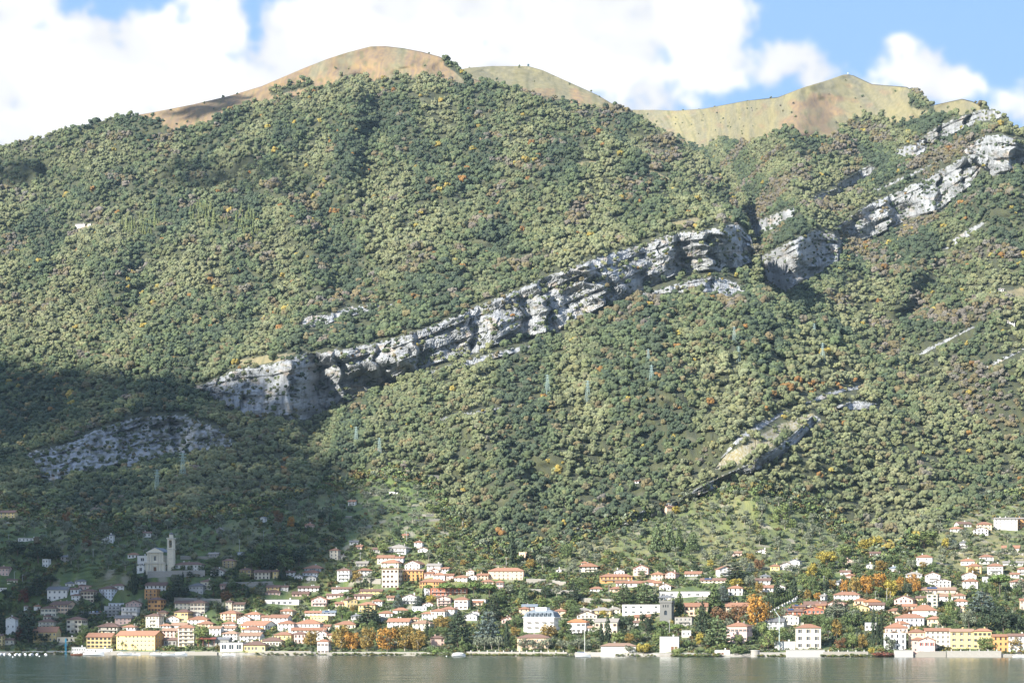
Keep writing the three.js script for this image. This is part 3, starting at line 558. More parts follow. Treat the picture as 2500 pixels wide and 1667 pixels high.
function addWindow(parent, x, y, w, h, place, opt = {}) {
  const o = mesh(opt.door ? 'door' : 'window', frameGeo, opt.dark ? brownFrame : frameMat, parent);
  place(o, x, y); o.scale.set(w, h, 1);
  const p = mesh(opt.door ? 'door_leaf' : 'pane', paneGeo, opt.door ? woodMat : glassMat, o); p.position.z = -.03; p.scale.set(1, 1, 1);
  if (opt.shutter) mesh('shutter', shutterGeo, shutterMats[opt.shutter], o);
  return o;
}
const footprints = [];
let houseCount = 0;
// o: { x, z, y, w, d, h, turn, roof, wall, tile, floors, balcony, shutter, ... } in metres
function buildHouse(o, name = 'house', category = 'house') {
  const k = houseCount++, R = rng(7000 + k * 17), g = new THREE.Group(); g.name = numbered(name);
  const W = o.w, D = o.d, Hh = o.h, T = .35, base = -5;
  const wm = toned('wall', o.wall, k % 5), rm = toned('roof', o.tile, k % 6), pitch = o.pitch || .42;
  const floors = Math.max(1, o.floors), fh = Hh / floors, ww = o.ww || 1.15, wh = Math.min(o.wh || 1.65, fh * .62);
  const colsOf = (len) => clamp(Math.round(len / (o.step || 3.1)), 1, 14);
  const grid = (len) => { const n = colsOf(len), r = []; for (let f = 0; f < floors; f++) for (let i = 0; i < n; i++) { if (R() < (o.skip ?? .06)) continue; r.push([(i + .5) / n * len - len / 2, fh * (f + .54), ww, f === 0 && floors > 2 ? wh * .9 : f === floors - 1 && o.attic ? wh * .6 : wh]); } return r; };
  const rise = o.roof === 'G' ? D / 2 * pitch : o.roof === 'F' ? W / 2 * pitch : 0;
  const rect = (len) => [[-len / 2, base], [len / 2, base], [len / 2, Hh], [-len / 2, Hh]], pent = (len) => [[-len / 2, base], [len / 2, base], [len / 2, Hh], [0, Hh + rise], [-len / 2, Hh]];
  const front = grid(W), side = o.sideWindows === 0 ? [] : grid(D - .6);
  if (o.roof === 'F' && W > 6) front.push([0, Hh + rise * .33, .9, Math.min(1.1, rise * .5)]);
  const dw = o.gate ? o.gate[0] : 1.5, dh = o.gate ? o.gate[1] : 2.5, doorHole = o.door ? [[o.door, dh / 2, dw, dh]] : [];
  if (o.door) front.splice(0, front.length, ...front.filter(([x, y]) => !(Math.abs(x - o.door) < dw / 2 + .7 && y - 1 < dh)));
  const parts = [];
  const pf = panel(o.roof === 'F' ? pent(W) : rect(W), front.concat(doorHole), T); pf.translate(0, 0, D / 2); parts.push(pf);
  const pb = panel(o.roof === 'F' ? pent(W) : rect(W), [], T); pb.rotateY(Math.PI); pb.translate(0, 0, -D / 2); parts.push(pb);
  const showRight = o.turn <= 2, sideOutline = (o.roof === 'G' ? pent : rect)(D - T * 2);
  for (const s of [1, -1]) { const sd = panel(sideOutline, (s > 0) === showRight ? side : [], T); sd.rotateY(s * Math.PI / 2); sd.translate(s * W / 2, 0, 0); parts.push(sd); }
  if (o.roof === 'L') { parts.push(box(W + .1, .3, D + .1, 0, Hh + .15, 0)); }
  mesh('wall', mergeGeometries(parts), wm, g);
  if (o.endWall) { const e = panel((o.roof === 'G' ? pent : rect)(D), side, .06); e.rotateY(Math.PI / 2); e.translate(W / 2 + .07, 0, 0); mesh('end_wall', e, toned('wall', o.endWall, 0), g); }
  // light inside stays out: a dark core closes the openings
  const sh = o.shutter, dark = o.wall === 'o' || R() < .3;
  for (const [x, y, w, h] of front) addWindow(g, x, y, w, h, (m, a, b) => m.position.set(a, b, D / 2 - .2), { shutter: sh && w > 1 ? sh : null, dark });
  for (const [x, y, w, h] of side) addWindow(g, x, y, w, h, (m, a, b) => { const s = showRight ? 1 : -1; m.position.set(s * (W / 2 - .2), b, -s * a); m.rotation.y = s * Math.PI / 2; }, { shutter: sh && w > 1 ? sh : null, dark });
  if (o.door) addWindow(g, o.door, dh / 2, dw, dh, (m, a, b) => m.position.set(a, b, D / 2 - .2), { door: true });
  let top = Hh;
  if (o.roof === 'L') {
    const r = mesh('roof', mergeGeometries([box(W + .5, .22, .35, 0, Hh + .42, D / 2 + .08), box(W + .5, .22, .35, 0, Hh + .42, -D / 2 - .08), box(.35, .22, D - .2, -W / 2 - .08, Hh + .42, 0), box(.35, .22, D - .2, W / 2 + .08, Hh + .42, 0), box(W - .2, .1, D - .2, 0, Hh + .36, 0)]), toned('roof', o.tile, k % 6), g);
    if (R() < .5) mesh('chimney', box(.8, 1.3, .8, W * .2, Hh + .9, 0), whiteMat, r);
  } else {
    const over = o.over ?? .7, rf = o.roof === 'G' ? gableRoof(W, D, Hh + .02, over, pitch, false) : o.roof === 'F' ? gableRoof(W, D, Hh + .02, over, pitch, true) : hipRoof(W, D, Hh + .26, over, pitch);
    const r = mesh('roof', rf.geo, rm, g); top = Hh + rf.rise;
    const n = W > 14 ? 2 : R() < .75 ? 1 : 0;
    for (let i = 0; i < n; i++) { const cx = (R() - .5) * W * .55, cz = -D * .1 - R() * D * .12; mesh('chimney', mergeGeometries([box(.75, 2.2, .75, cx, top - .5, cz), box(1.05, .18, 1.05, cx, top + .72, cz), box(.6, .35, .6, cx, top + .98, cz)]), R() < .5 ? wm : stoneMat, r); }
    if (o.solar) { const a = V(0, 0, 0), s = mesh('solar_panel', box(W * .3, .1, D * .3), new THREE.MeshStandardMaterial({ color: rgb(.03, .06, .13), roughness: .15 }), r); if (o.roof === 'F') { s.rotation.z = -Math.atan(pitch); s.position.set(W / 4, Hh + rf.rise / 2 + .4, D * .1); } else { s.rotation.x = Math.atan(pitch); s.position.set(-W * .2, Hh + (o.roof === 'G' ? rf.rise / 2 : rf.rise * .45) + .45, D / 4 + .1); } }
  }
  if (o.balcony) for (let f = o.balcony === 2 ? 0 : 1; f < floors; f++) {
    const bw = W * (o.balconyWide || .62), y = fh * f, bx = o.balconyAt ? o.balconyAt * W : 0;
    const b = mesh('balcony', mergeGeometries([box(bw, .18, 1.3, bx, y, D / 2 + .66)]), concrete, g);
    const bars = [box(bw, .08, .08, bx, y + 1.05, D / 2 + 1.24)]; const n = Math.max(4, Math.round(bw / .5));
    if (o.solidRail) bars.push(box(bw, .92, .1, bx, y + .55, D / 2 + 1.24)); else for (let i = 0; i <= n; i++) bars.push(box(.06, .95, .06, bx - bw / 2 + .05 + i / n * (bw - .1), y + .56, D / 2 + 1.24));
    mesh('railing', mergeGeometries(bars), o.railMat || railMat, b);
  }
  g.position.set(o.x, o.y, o.z); g.rotation.y = o.turn * Math.PI / 180;
  tag(g, o.label, category, o.group); scene.add(g);
  footprints.push([o.x, o.z, Math.hypot(W, D) * .5]);
  return g;
}
const stripX = [0, 400, 800, 1200, 1600, 2000], SC = 4.0214, TURN = rng(555);
const spot = (c, X, Y) => [stripX[c - 1] + X / SC, 1230 + Y / SC];
// c: strip of the shore; X0..X1 the breadth, Ye eaves, Yb foot, measured along it
function H(c, X0, X1, Ye, Yb, roof, wall, tile, floors, label, opt = {}, name, category) {
  const [px0, pye] = spot(c, X0, Ye), [px1, pyb] = spot(c, X1, Yb), px = (px0 + px1) / 2, G = point(px, pyb, depthOf(opt.on || 'A', px, pyb)), d = -G.z, u = K * d;
  const turn = opt.turn ?? Math.round(-6 - TURN() * 22 + (TURN() < .25 ? 24 : 0)), a = Math.abs(turn) * Math.PI / 180, seen = (px1 - px0) * u, rr = opt.ratio ?? .72;
  let w = seen / (Math.cos(a) + rr * Math.sin(a)); const dd = clamp(w * rr, 5, 15);
  w = Math.max(3, (seen - dd * Math.sin(a)) / Math.cos(a));
  const h = (pyb - pye) * u, az = Math.atan((px - 1250) * K), t = turn - az * 180 / Math.PI * 0;
  const back = (w * Math.sin(a) + dd * Math.cos(a)) / 2;
  return buildHouse({ x: G.x * (1 + back / d), y: G.y, z: G.z - back, w, d: dd, h, turn: t, roof, wall, tile, floors, label, ...opt }, name, category);
}

// ---------------------------------------------------------------- village, strip by strip from left to right
// strip 1
H(1, 0, 160, 85, 140, 'G', 'y', 'b', 2, 'cream farmhouse with long brown roof, highest building on the shaded left slope', { turn: -6 });
H(1, 175, 395, 340, 366, 'L', 'w', 's', 1, 'long low white shed on the green terraces at far left', { turn: 4, ratio: .25 });
H(1, 1000, 1075, 348, 390, 'F', 'w', 's', 1, 'small white gabled house beside a little square tower above the church', { turn: -8 });
H(1, 1070, 1118, 312, 385, 'P', 'w', 's', 2, 'little square white tower above and left of the church', { turn: -5, ratio: .9 }, 'tower', 'tower');
H(1, 1400, 1482, 285, 330, 'G', 'w', 'b', 1, 'white farmhouse half hidden by trees behind the church', { turn: 8 });
H(1, 1255, 1365, 500, 532, 'H', 'w', 't', 1, 'low house with red roof on the bank left of the church', { turn: -4 });
H(1, 1350, 1452, 512, 588, 'L', 'w', 's', 1, 'white modern cube with one large dark window touching the church', { turn: -3, ww: 3.0, wh: 2.6, step: 9 });
H(1, -20, 108, 632, 712, 'G', 'p', 'b', 2, 'pink house with brown roof cut off by the left edge, halfway up', { turn: -14 });
H(1, 415, 492, 545, 628, 'L', 'w', 's', 2, 'narrow pale house hemmed in by dark trees on the left slope', { turn: -18 });
H(1, 595, 686, 520, 582, 'G', 's', 's', 2, 'rough stone barn at the edge of the shaded green meadow', { turn: -10 });
H(1, 70, 182, 748, 786, 'G', 'c', 'b', 1, 'low cream pavilion beside the light poles at far left', { turn: -5 });
H(1, -40, 82, 828, 872, 'L', 'w', 's', 2, 'white flat-roofed house cut off by the left edge', { turn: -10 });
H(1, 640, 740, 784, 816, 'H', 'w', 's', 1, 'small white house with grey roof above the long slate-roofed building', { turn: -8 });
H(1, 735, 862, 762, 808, 'H', 'w', 's', 2, 'white house with low grey roof and two tall chimneys', { turn: -12 });
H(1, 468, 690, 842, 948, 'G', 'w', 's', 2, 'long white building with slate roof and a row of paired windows', { turn: -9, step: 4, ww: 1.5 });
H(1, 688, 792, 838, 925, 'G', 'b', 'b', 2, 'plain bluish white house squeezed behind the cream one in the shaded quarter', { turn: -18 });
H(1, 760, 905, 806, 850, 'H', 'p', 'b', 1, 'brown hipped roof of the hindmost house in the shaded left quarter', { turn: 10 });
H(1, 790, 962, 862, 970, 'H', 'c', 'b', 3, 'cream three-storey house with brown shutters in the shaded left quarter', { turn: -20, shutter: 'b' });
H(1, 700, 796, 902, 958, 'H', 'w', 'b', 2, 'small white two-storey house with brown roof in front of the cream one', { turn: -12 });
H(1, 962, 1182, 836, 962, 'H', 'b', 'b', 4, 'tall white block of four storeys with balconies in the shaded quarter', { turn: -38, balcony: 1, balconyWide: .3, balconyAt: -.1 });
H(1, 1100, 1242, 806, 862, 'H', 'w', 'b', 2, 'white house with brown roof right behind the tall four-storey block', { turn: -14 });
H(1, 1433, 1652, 800, 868, 'G', 'w', 'b', 2, 'long white house with brown roof directly below the church wall', { turn: -6 });
H(1, 1418, 1572, 842, 948, 'L', 'o', 'b', 3, 'mustard yellow stepped house below the white house by the church', { turn: -16, balcony: 1, balconyWide: .4 });
H(1, 1450, 1626, 944, 1062, 'H', 'o', 'b', 3, 'burnt orange three-storey house with brown hipped roof', { turn: -24, shutter: 'b' });
H(1, 398, 606, 1028, 1112, 'H', 'c', 'b', 2, 'cream house with green shutters and broad brown hipped roof at left', { turn: -22, shutter: 'g' });
H(1, 490, 748, 988, 1096, 'G', 'a', 'b', 3, 'peach three-storey house with long dark red roof and gable end', { turn: -26, shutter: 'k' });
H(1, 332, 402, 1008, 1048, 'H', 'w', 't', 1, 'small white house with red roof peeping out beside dark trees at left', { turn: -10 });
H(1, 228, 276, 1006, 1044, 'H', 'w', 'b', 1, 'tiny white house half covered by dark conifers at left', { turn: 6 });
H(1, 55, 168, 1128, 1285, 'F', 'w', 'b', 3, 'tall white gabled house behind the cedar at the left edge', { turn: -12 });
H(1, 425, 512, 1108, 1140, 'P', 'c', 'b', 1, 'small square belvedere top above a brown hipped roof', { turn: -10, ratio: .9 });
H(1, 378, 562, 1160, 1222, 'H', 'c', 'b', 2, 'cream villa with brown hipped roof and loggia above the twin-gabled villa', { turn: -14, balcony: 1 });
H(1, 655, 848, 1138, 1275, 'H', 'c', 'b', 3, 'cream three-storey villa with balconies in the shade left of the parking deck', { turn: -18, balcony: 1, balconyWide: .25, shutter: 'k' });
H(1, 332, 582, 1258, 1358, 'G', 'y', 't', 2, 'pale yellow lakeside villa with steep terracotta roof at left', { turn: -6, pitch: .6 });
H(1, 560, 765, 1312, 1358, 'L', 'c', 'g', 1, 'low cream annexe joined to the pale yellow lakeside villa', { turn: -2, ratio: .35 });
H(1, 1025, 1196, 1008, 1108, 'L', 'g', 's', 3, 'dark grey modern block with glass balconies', { turn: -8, balcony: 2, balconyWide: .95, ww: 2.2, step: 3.2 });
H(1, 1068, 1238, 978, 1012, 'L', 'b', 'z', 1, 'flat pale metal roofed building just above the dark grey modern block', { turn: -8 });
H(1, 1194, 1368, 1018, 1140, 'L', 'w', 's', 3, 'white flat-roofed apartment block with brown balconies in the shade', { turn: -10, balcony: 1, balconyWide: .9 });
H(1, 1235, 1422, 978, 1026, 'F', 'p', 'b', 2, 'wide brown gable of the house behind the white flat-roofed apartments', { turn: -12, pitch: .36 });
H(1, 1545, 1648, 1066, 1106, 'H', 'c', 'b', 1, 'small cream house with brown roof below the burnt orange one', { turn: -12 });
H(1, 1430, 1602, 1104, 1222, 'H', 'c', 'b', 3, 'cream three-storey house with arched loggia and palm beside it', { turn: -20, balcony: 1, balconyWide: .45 });
H(1, 1130, 1312, 1120, 1186, 'G', 'p', 's', 2, 'dull pink house with dark slate roofs between taller houses', { turn: -10 });
H(1, 965, 1192, 1208, 1278, 'H', 'c', 'b', 2, 'broad low house with large rust-brown pavilion roof and deep eaves', { turn: -12, over: 1.4, balcony: 1, balconyWide: .9 });
H(1, 1203, 1352, 1212, 1268, 'H', 'w', 't', 2, 'small white house with terracotta hipped roof behind the yellow waterfront', { turn: -14 });
H(1, 858, 1132, 1306, 1418, 'G', 'y', 't', 3, 'yellow waterfront house with terracotta roof, left of the long one', { turn: -8, shutter: 'k' }, 'waterfront_house');
H(1, 1135, 1612, 1290, 1452, 'G', 'y', 't', 4, 'long pale yellow waterfront house with bright orange end wall', { turn: -24, endWall: 'o', ratio: .38, pitch: .5, step: 3.4 }, 'waterfront_house');
H(1, -60, 42, 1295, 1402, 'G', 'y', 'b', 3, 'ochre lakeside house cut off by the left edge near the boats', { turn: -16 });
H(1, 48, 148, 1335, 1385, 'G', 'c', 'b', 1, 'low cream house with dark roof behind the moored boats', { turn: -8 });
H(1, 705, 842, 1410, 1458, 'L', 'w', 's', 1, 'white low quay building with a taller left end, beside the blue mast', { turn: 0, ratio: .4, ww: .9, wh: 1.0, step: 1.6 }, 'boathouse', 'boathouse');
H(1, 842, 1105, 1426, 1460, 'L', 'w', 's', 1, 'long low white quay building with small blue-grey windows', { turn: 0, ratio: .2, ww: 1.0, wh: .8, step: 2.6 }, 'boathouse', 'boathouse');
// strip 2
H(2, 108, 402, 598, 672, 'H', 'w', 'b', 2, 'long white parish hall with brown hipped roof right of the bell tower', { turn: -14, ratio: .4 }, 'parish_hall', 'hall');
H(2, 575, 712, 562, 630, 'H', 'y', 'b', 3, 'yellow chalet with two tiers of balconies above the twin-gabled white house', { turn: -10, balcony: 1, balconyWide: .9 });
H(2, 460, 602, 660, 712, 'F', 'w', 'b', 2, 'white gabled house below the yellow balconied chalet', { turn: -8 });
H(2, 745, 878, 652, 716, 'H', 'y', 'b', 2, 'pale yellow two-storey house with dark red roof above the shaded lawn', { turn: -16, shutter: 'b' });
H(2, 888, 1062, 672, 742, 'G', 'c', 'b', 2, 'long cream terrace house next to the pale yellow one above the lawn', { turn: -10 });
H(2, 1068, 1126, 664, 742, 'G', 'y', 'b', 2, 'narrow yellowish house end in the row above the shaded lawn', { turn: -8 });
H(2, 1198, 1288, 672, 714, 'G', 'w', 'b', 2, 'small white house with brown roof at the right end of the row', { turn: -8 });
H(2, 1380, 1578, 634, 676, 'H', 'b', 't', 2, 'pale blue house with wide red hipped roof, upper of two', { turn: -16, balcony: 1, balconyWide: .9, over: 1.1 });
H(2, 1362, 1548, 678, 728, 'H', 'b', 't', 2, 'pale blue house with red hipped roof, lower of two', { turn: -20, over: 1.1 });
H(2, 1280, 1372, 712, 752, 'F', 'w', 's', 1, 'white hut with dark gable left of the pale blue houses', { turn: -10 });
H(2, 1395, 1512, 726, 762, 'F', 'w', 's', 1, 'low white house with grey gable below the pale blue houses', { turn: -14 });
H(2, 360, 496, 766, 850, 'P', 'c', 'b', 2, 'cream tower-like house with reddish pyramid roof beside the dark cedar', { turn: -16, ratio: .9 });
H(2, 242, 432, 808, 890, 'H', 'g', 's', 2, 'grey villa with dark slate hipped roof beside the dark cedar', { turn: -22 });
H(2, 555, 606, 800, 852, 'G', 'p', 'b', 2, 'tiny pink garden house by the retaining wall', { turn: -6 });
H(2, 1008, 1142, 818, 866, 'G', 'y', 'b', 2, 'buttery yellow half of a double house with brown roof', { turn: -6 });
H(2, 1145, 1226, 816, 856, 'G', 'w', 'b', 2, 'white half of the double house with brown roof', { turn: -6 });
H(2, 1318, 1528, 824, 868, 'G', 'w', 'b', 2, 'row of white terrace houses with brown roof and three chimneys', { turn: -5, ratio: .4 });
H(2, 1262, 1432, 884, 910, 'G', 'p', 'b', 1, 'low pinkish bungalow below the white terrace row', { turn: -5 });
H(2, 998, 1158, 870, 897, 'H', 'p', 'b', 1, 'low garage roof in front of the yellow and white double house', { turn: -8 });
H(2, 1450, 1618, 940, 1012, 'F', 'p', 't', 2, 'pink gabled villa with arcaded loggia and terracotta roof', { turn: -10, balcony: 1, balconyWide: .9 });
H(2, 992, 1352, 944, 1002, 'L', 'w', 's', 1, 'long white modern villa with flat roof and wall of glass', { turn: -10, ratio: .35, ww: 2.4, wh: 2.2, step: 4.5, skip: .4 });
H(2, 110, 292, 974, 1038, 'G', 'c', 'b', 2, 'cream house with small front gable left of the tall cream one', { turn: -8 });
H(2, 258, 442, 974, 1088, 'H', 'c', 'b', 3, 'tall cream three-storey house with brown shutters left of the dark trees', { turn: -18, shutter: 'b' });
H(2, 605, 684, 964, 1052, 'H', 'c', 'b', 3, 'slim cream tower wing with dark red roof', { turn: -14, ratio: .9 });
H(2, 680, 802, 984, 1052, 'G', 'c', 'b', 2, 'cream wing with dark red roof joined to the slim tower wing', { turn: -8, shutter: 'k' });
H(2, 100, 288, 1064, 1162, 'H', 'y', 'b', 2, 'mustard house with brown hipped roof in the shaded old quarter', { turn: -24, shutter: 'k' });
H(2, 290, 372, 1080, 1110, 'F', 'g', 's', 1, 'small dark-roofed shed right of the mustard house', { turn: -10 });
H(2, 555, 772, 1078, 1158, 'H', 'a', 't', 3, 'peach three-storey house with terracotta roof, first sunlit house of the hill', { turn: -26, balcony: 1, balconyWide: .4 });
H(2, 20, 172, 1126, 1168, 'F', 'w', 't', 1, 'white gabled house with terracotta roof left of the mustard house', { turn: -10 });
H(2, -60, 42, 1076, 1104, 'G', 'a', 't', 1, 'peach house end with red roof behind the white gable', { turn: -8 });
H(2, 235, 472, 1138, 1190, 'H', 'w', 't', 2, 'white house with broad terracotta roof below the mustard house', { turn: -14 });
H(2, 800, 978, 1088, 1144, 'H', 'w', 't', 2, 'white house with square terracotta roof above the old waterfront', { turn: -16 });
H(2, 722, 868, 1124, 1176, 'F', 'w', 't', 2, 'white gabled house with round terracotta ridge in the old centre', { turn: -12 });
H(2, 1138, 1292, 1054, 1108, 'H', 'c', 't', 2, 'cream belvedere house with pointed terracotta roof, highest in the old centre', { turn: -18, balcony: 1, balconyWide: .5 });
H(2, 960, 1060, 1110, 1150, 'G', 'p', 't', 2, 'small pinkish house behind the yellow-balcony house', { turn: -6 });
H(2, 1385, 1592, 1068, 1110, 'G', 'c', 't', 2, 'long cream house with orange roof left of the solar panels', { turn: -6, ratio: .4 });
H(2, 1560, 1690, 1068, 1112, 'G', 'w', 'z', 2, 'white house with a roof full of blue-grey solar panels', { turn: -4, solar: 1 });
H(2, 1438, 1680, 1106, 1182, 'L', 'y', 'b', 2, 'yellow house with brown parapet and roof terrace', { turn: -26 });
H(2, 1040, 1252, 1116, 1210, 'G', 'w', 't', 3, 'big white house with terracotta roof in the middle of the old centre', { turn: -14 });
H(2, 575, 722, 1180, 1216, 'H', 'w', 't', 1, 'small white house with terracotta hip below the peach three-storey house', { turn: -12 });
H(2, 330, 505, 1180, 1220, 'H', 'a', 't', 2, 'peach house with wide terracotta roof behind the round green tree', { turn: -10 });
H(2, 755, 1108, 1192, 1262, 'G', 'w', 't', 2, 'white house with a bright yellow balcony band', { turn: -30, balcony: 1, balconyWide: .92, solidRail: 1, railMat: new THREE.MeshStandardMaterial({ color: rgb(.72, .42, .04), roughness: .8 }) });
H(2, 1118, 1312, 1178, 1266, 'H', 'w', 't', 3, 'white mansion wing with terracotta hip, left of two', { turn: -16 });
H(2, 1292, 1568, 1178, 1262, 'H', 'w', 't', 2, 'long white mansion wing with wide terracotta hip, right of two', { turn: -10 });
H(2, 765, 988, 1238, 1300, 'H', 'w', 't', 2, 'white house with low terracotta hip below the yellow balcony', { turn: -14 });
H(2, 1570, 1642, 1200, 1244, 'G', 'c', 't', 2, 'small cream house at the right end of the mansion wings', { turn: -8 });
H(2, 75, 240, 1192, 1222, 'G', 'w', 'm', 1, 'white house with pale tiled roof in the shaded end of the old centre', { turn: -8 });
H(2, -40, 82, 1198, 1240, 'H', 'w', 't', 2, 'white house with red hip above the orange end wall', { turn: -12 });
H(2, 138, 332, 1218, 1402, 'H', 'c', 't', 5, 'cream five-storey apartment house with brown balconies on the waterfront', { turn: -14, balcony: 1, balconyWide: .9, step: 3.6, shutter: 'b' }, 'apartment_house', 'apartment house');
H(2, -10, 148, 1244, 1336, 'G', 'p', 'm', 3, 'pinkish waterfront house left of the five-storey apartments', { turn: -6 });
H(2, 0, 132, 1336, 1402, 'G', 's', 'b', 1, 'brown single-storey shop front beside the five-storey apartments', { turn: -4 });
H(2, 445, 582, 1220, 1300, 'G', 'w', 'm', 2, 'white house with mottled roof right of the round green tree', { turn: -14 });
H(2, 560, 720, 1218, 1262, 'G', 'w', 'm', 2, 'white house with brownish roof behind the waterfront row', { turn: -10 });
H(2, 578, 752, 1276, 1352, 'H', 'w', 'm', 3, 'white three-storey waterfront house with mottled hip, left of the balconied one', { turn: -16 });
H(2, 748, 982, 1294, 1358, 'G', 'w', 'm', 2, 'white waterfront house with a small iron balcony', { turn: -12, balcony: 1, balconyWide: .25 });
H(2, 555, 822, 1366, 1452, 'L', 'w', 's', 1, 'white modern waterfront hall with large glass openings', { turn: -14, ww: 4.2, wh: 3.8, step: 6 });
H(2, 788, 1022, 1388, 1456, 'H', 'y', 'b', 1, 'yellow low waterfront house with dark brown hip and big windows', { turn: -8, ww: 1.6, wh: 2.2, step: 2.4 });
H(2, 952, 1182, 1348, 1402, 'H', 'c', 'b', 1, 'cream low house with dark brown hip and a row of windows', { turn: -8, step: 2.2 });
H(2, 1085, 1278, 1288, 1372, 'H', 'y', 't', 2, 'yellow villa with red timber balcony near the plane tree', { turn: -12, balcony: 1, balconyWide: .3, balconyAt: -.3, railMat: shutterMats.r });
H(2, 1278, 1402, 1278, 1372, 'H', 'p', 'b', 2, 'pink villa with brown roof left of the plane tree', { turn: -10 });
H(2, 1255, 1602, 1240, 1290, 'G', 'w', 't', 2, 'long terracotta roofed house behind the pink villa', { turn: -6, ratio: .35 });
H(2, 1498, 1612, 1268, 1340, 'F', 'w', 't', 2, 'white gabled house with blue shutters right of the plane tree', { turn: -12 });
H(2, 1600, 1690, 1290, 1350, 'H', 'a', 't', 2, 'peach house behind the white boathouse on the water', { turn: -12 });
H(2, 1505, 1642, 1354, 1486, 'H', 'w', 't', 2, 'white two-storey boathouse standing straight in the water', { turn: -18, shutter: 'b', ratio: .7 }, 'boathouse', 'boathouse');
H(2, 945, 1006, 136, 186, 'F', 'w', 's', 1, 'small white hut in the trees high on the shaded slope', { turn: -20 });
H(2, 515, 580, 252, 290, 'F', 's', 'g', 1, 'pale stone ruin with gable on the slope right of the church', { turn: -8, pitch: .7 });
H(2, 1385, 1476, 208, 258, 'H', 'p', 't', 2, 'small pink farmhouse beside the orange tree on the slope', { turn: -12 });
H(2, 690, 788, 478, 504, 'L', 'b', 's', 1, 'low white shed by the tall pole above the village', { turn: -4 });
H(2, 440, 542, 492, 524, 'G', 's', 'g', 1, 'low stone hut beside the road right of the church', { turn: -10 });
// strip 3
H(3, 18, 122, 458, 552, 'P', 'c', 't', 3, 'slim cream tower house with red pyramid roof standing alone', { turn: -16, ratio: .9 });
H(3, 105, 182, 516, 548, 'F', 's', 'g', 1, 'small grey hut at the foot of the slim cream tower house', { turn: -6 });
H(3, 93, 236, 656, 768, 'H', 'w', 'b', 3, 'white three-storey house with balconies and dark roof left of the tower block', { turn: -14, balcony: 1, balconyWide: .8 });
H(3, 295, 432, 654, 718, 'H', 'w', 't', 2, 'white house with terracotta roof and two tall dark doors', { turn: 18 });
H(3, 278, 402, 582, 622, 'G', 's', 'g', 1, 'grey stone shed above the white house with terracotta roof', { turn: -6 });
H(3, 850, 942, 380, 436, 'H', 'w', 't', 2, 'white cottage with red hip, topmost of the central hamlet', { turn: -14 });
H(3, 885, 996, 446, 478, 'F', 'w', 't', 1, 'white gabled cottage below the topmost one of the central hamlet', { turn: -12 });
H(3, 735, 792, 308, 332, 'G', 'a', 't', 1, 'tiny hut by a pole above the central hamlet', { turn: -6 });
H(3, 283, 346, 418, 452, 'G', 'p', 't', 1, 'tiny shed with red roof left of the central hamlet', { turn: -10 });
H(3, 445, 522, 444, 488, 'G', 's', 'b', 1, 'open-fronted stone house left of the grey-roofed villa', { turn: -6 });
H(3, 215, 302, 374, 402, 'G', 'w', 's', 1, 'little white shed under dark trees left of the hamlet', { turn: -4 });
H(3, 578, 822, 436, 502, 'H', 'w', 'g', 2, 'large white villa with grey hipped roof and wide balconies', { turn: -20, balcony: 1, balconyWide: .8 });
H(3, 488, 662, 528, 590, 'G', 'c', 't', 2, 'cream house with faded red roof behind the tower block', { turn: -6 });
H(3, 655, 752, 530, 590, 'G', 'b', 't', 2, 'pale house with orange roof right behind the tower block', { turn: -10 });
H(3, 525, 738, 580, 640, 'H', 'c', 't', 2, 'cream house with loggia windows directly above the tower block', { turn: -18 });
H(3, 530, 732, 640, 835, 'H', 'c', 'm', 4, 'tall cream tower block with four rows of brown-shuttered windows', { turn: -24, pitch: .16, shutter: 'b', ratio: .5 }, 'tower_block', 'building');
H(3, 744, 948, 656, 756, 'G', 'o', 'm', 3, 'long ochre orange house right of the tower block', { turn: -8, ratio: .4, pitch: .3 });
H(3, 758, 972, 592, 650, 'F', 'w', 't', 2, 'large white gabled house above the ochre orange house', { turn: -22, ratio: 1.1 });
H(3, 975, 1126, 606, 676, 'G', 'w', 'g', 2, 'white house with pale grey roof right of the large white gable', { turn: -12 });
H(3, 1120, 1196, 636, 684, 'G', 'w', 't', 2, 'small white house with red roof at the hedge of the wood', { turn: -10 });
H(3, 1010, 1104, 650, 690, 'F', 'p', 't', 2, 'little pink gabled house above the hipped white one', { turn: -12 });
H(3, 945, 1040, 680, 730, 'G', 'p', 't', 1, 'pink lean-to right of the ochre orange house', { turn: -4 });
H(3, 1035, 1172, 700, 758, 'H', 'w', 't', 2, 'white house with square orange roof in the hamlet', { turn: -16 });
H(3, 1165, 1245, 700, 750, 'G', 'p', 't', 2, 'dusky pink house between the square orange roof and the gables', { turn: -10 });
H(3, 903, 1172, 768, 830, 'H', 'o', 't', 2, 'orange arcaded house with shallow red roof', { turn: -14, ratio: .5, step: 2.2 });
H(3, 945, 1012, 832, 905, 'L', 'w', 's', 2, 'small white cube under the orange arcaded house', { turn: -8 });
H(3, 1010, 1382, 832, 905, 'L', 'r', 't', 2, 'long red building with balconies behind the umbrella pines', { turn: -6, balcony: 2, balconyWide: .96, ratio: .3 });
H(3, 1243, 1392, 726, 770, 'H', 'w', 't', 2, 'white house with terracotta hip left of the long peach villa', { turn: -14 });
H(3, 1360, 1452, 662, 706, 'F', 'c', 't', 2, 'cream gable rising above the roofs beside the long peach villa', { turn: -14 });
H(3, 1380, 1476, 712, 752, 'F', 'w', 't', 1, 'low white gable below the cream gable', { turn: -10 });
H(3, 1472, 1582, 700, 748, 'G', 'a', 't', 2, 'peach house with red roof touching the long peach villa', { turn: -6 });
H(3, 1510, 1642, 766, 806, 'H', 'a', 't', 2, 'peach house with orange hip in front of the long peach villa', { turn: -10 });
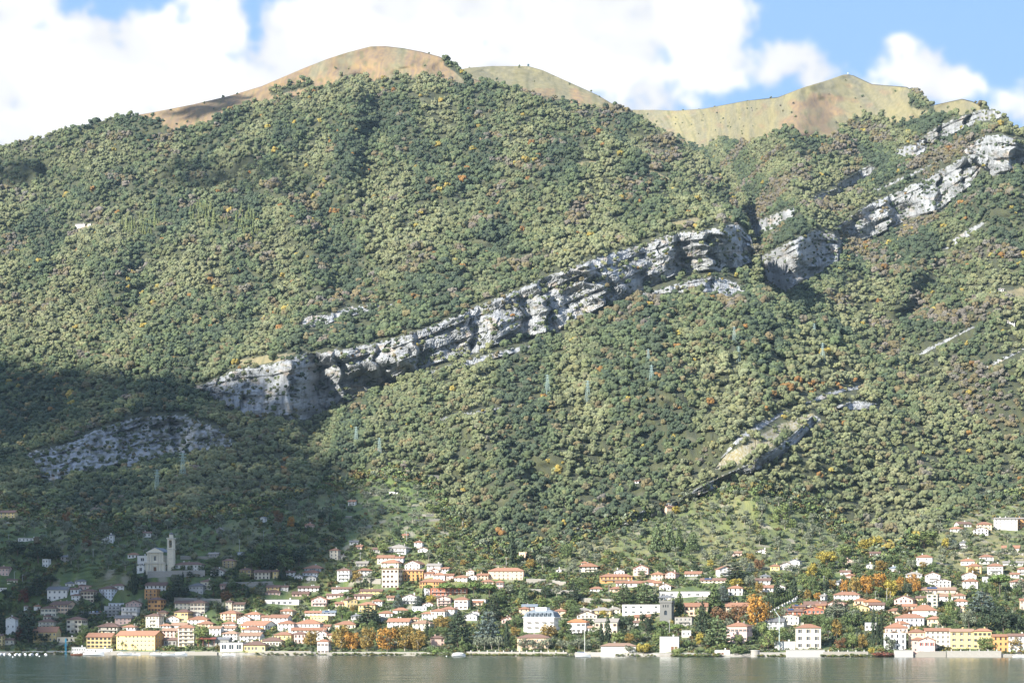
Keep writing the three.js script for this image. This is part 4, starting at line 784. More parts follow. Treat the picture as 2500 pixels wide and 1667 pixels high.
H(3, 40, 236, 834, 874, 'G', 'b', 'b', 2, 'row of pale terrace houses with brown roof, left of the cypresses', { turn: -5, ratio: .4 });
H(3, 322, 542, 856, 896, 'G', 'y', 'b', 2, 'row of yellow terrace houses with brown roof below the cypresses', { turn: -5, ratio: .4 });
H(3, -10, 152, 894, 930, 'G', 'p', 'b', 1, 'pinkish low terrace row, left of two', { turn: -4, ratio: .4 });
H(3, 262, 438, 900, 940, 'G', 'p', 'b', 1, 'pinkish low terrace row, right of two', { turn: -4, ratio: .4 });
H(3, 153, 292, 944, 1022, 'F', 'y', 'b', 2, 'lemon yellow gabled house with sunny end wall', { turn: 22, ratio: 1.0 });
H(3, 75, 156, 978, 1006, 'G', 'p', 't', 1, 'small red-roofed annexe left of the lemon yellow gable', { turn: -4 });
H(3, 303, 492, 994, 1062, 'H', 'y', 't', 2, 'yellow house with orange hip right of the lemon yellow gable', { turn: -12 });
H(3, 433, 548, 958, 1008, 'H', 'w', 't', 2, 'small white house with orange hip behind the yellow one', { turn: -10 });
H(3, 733, 902, 916, 990, 'F', 'w', 'b', 2, 'white chalet with wide brown gable between two blue cedars', { turn: -14, balcony: 1, balconyWide: .8 });
H(3, 583, 656, 918, 950, 'G', 'p', 't', 1, 'low house with red roof left of the blue cedar', { turn: -6 });
H(3, 1072, 1222, 924, 1006, 'F', 'p', 'b', 3, 'dusky pink chalet with tiers of balconies and shallow gable', { turn: -10, balcony: 1, balconyWide: .9, pitch: .3 });
H(3, 1243, 1402, 942, 1044, 'H', 'w', 't', 2, 'white villa with brown shutters and terracotta hip beside a cypress', { turn: -16, shutter: 'b' });
H(3, 1418, 1572, 942, 996, 'L', 'w', 's', 2, 'white modern house with grey flat roof right of the shuttered villa', { turn: -14 });
H(3, 1425, 1530, 966, 1006, 'G', 'a', 't', 1, 'low peach garage with red roof under the white modern house', { turn: -8 });
H(3, 828, 992, 1010, 1060, 'L', 'b', 's', 1, 'pale blue flat-roofed house beside a small cypress', { turn: -12 });
H(3, 938, 1046, 984, 1024, 'F', 'w', 't', 1, 'white gable with orange roof right above the pale blue flat house', { turn: -12 });
H(3, 1012, 1188, 1056, 1144, 'H', 'w', 't', 2, 'white villa with bright orange hip and dark windows, front of three', { turn: -22 });
H(3, 1108, 1276, 1036, 1110, 'H', 'w', 't', 2, 'white villa with orange hip, rear right of three', { turn: -18 });
H(3, 925, 1044, 1080, 1146, 'H', 'w', 't', 2, 'white villa with orange hip, left of three', { turn: -12 });
H(3, 503, 654, 1076, 1116, 'H', 'w', 't', 1, 'white bungalow with orange hip and glazed veranda', { turn: -10 });
H(3, 640, 800, 1046, 1080, 'H', 'w', 't', 1, 'low house with long orange roof above the bungalow', { turn: -8 });
H(3, 498, 582, 1126, 1160, 'F', 'g', 's', 1, 'grey gabled cottage below the bungalow with veranda', { turn: -10 });
H(3, 73, 302, 1186, 1230, 'H', 'c', 't', 1, 'cream house with broad terracotta roof left of the great cedar', { turn: -10 });
H(3, 228, 344, 1106, 1138, 'H', 'g', 's', 1, 'low grey-roofed house beside the great cedar', { turn: -8 });
H(3, 588, 832, 1156, 1215, 'G', 'w', 't', 2, 'white house with long orange roof just above the plane avenue', { turn: -12 });
H(3, 832, 1048, 1176, 1250, 'H', 'c', 'm', 2, 'cream house with brownish hip above the right end of the plane avenue', { turn: -18 });
H(3, 820, 900, 1130, 1164, 'H', 'a', 't', 1, 'small peach roof top behind the cream house by the plane avenue', { turn: -8 });
H(3, 1340, 1484, 1098, 1150, 'F', 'w', 's', 1, 'white gabled cottage with grey roof between the dark cedars', { turn: -12 });
H(3, 1410, 1500, 1070, 1110, 'F', 'w', 'b', 1, 'white gabled cottage with brown roof just behind the grey-roofed one', { turn: -10 });
H(3, 1008, 1146, 1320, 1402, 'H', 'p', 'b', 2, 'pink lakeside house with brown hip left of the great dark cedar', { turn: 8, skip: .6 });
// strip 4
H(4, -32, 332, 660, 750, 'H', 'a', 't', 3, 'long peach villa with red roof and a row of small attic windows', { turn: -8, ratio: .4, attic: 1, step: 3.2 }, 'villa', 'villa');
H(4, 858, 1056, 616, 672, 'H', 'c', 't', 2, 'broad cream chalet with layered red roofs on the green slope', { turn: -10, over: 1.3, balcony: 1, balconyWide: .6, balconyAt: .15 });
H(4, 880, 950, 580, 616, 'H', 'c', 't', 1, 'upper storey with red hip behind the broad cream chalet', { turn: -8 });
H(4, 632, 692, 646, 674, 'F', 'w', 'b', 1, 'tiny white gabled hut left of the broad cream chalet', { turn: -6 });
H(4, 1062, 1394, 716, 778, 'H', 'o', 't', 2, 'long orange villa with terracotta roofs and loggias', { turn: -8, ratio: .35, balcony: 1, balconyWide: .9 });
H(4, 1222, 1484, 776, 820, 'G', 'w', 't', 1, 'low white house with long orange roof below the orange villa', { turn: -6, ratio: .35 });
H(4, 1202, 1314, 662, 702, 'F', 'w', 'b', 1, 'white gabled bungalow above the long orange villa', { turn: -8 });
H(4, 1392, 1562, 630, 710, 'F', 'p', 't', 3, 'pink house with two gables and stone base', { turn: -14, balcony: 1, balconyWide: .5 });
H(4, 1568, 1696, 694, 756, 'H', 'a', 't', 2, 'peach house with red hip right of the pink twin-gabled house', { turn: -12 });
H(4, 1478, 1654, 772, 808, 'H', 'w', 't', 1, 'low white house with orange hip below the peach house', { turn: -10 });
H(4, 968, 1104, 836, 866, 'H', 'w', 't', 1, 'low house with orange roof left of the tall lamp post', { turn: -8 });
H(4, 1160, 1300, 836, 868, 'H', 'a', 't', 1, 'low house with orange roof in front of the dark cedars', { turn: -8 });
H(4, 45, 128, 770, 848, 'H', 'p', 't', 2, 'pink narrow house with red roof below the long peach villa', { turn: -12, shutter: 'k' });
H(4, 270, 376, 1034, 1090, 'H', 'a', 't', 2, 'peach house with orange hip behind the grand hotel', { turn: -8 });
H(4, 300, 455, 1008, 1048, 'G', 'p', 'z', 1, 'house with a pale blue-grey roof behind the grand hotel', { turn: -6 });
H(4, 408, 486, 1056, 1095, 'H', 'a', 't', 1, 'small orange roof peeping over the grand hotel', { turn: -6 });
H(4, 618, 738, 1054, 1110, 'H', 'a', 't', 2, 'peach house with orange hip right behind the grand hotel', { turn: -10 });
H(4, 98, 242, 1134, 1176, 'F', 'p', 't', 1, 'pink wide gabled house left of the grand hotel', { turn: -8 });
H(4, 826, 984, 1048, 1100, 'H', 'c', 'g', 2, 'cream apartments with grey-green roof, left of three', { turn: -10, balcony: 1, balconyWide: .8 });
H(4, 978, 1194, 1050, 1116, 'H', 'y', 'g', 2, 'yellowish apartments with grey-green roof, middle of three', { turn: -12, balcony: 1, balconyWide: .8 });
H(4, 1138, 1284, 1038, 1082, 'H', 'c', 'g', 2, 'cream apartments with grey-green roof, right of three', { turn: -14 });
H(4, 838, 1062, 1090, 1160, 'F', 'c', 'b', 2, 'cream chalet with broad brown gable in front of the apartments', { turn: -12, balcony: 1, balconyWide: .6, pitch: .36 });
H(4, 738, 962, 1164, 1275, 'H', 'w', 'f', 2, 'white villa with a fresh bright orange hipped roof', { turn: -16, shutter: 'k' }, 'villa', 'villa');
H(4, 1013, 1268, 1160, 1290, 'G', 'c', 'g', 2, 'cream villa with grey-brown tiled roof behind the pair of cypresses', { turn: -14, shutter: 'b' });
H(4, 948, 1030, 1215, 1270, 'G', 'w', 'm', 1, 'small white garage between the orange-roofed and grey-roofed villas', { turn: -6 });
H(4, 1283, 1658, 992, 1090, 'L', 'w', 's', 2, 'long white modern school building left of the stone tower', { turn: -4, ratio: .3, ww: 2.2, wh: 1.6, step: 5.5 }, 'school', 'school');
H(4, 252, 584, 1316, 1432, 'H', 'a', 'b', 2, 'low cream lakeside villa with dark brown hip behind olive trees', { turn: -8, ratio: .55, pitch: .34 }, 'villa', 'villa');
H(4, 1073, 1428, 1398, 1484, 'H', 'w', 'm', 1, 'long low white boathouse with pale brown hip on the lawn shore', { turn: -6, ratio: .4, skip: 1, sideWindows: 0, pitch: .36 }, 'boathouse', 'boathouse');
H(4, 1408, 1564, 1110, 1158, 'G', 'a', 't', 1, 'peach house with orange roof below the school', { turn: -6 });
H(4, 1390, 1450, 1165, 1200, 'G', 'w', 'b', 1, 'small pale house among the dark trees below the school', { turn: -6 });
// strip 5
H(5, 85, 184, 30, 112, 'G', 'a', 'b', 2, 'lone peach house beside a yellow tree above the olive terraces', { turn: 26, skip: .5 });
H(5, 35, 548, 864, 924, 'L', 'w', 's', 1, 'long white flat-roofed building behind the stone tower', { turn: -4, ratio: .18, ww: 2.6, wh: 1.4, step: 6 });
H(5, 443, 704, 750, 790, 'G', 'c', 'b', 2, 'long cream house with brown roof and solar panels above the flat building', { turn: -14, ratio: .4, solar: 1 });
H(5, 98, 238, 684, 746, 'F', 'p', 't', 2, 'pale pink gabled house on the terraces', { turn: -26, ratio: 1 });
H(5, 288, 468, 686, 716, 'G', 'w', 't', 1, 'low white house with terracotta roof between the gabled houses', { turn: -12 });
H(5, 598, 744, 640, 716, 'F', 'w', 't', 2, 'white gabled house with balcony left of the dark cedar', { turn: 16, balcony: 1, balconyWide: .8 });
H(5, -40, 98, 696, 750, 'H', 'a', 't', 2, 'peach house with terracotta hip left of the pale pink gable', { turn: -8 });
H(5, 38, 174, 806, 856, 'F', 'w', 't', 1, 'white gabled house just above the long flat-roofed building', { turn: -18 });
H(5, -20, 60, 775, 815, 'G', 'a', 't', 1, 'small peach house with orange roof above the white gable', { turn: -6 });
H(5, 983, 1108, 466, 486, 'F', 'w', 'b', 1, 'low white hut with brown gable among the olives', { turn: -8 });
H(5, 758, 854, 480, 514, 'G', 'p', 'm', 1, 'old reddish shed among the olives', { turn: -4 });
H(5, 1128, 1228, 614, 660, 'H', 'y', 't', 1, 'yellow cottage with red hip left of two white gables', { turn: -10 });
H(5, 1222, 1358, 598, 656, 'F', 'w', 'b', 2, 'white gabled house, left and lower of two beside the yellow cottage', { turn: -12 });
H(5, 1308, 1444, 566, 624, 'F', 'w', 's', 2, 'white gabled house with grey roof, right and upper of two', { turn: -24 });
H(5, 713, 874, 830, 902, 'H', 'w', 't', 2, 'white house with terracotta hip right of the blue cedar', { turn: -12 });
H(5, 980, 1144, 752, 792, 'G', 'w', 'b', 1, 'white house with brown roof above the round pine', { turn: -12 });
H(5, 1008, 1168, 822, 866, 'G', 'w', 't', 1, 'white house with red roof left of the tall conifer', { turn: -8 });
H(5, 1160, 1284, 816, 850, 'F', 'w', 'b', 1, 'small gabled house hidden by the tall conifer', { turn: -8 });
H(5, 1028, 1132, 714, 738, 'H', 'g', 's', 1, 'low house with grey roof up the slope', { turn: -6 });
H(5, 283, 520, 1006, 1102, 'G', 'a', 't', 2, 'peach house with orange roof right of the stone tower', { turn: -5, shutter: 'b' });
H(5, 688, 934, 1006, 1070, 'G', 'a', 't', 2, 'peach house with orange roof left of the big golden plane', { turn: -5, shutter: 'b' });
H(5, 1348, 1478, 1010, 1058, 'G', 'o', 'b', 1, 'house with brown roof and blue solar panels, upper of two', { turn: -6, solar: 1 });
H(5, 1270, 1464, 1056, 1104, 'G', 'r', 'b', 1, 'rust-red house with brown roof and solar panels, lower of two', { turn: -4, solar: 1 });
H(5, 1448, 1664, 1036, 1088, 'F', 'r', 'b', 1, 'rust-red house with wide glazed gable', { turn: -6, pitch: .3, ww: 1.8 });
H(5, 1458, 1684, 990, 1030, 'G', 'a', 'b', 1, 'peach house with glazed front behind the rust-red gable', { turn: -6 });
H(5, 1058, 1288, 1156, 1240, 'G', 'g', 's', 2, 'weathered grey house with dark slate roof left of the crane', { turn: -14 });
H(5, 1218, 1434, 1104, 1196, 'F', 'c', 'b', 2, 'cream house with shallow gable behind the crane', { turn: -14, pitch: .24 });
H(5, 1168, 1378, 1356, 1432, 'L', 'w', 'g', 1, 'low white lakeside building with greenish flat roof left of the square villa', { turn: -4, ratio: .4, skip: 1, sideWindows: 0 });
H(5, 700, 956, 1204, 1372, 'H', 'p', 't', 2, 'pale pink villa with terracotta hip and roof finials beside the big fir', { turn: -26, shutter: 'k' }, 'villa', 'villa');
H(5, 258, 358, 1246, 1310, 'L', 'w', 's', 1, 'small white cube house with roof railing above the modern boathouse', { turn: -8 });
H(5, 1620, 1696, 905, 965, 'G', 'g', 'g', 2, 'grey shed with pale roof beside the road on the slope', { turn: -30 });
// strip 6
H(6, 1722, 1948, 146, 258, 'G', 'w', 'g', 4, 'long white block with four rows of small windows at upper right', { turn: -4, ratio: .35, ww: .9, wh: 1.1, pitch: .3 }, 'apartment_block', 'building');
H(6, 1948, 2060, 146, 240, 'G', 'o', 'g', 3, 'orange continuation of the long white block at the right edge', { turn: -4, pitch: .3 });
H(6, 1543, 1704, 202, 250, 'H', 'a', 't', 2, 'peach house with terracotta hip left of the long white block', { turn: -10 });
H(6, 1512, 1664, 250, 304, 'F', 'w', 'b', 2, 'white gabled house below the peach one at upper right', { turn: -6, pitch: .36 });
H(6, 1338, 1494, 196, 232, 'G', 'w', 'b', 1, 'white house with low brown gables, highest of the upper right hamlet', { turn: 14 });
H(6, 1283, 1418, 246, 280, 'H', 'w', 't', 1, 'white bungalow with red hip, leftmost of the upper right hamlet', { turn: -10 });
H(6, 1378, 1474, 384, 440, 'H', 'w', 's', 2, 'white house with dark roof and deep balconies beside a blue cedar', { turn: -10, balcony: 1, balconyWide: .9 });
H(6, 1793, 1984, 432, 476, 'G', 'c', 't', 1, 'long cream barn with red roof by the pale yard at right', { turn: -16, skip: .7 });
H(6, 498, 608, 484, 536, 'G', 'w', 'b', 2, 'small white and brown chalet under the yellow trees', { turn: -8, balcony: 1, balconyWide: .9 });
H(6, 223, 368, 568, 606, 'F', 'p', 'b', 1, 'pinkish bungalow with wide brown gable under the yellow trees', { turn: -10 });
H(6, 463, 534, 598, 640, 'F', 'w', 's', 1, 'small white gabled cottage above the orange trees', { turn: -10 });
H(6, 688, 812, 634, 678, 'H', 'w', 'z', 1, 'white house with blue-grey roof above the orange trees', { turn: -14 });
H(6, 953, 1128, 526, 614, 'H', 'w', 't', 2, 'large plain white house with terracotta hip amid trees', { turn: -14, skip: .45 });
H(6, 1388, 1538, 562, 606, 'H', 'w', 't', 1, 'white house with peaked terracotta hip left of the yellowish balconied one', { turn: -12 });
H(6, 1572, 1724, 522, 596, 'H', 'w', 't', 2, 'white house with terracotta hip and glazed balconies above the others', { turn: -12, balcony: 1, balconyWide: .8 });
H(6, 1443, 1608, 614, 700, 'H', 'y', 't', 3, 'yellow house with stepped balconies and orange roof', { turn: -14, balcony: 1, balconyWide: .7 });
H(6, 1648, 1818, 612, 704, 'H', 'w', 't', 2, 'white two-storey villa with terracotta hip above the umbrella pine', { turn: -12, balcony: 1, balconyWide: .7 });
H(6, 1808, 2010, 578, 616, 'G', 'w', 'g', 1, 'long white bungalow with grey roof at right edge', { turn: -10, ratio: .4 });
H(6, 1948, 2060, 642, 700, 'H', 'w', 't', 2, 'white house with red hip cut off by the right edge', { turn: -10, balcony: 1, balconyWide: .8 });
H(6, 1398, 1554, 698, 750, 'F', 'w', 't', 2, 'white gabled house below the yellow balconied one', { turn: -10 });
H(6, 1408, 1574, 762, 836, 'H', 'w', 't', 2, 'white house with red hip, lowest of the stack left of the umbrella pine', { turn: -14 });
H(6, 1886, 2060, 766, 840, 'H', 'w', 't', 2, 'white villa with terracotta hip and dark shutters at right edge', { turn: 14, balcony: 1, balconyWide: .7, shutter: 'k' });
H(6, 848, 1024, 696, 752, 'H', 'w', 'g', 2, 'white house with grey pyramid roof behind the orange trees', { turn: -12 });
H(6, 1038, 1208, 698, 798, 'F', 'w', 't', 3, 'white three-storey gabled house with balcony right of the orange trees', { turn: -16, balcony: 1, balconyWide: .5, pitch: .36 });
H(6, 1133, 1304, 756, 820, 'F', 'w', 'b', 2, 'white house with shallow dark gable in front of the three-storey one', { turn: -10, pitch: .26 });
H(6, 208, 314, 668, 700, 'G', 'w', 'b', 1, 'low white house with brown roof behind the golden trees', { turn: -8 });
H(6, 258, 356, 704, 732, 'H', 'p', 't', 1, 'low red roof behind the leftmost golden trees', { turn: -8 });
H(6, 163, 254, 768, 806, 'F', 'w', 's', 1, 'white gabled cottage left of the golden trees', { turn: 20 });
H(6, 143, 420, 894, 956, 'H', 'w', 't', 2, 'long white house with red hip below the golden trees', { turn: -18, ratio: .5 });
H(6, 78, 280, 978, 1022, 'F', 'p', 't', 1, 'pink house with broad terracotta gables', { turn: -16, ratio: 1 });
H(6, 343, 478, 950, 994, 'H', 'a', 't', 1, 'peach house with orange roof between two red-roofed houses', { turn: -10 });
H(6, 438, 616, 964, 1004, 'H', 'a', 'f', 1, 'house with bright orange-red hip below the golden trees', { turn: -10 });
H(6, 283, 514, 1020, 1066, 'F', 'y', 'b', 1, 'yellowish house with wide brown gable and glazed front', { turn: -12, pitch: .3 });
H(6, 488, 654, 992, 1056, 'G', 'w', 'b', 2, 'white house with brown roof and carport right of the yellowish gable', { turn: -12 });
H(6, -30, 68, 996, 1046, 'G', 'o', 't', 1, 'orange-walled house with red roof right of the rust-red gable', { turn: -8 });
H(6, 733, 966, 938, 1010, 'F', 'p', 'b', 2, 'pink gabled house left of the green-shuttered block', { turn: -22, ratio: .9 });
H(6, 953, 1066, 922, 980, 'G', 'y', 'b', 2, 'yellow house with brown balcony touching the green-shuttered block', { turn: -10, balcony: 1, balconyWide: .9 });
H(6, 1058, 1184, 892, 1026, 'L', 'c', 'g', 4, 'cream four-storey block with green shutters', { turn: -22, shutter: 'g' });
H(6, 1008, 1344, 842, 882, 'G', 'p', 'm', 1, 'long house with solar panels on its roof above the green-shuttered block', { turn: -6, ratio: .35, solar: 1 });
H(6, 1180, 1322, 906, 966, 'G', 'w', 'm', 2, 'white house with faded red roof right of the green-shuttered block', { turn: -10 });
H(6, 1318, 1448, 902, 944, 'H', 'c', 't', 1, 'cream house with orange hip right of the tall pyramid tree', { turn: -12 });
H(6, 1308, 1474, 958, 1010, 'H', 'w', 't', 2, 'white house with orange roof below the cream one by the pyramid tree', { turn: -16 });
H(6, 1333, 1444, 1020, 1084, 'F', 'a', 'm', 2, 'peach gabled house end right of the pyramid tree', { turn: -18 });
H(6, 818, 964, 1004, 1044, 'G', 'a', 't', 1, 'low peach house with orange roof behind the big white gable', { turn: -10 });
H(6, 678, 824, 1050, 1084, 'H', 'a', 't', 1, 'small house with dark orange hip left of the big white one', { turn: -10 });
H(6, 908, 1164, 1048, 1112, 'H', 'w', 't', 2, 'white house with very large orange roof', { turn: -8, pitch: .6, skip: .6 });
H(6, 743, 1054, 1120, 1216, 'H', 'b', 't', 2, 'large pale white villa with terracotta hip above the waterfront', { turn: -14, ratio: .6 });
H(6, 1058, 1214, 1132, 1206, 'H', 'a', 't', 2, 'apricot square house with terracotta hip above the waterfront', { turn: -10 });
H(6, 726, 894, 1180, 1226, 'H', 'w', 't', 1, 'small white house with orange hip in front of the large pale villa', { turn: -8 });
H(6, 640, 880, 1216, 1275, 'H', 'p', 't', 1, 'pink house with orange roof behind the arcaded white villa', { turn: -8 });
H(6, 872, 1048, 1262, 1420, 'H', 'a', 't', 3, 'peach waterfront house with orange roof and dormer', { turn: -10 }, 'waterfront_house');
H(6, 1038, 1290, 1246, 1420, 'G', 'c', 't', 4, 'cream four-storey waterfront house with long red roof', { turn: -3, ratio: .5, step: 3.3 }, 'waterfront_house');
H(6, 1284, 1518, 1252, 1424, 'G', 'y', 'm', 3, 'bright yellow waterfront house with grey-red roof', { turn: -7, shutter: 'k', step: 4.4, ratio: .5 }, 'waterfront_house');
H(6, 1514, 1708, 1252, 1430, 'H', 'y', 't', 3, 'yellow waterfront house with olive shutters and red hip', { turn: -14, shutter: 'g', ratio: .6 }, 'waterfront_house');
H(6, 1706, 1862, 1300, 1454, 'G', 'o', 't', 3, 'orange waterfront house behind the pollarded planes', { turn: -6, ratio: .6 }, 'waterfront_house');
H(6, 1858, 2060, 1296, 1454, 'G', 'w', 'b', 3, 'white waterfront house with brown roof at the right edge', { turn: -6, ratio: .5 }, 'waterfront_house');
H(6, 448, 580, 1170, 1256, 'L', 'w', 'z', 1, 'white garden house with blue-grey roof left of the three cypresses', { turn: -8 });
H(6, 1972, 2060, 946, 1046, 'G', 'a', 't', 2, 'peach house with red roof cut off by the right edge, above dark trees', { turn: -8 });
H(6, 1880, 1970, 690, 730, 'G', 'w', 't', 1, 'small white house behind the umbrella pine', { turn: -8 });
H(6, 1600, 1680, 720, 790, 'L', 'g', 's', 1, 'grey concrete garage left of the umbrella pine', { turn: -20 });

// farmsteads up on the wooded slopes
function F(px, py, wpx, hpx, roof, wall, tile, floors, label, opt = {}) {
  const X0 = (px - wpx / 2 - 0) * SC, Yb = (py - 1230) * SC; return H(1, X0, X0 + wpx * SC, Yb - hpx * SC, Yb, roof, wall, tile, floors, label, { turn: -12, ...opt });
}
F(196, 556, 26, 9, 'G', 'w', 'g', 1, 'low white farmstead in a clearing high on the left mountainside', { ratio: .4 });
F(218, 554, 9, 7, 'L', 'w', 'g', 1, 'small white outbuilding right of the high white farmstead', {});
F(247, 516, 9, 9, 'G', 'r', 'm', 1, 'tiny reddish hut above the high white farmstead', {});
F(648, 858, 32, 8, 'G', 'w', 'g', 1, 'white farmhouse on the meadow above the great cliff', { ratio: .4 });
F(475, 873, 12, 6, 'G', 's', 'g', 1, 'small stone hut left of the meadow above the great cliff', {});
F(292, 918, 14, 6, 'F', 'w', 'g', 1, 'tiny white hut at the upper rim of the great shadow', {});
F(1538, 1092, 30, 14, 'F', 's', 'g', 2, 'pale stone chapel ruin among trees on the sunny slope', { pitch: .5 });
F(1556, 1180, 12, 6, 'G', 'w', 'b', 1, 'tiny white cottage in the wood below the chapel ruin', {});
F(1630, 1182, 12, 7, 'G', 'w', 'b', 1, 'tiny white cottage with brown roof right of the other one in the wood', {});
F(860, 1234, 20, 10, 'G', 'w', 't', 2, 'white house with red roof alone on the shaded upper meadows', { balcony: 1 });
F(962, 1206, 24, 5, 'L', 'w', 's', 1, 'long white shed at the top of the terraces', { ratio: .3 });
F(898, 1212, 18, 7, 'G', 's', 'g', 1, 'grey stone hut left of the long white shed', {});
F(2446, 712, 14, 6, 'G', 'w', 'g', 1, 'small white farm far up on the right mountain', { on: 'D' });
F(2470, 792, 20, 8, 'G', 'w', 'g', 1, 'pale farmhouse on the right mountain near the edge', { on: 'D' });

// ---------------------------------------------------------------- landmark buildings
function frameAt(c, X0, X1, Yb) { const [a] = spot(c, X0, 0), [b, pyb] = spot(c, X1, Yb), G = ground((a + b) / 2, pyb), u = K * -G.z; return { G, u: u / SC, w: (b - a) * u }; }
{ // church with its bell tower
  const { G, u } = frameAt(1, 1432, 1650, 678), g = new THREE.Group(); g.name = 'church';
  const m = (v) => v * u, W = m(205), lowH = m(98), hi = m(200), D = 22, pale = new THREE.MeshStandardMaterial({ color: rgb(.72, .66, .52), map: plaster, roughness: .92 }), trim = new THREE.MeshStandardMaterial({ color: rgb(.60, .56, .46), map: plaster, roughness: .9 });
  const facade = [[-W / 2, -4], [W / 2, -4], [W / 2, lowH], [W * .40, lowH], [W * .40, hi], [-W * .40, hi], [-W * .40, lowH], [-W / 2, lowH]];
  const pf = panel(facade, [[0, 2.2, 2.4, 4.6], [0, lowH + m(45), m(24), m(44)]], .8); pf.translate(0, 0, D / 2);
  mesh('wall', mergeGeometries([pf, box(W * .78, hi, D - 1, 0, hi / 2 - 2, -.6), box(W * .98, lowH, D * .8, 0, lowH / 2 - 2, -1.4)]), pale, g);
  const pil = []; for (const x of [-.46, -.30, -.16, .16, .30, .46]) { pil.push(box(m(9), lowH + 3, .5, x * W, lowH / 2 - 1.5, D / 2 + .25)); if (Math.abs(x) < .4) pil.push(box(m(9), hi - lowH, .5, x * W, (hi + lowH) / 2, D / 2 + .25)); }
  mesh('pilaster', mergeGeometries(pil), trim, g);
  mesh('cornice', mergeGeometries([box(W * 1.04, 1.0, 1.1, 0, lowH, D / 2 + .5), box(W * .86, .8, 1.1, 0, hi, D / 2 + .5), box(m(44), .5, .7, 0, m(66), D / 2 + .45), box(m(36), .5, .7, 0, lowH + m(74), D / 2 + .45)]), trim, g);
  const ped = panel([[-W * .42, 0], [W * .42, 0], [0, m(42)]], [], 1); ped.translate(0, hi + .4, D / 2 + .2); mesh('pediment', ped, pale, g);
  const rf = gableRoof(W * .82, D - 1, hi + .5, .4, m(42) / (W * .41), true).geo; mesh('roof', rf, toned('roof', 'z', 1), g);
  const doorLeaf = mesh('door', box(2.4, 4.6, .2, 0, 2.2, D / 2 - .5), woodMat, g);
  const win = mesh('window', box(m(24), m(44), .2, 0, lowH + m(45), D / 2 - .5), glassMat, g); mesh('pane_bar', box(.2, m(44), .1, 0, lowH + m(45), D / 2 - .35), frameMat, win);
  // bell tower, right of the facade
  const tx = W / 2 + m(44), tw = m(62), th = m(335), t = mesh('bell_tower', mergeGeometries([box(tw, th - m(86) + 4, tw, 0, (th - m(86)) / 2 - 2, 0), box(tw * .24, m(86), tw, -tw * .38, th - m(43), 0), box(tw * .24, m(86), tw, tw * .38, th - m(43), 0), box(tw * .52, m(14), tw, 0, th - m(7), 0), box(tw * .52, m(86), tw * .2, 0, th - m(43), -tw * .4)]), pale, g); t.position.set(tx, 0, D / 2 - 5);
  mesh('cornice', mergeGeometries([box(tw * 1.14, .7, tw * 1.14, 0, th - m(100), 0), box(tw * 1.2, 1.0, tw * 1.2, 0, th + .4, 0), box(tw * 1.08, .5, tw * 1.08, 0, th * .42, 0)]), trim, t);
  const lan = mesh('lantern', mergeGeometries([new THREE.CylinderGeometry(tw * .34, tw * .36, m(40), 8).toNonIndexed().translate(0, th + m(22), 0)]), pale, t);
  mesh('dome', new THREE.SphereGeometry(tw * .37, 12, 8, 0, 6.3, 0, 1.57).translate(0, th + m(42), 0).scale(1, 1, 1), toned('roof', 's', 2), t);
  mesh('finial', mergeGeometries([box(.14, 2.4, .14, 0, th + m(42) + tw * .37 + 1, 0), box(.9, .14, .14, 0, th + m(42) + tw * .37 + 1.6, 0)]), railMat, t);
  mesh('bell', new THREE.CylinderGeometry(.4, 1.0, 1.4, 10).translate(0, th - m(50), 0), railMat, t);
  g.position.copy(G).add(V(0, 0, -D / 2)); g.rotation.y = -10 * Math.PI / 180;
  tag(g, 'cream baroque church with two-storey facade and slender bell tower', 'church'); scene.add(g); footprints.push([G.x, G.z - 10, 16]);
}
{ // churchyard chapel and terrace wall
  H(1, 1342, 1428, 612, 680, 'F', 'w', 's', 1, 'small white chapel with arched doorway left of the church front', { turn: -6, ww: 2.2, wh: 3, step: 9, ratio: .6, pitch: .5 }, 'chapel', 'chapel');
}
const quayWhite = new THREE.MeshStandardMaterial({ color: rgb(.54, .52, .48), map: tiles, roughness: .9 });
function villaBase(c, X0, X1, Ye, Yb, label, mat, name = 'quay_wall', category = 'wall') {
  const { G, u } = frameAt(c, X0, X1, Yb), w = (X1 - X0) * u, h = (Yb - Ye) * u;
  const o = new THREE.Group(); o.name = numbered(name); mesh('masonry', box(w, h + 5, 3, 0, h / 2 - 2.5, 0), mat || stoneMat, o); mesh('coping', box(w + .3, .3, 3.3, 0, h + .15, 0), concrete, o);
  o.position.copy(G).add(V(0, 0, 1.2)); tag(o, label, category, null, 'thing'); scene.add(o); return o;
}
{ // square white villa on its own quay
  const g = H(5, 1374, 1632, 1218, 1428, 'H', 'c', 't', 3, 'square cream-white lakeside villa with three rows of shuttered windows', { turn: -5, ratio: .75, step: 5.0, ww: 1.3, wh: 2.5, shutter: 'k', skip: 0, pitch: .36 }, 'villa', 'villa');
  villaBase(5, 1285, 1660, 1436, 1506, 'white quay wall under the square cream-white villa', quayWhite);
}
const paleBlind = new THREE.MeshStandardMaterial({ color: rgb(.50, .49, .45), roughness: .8 });
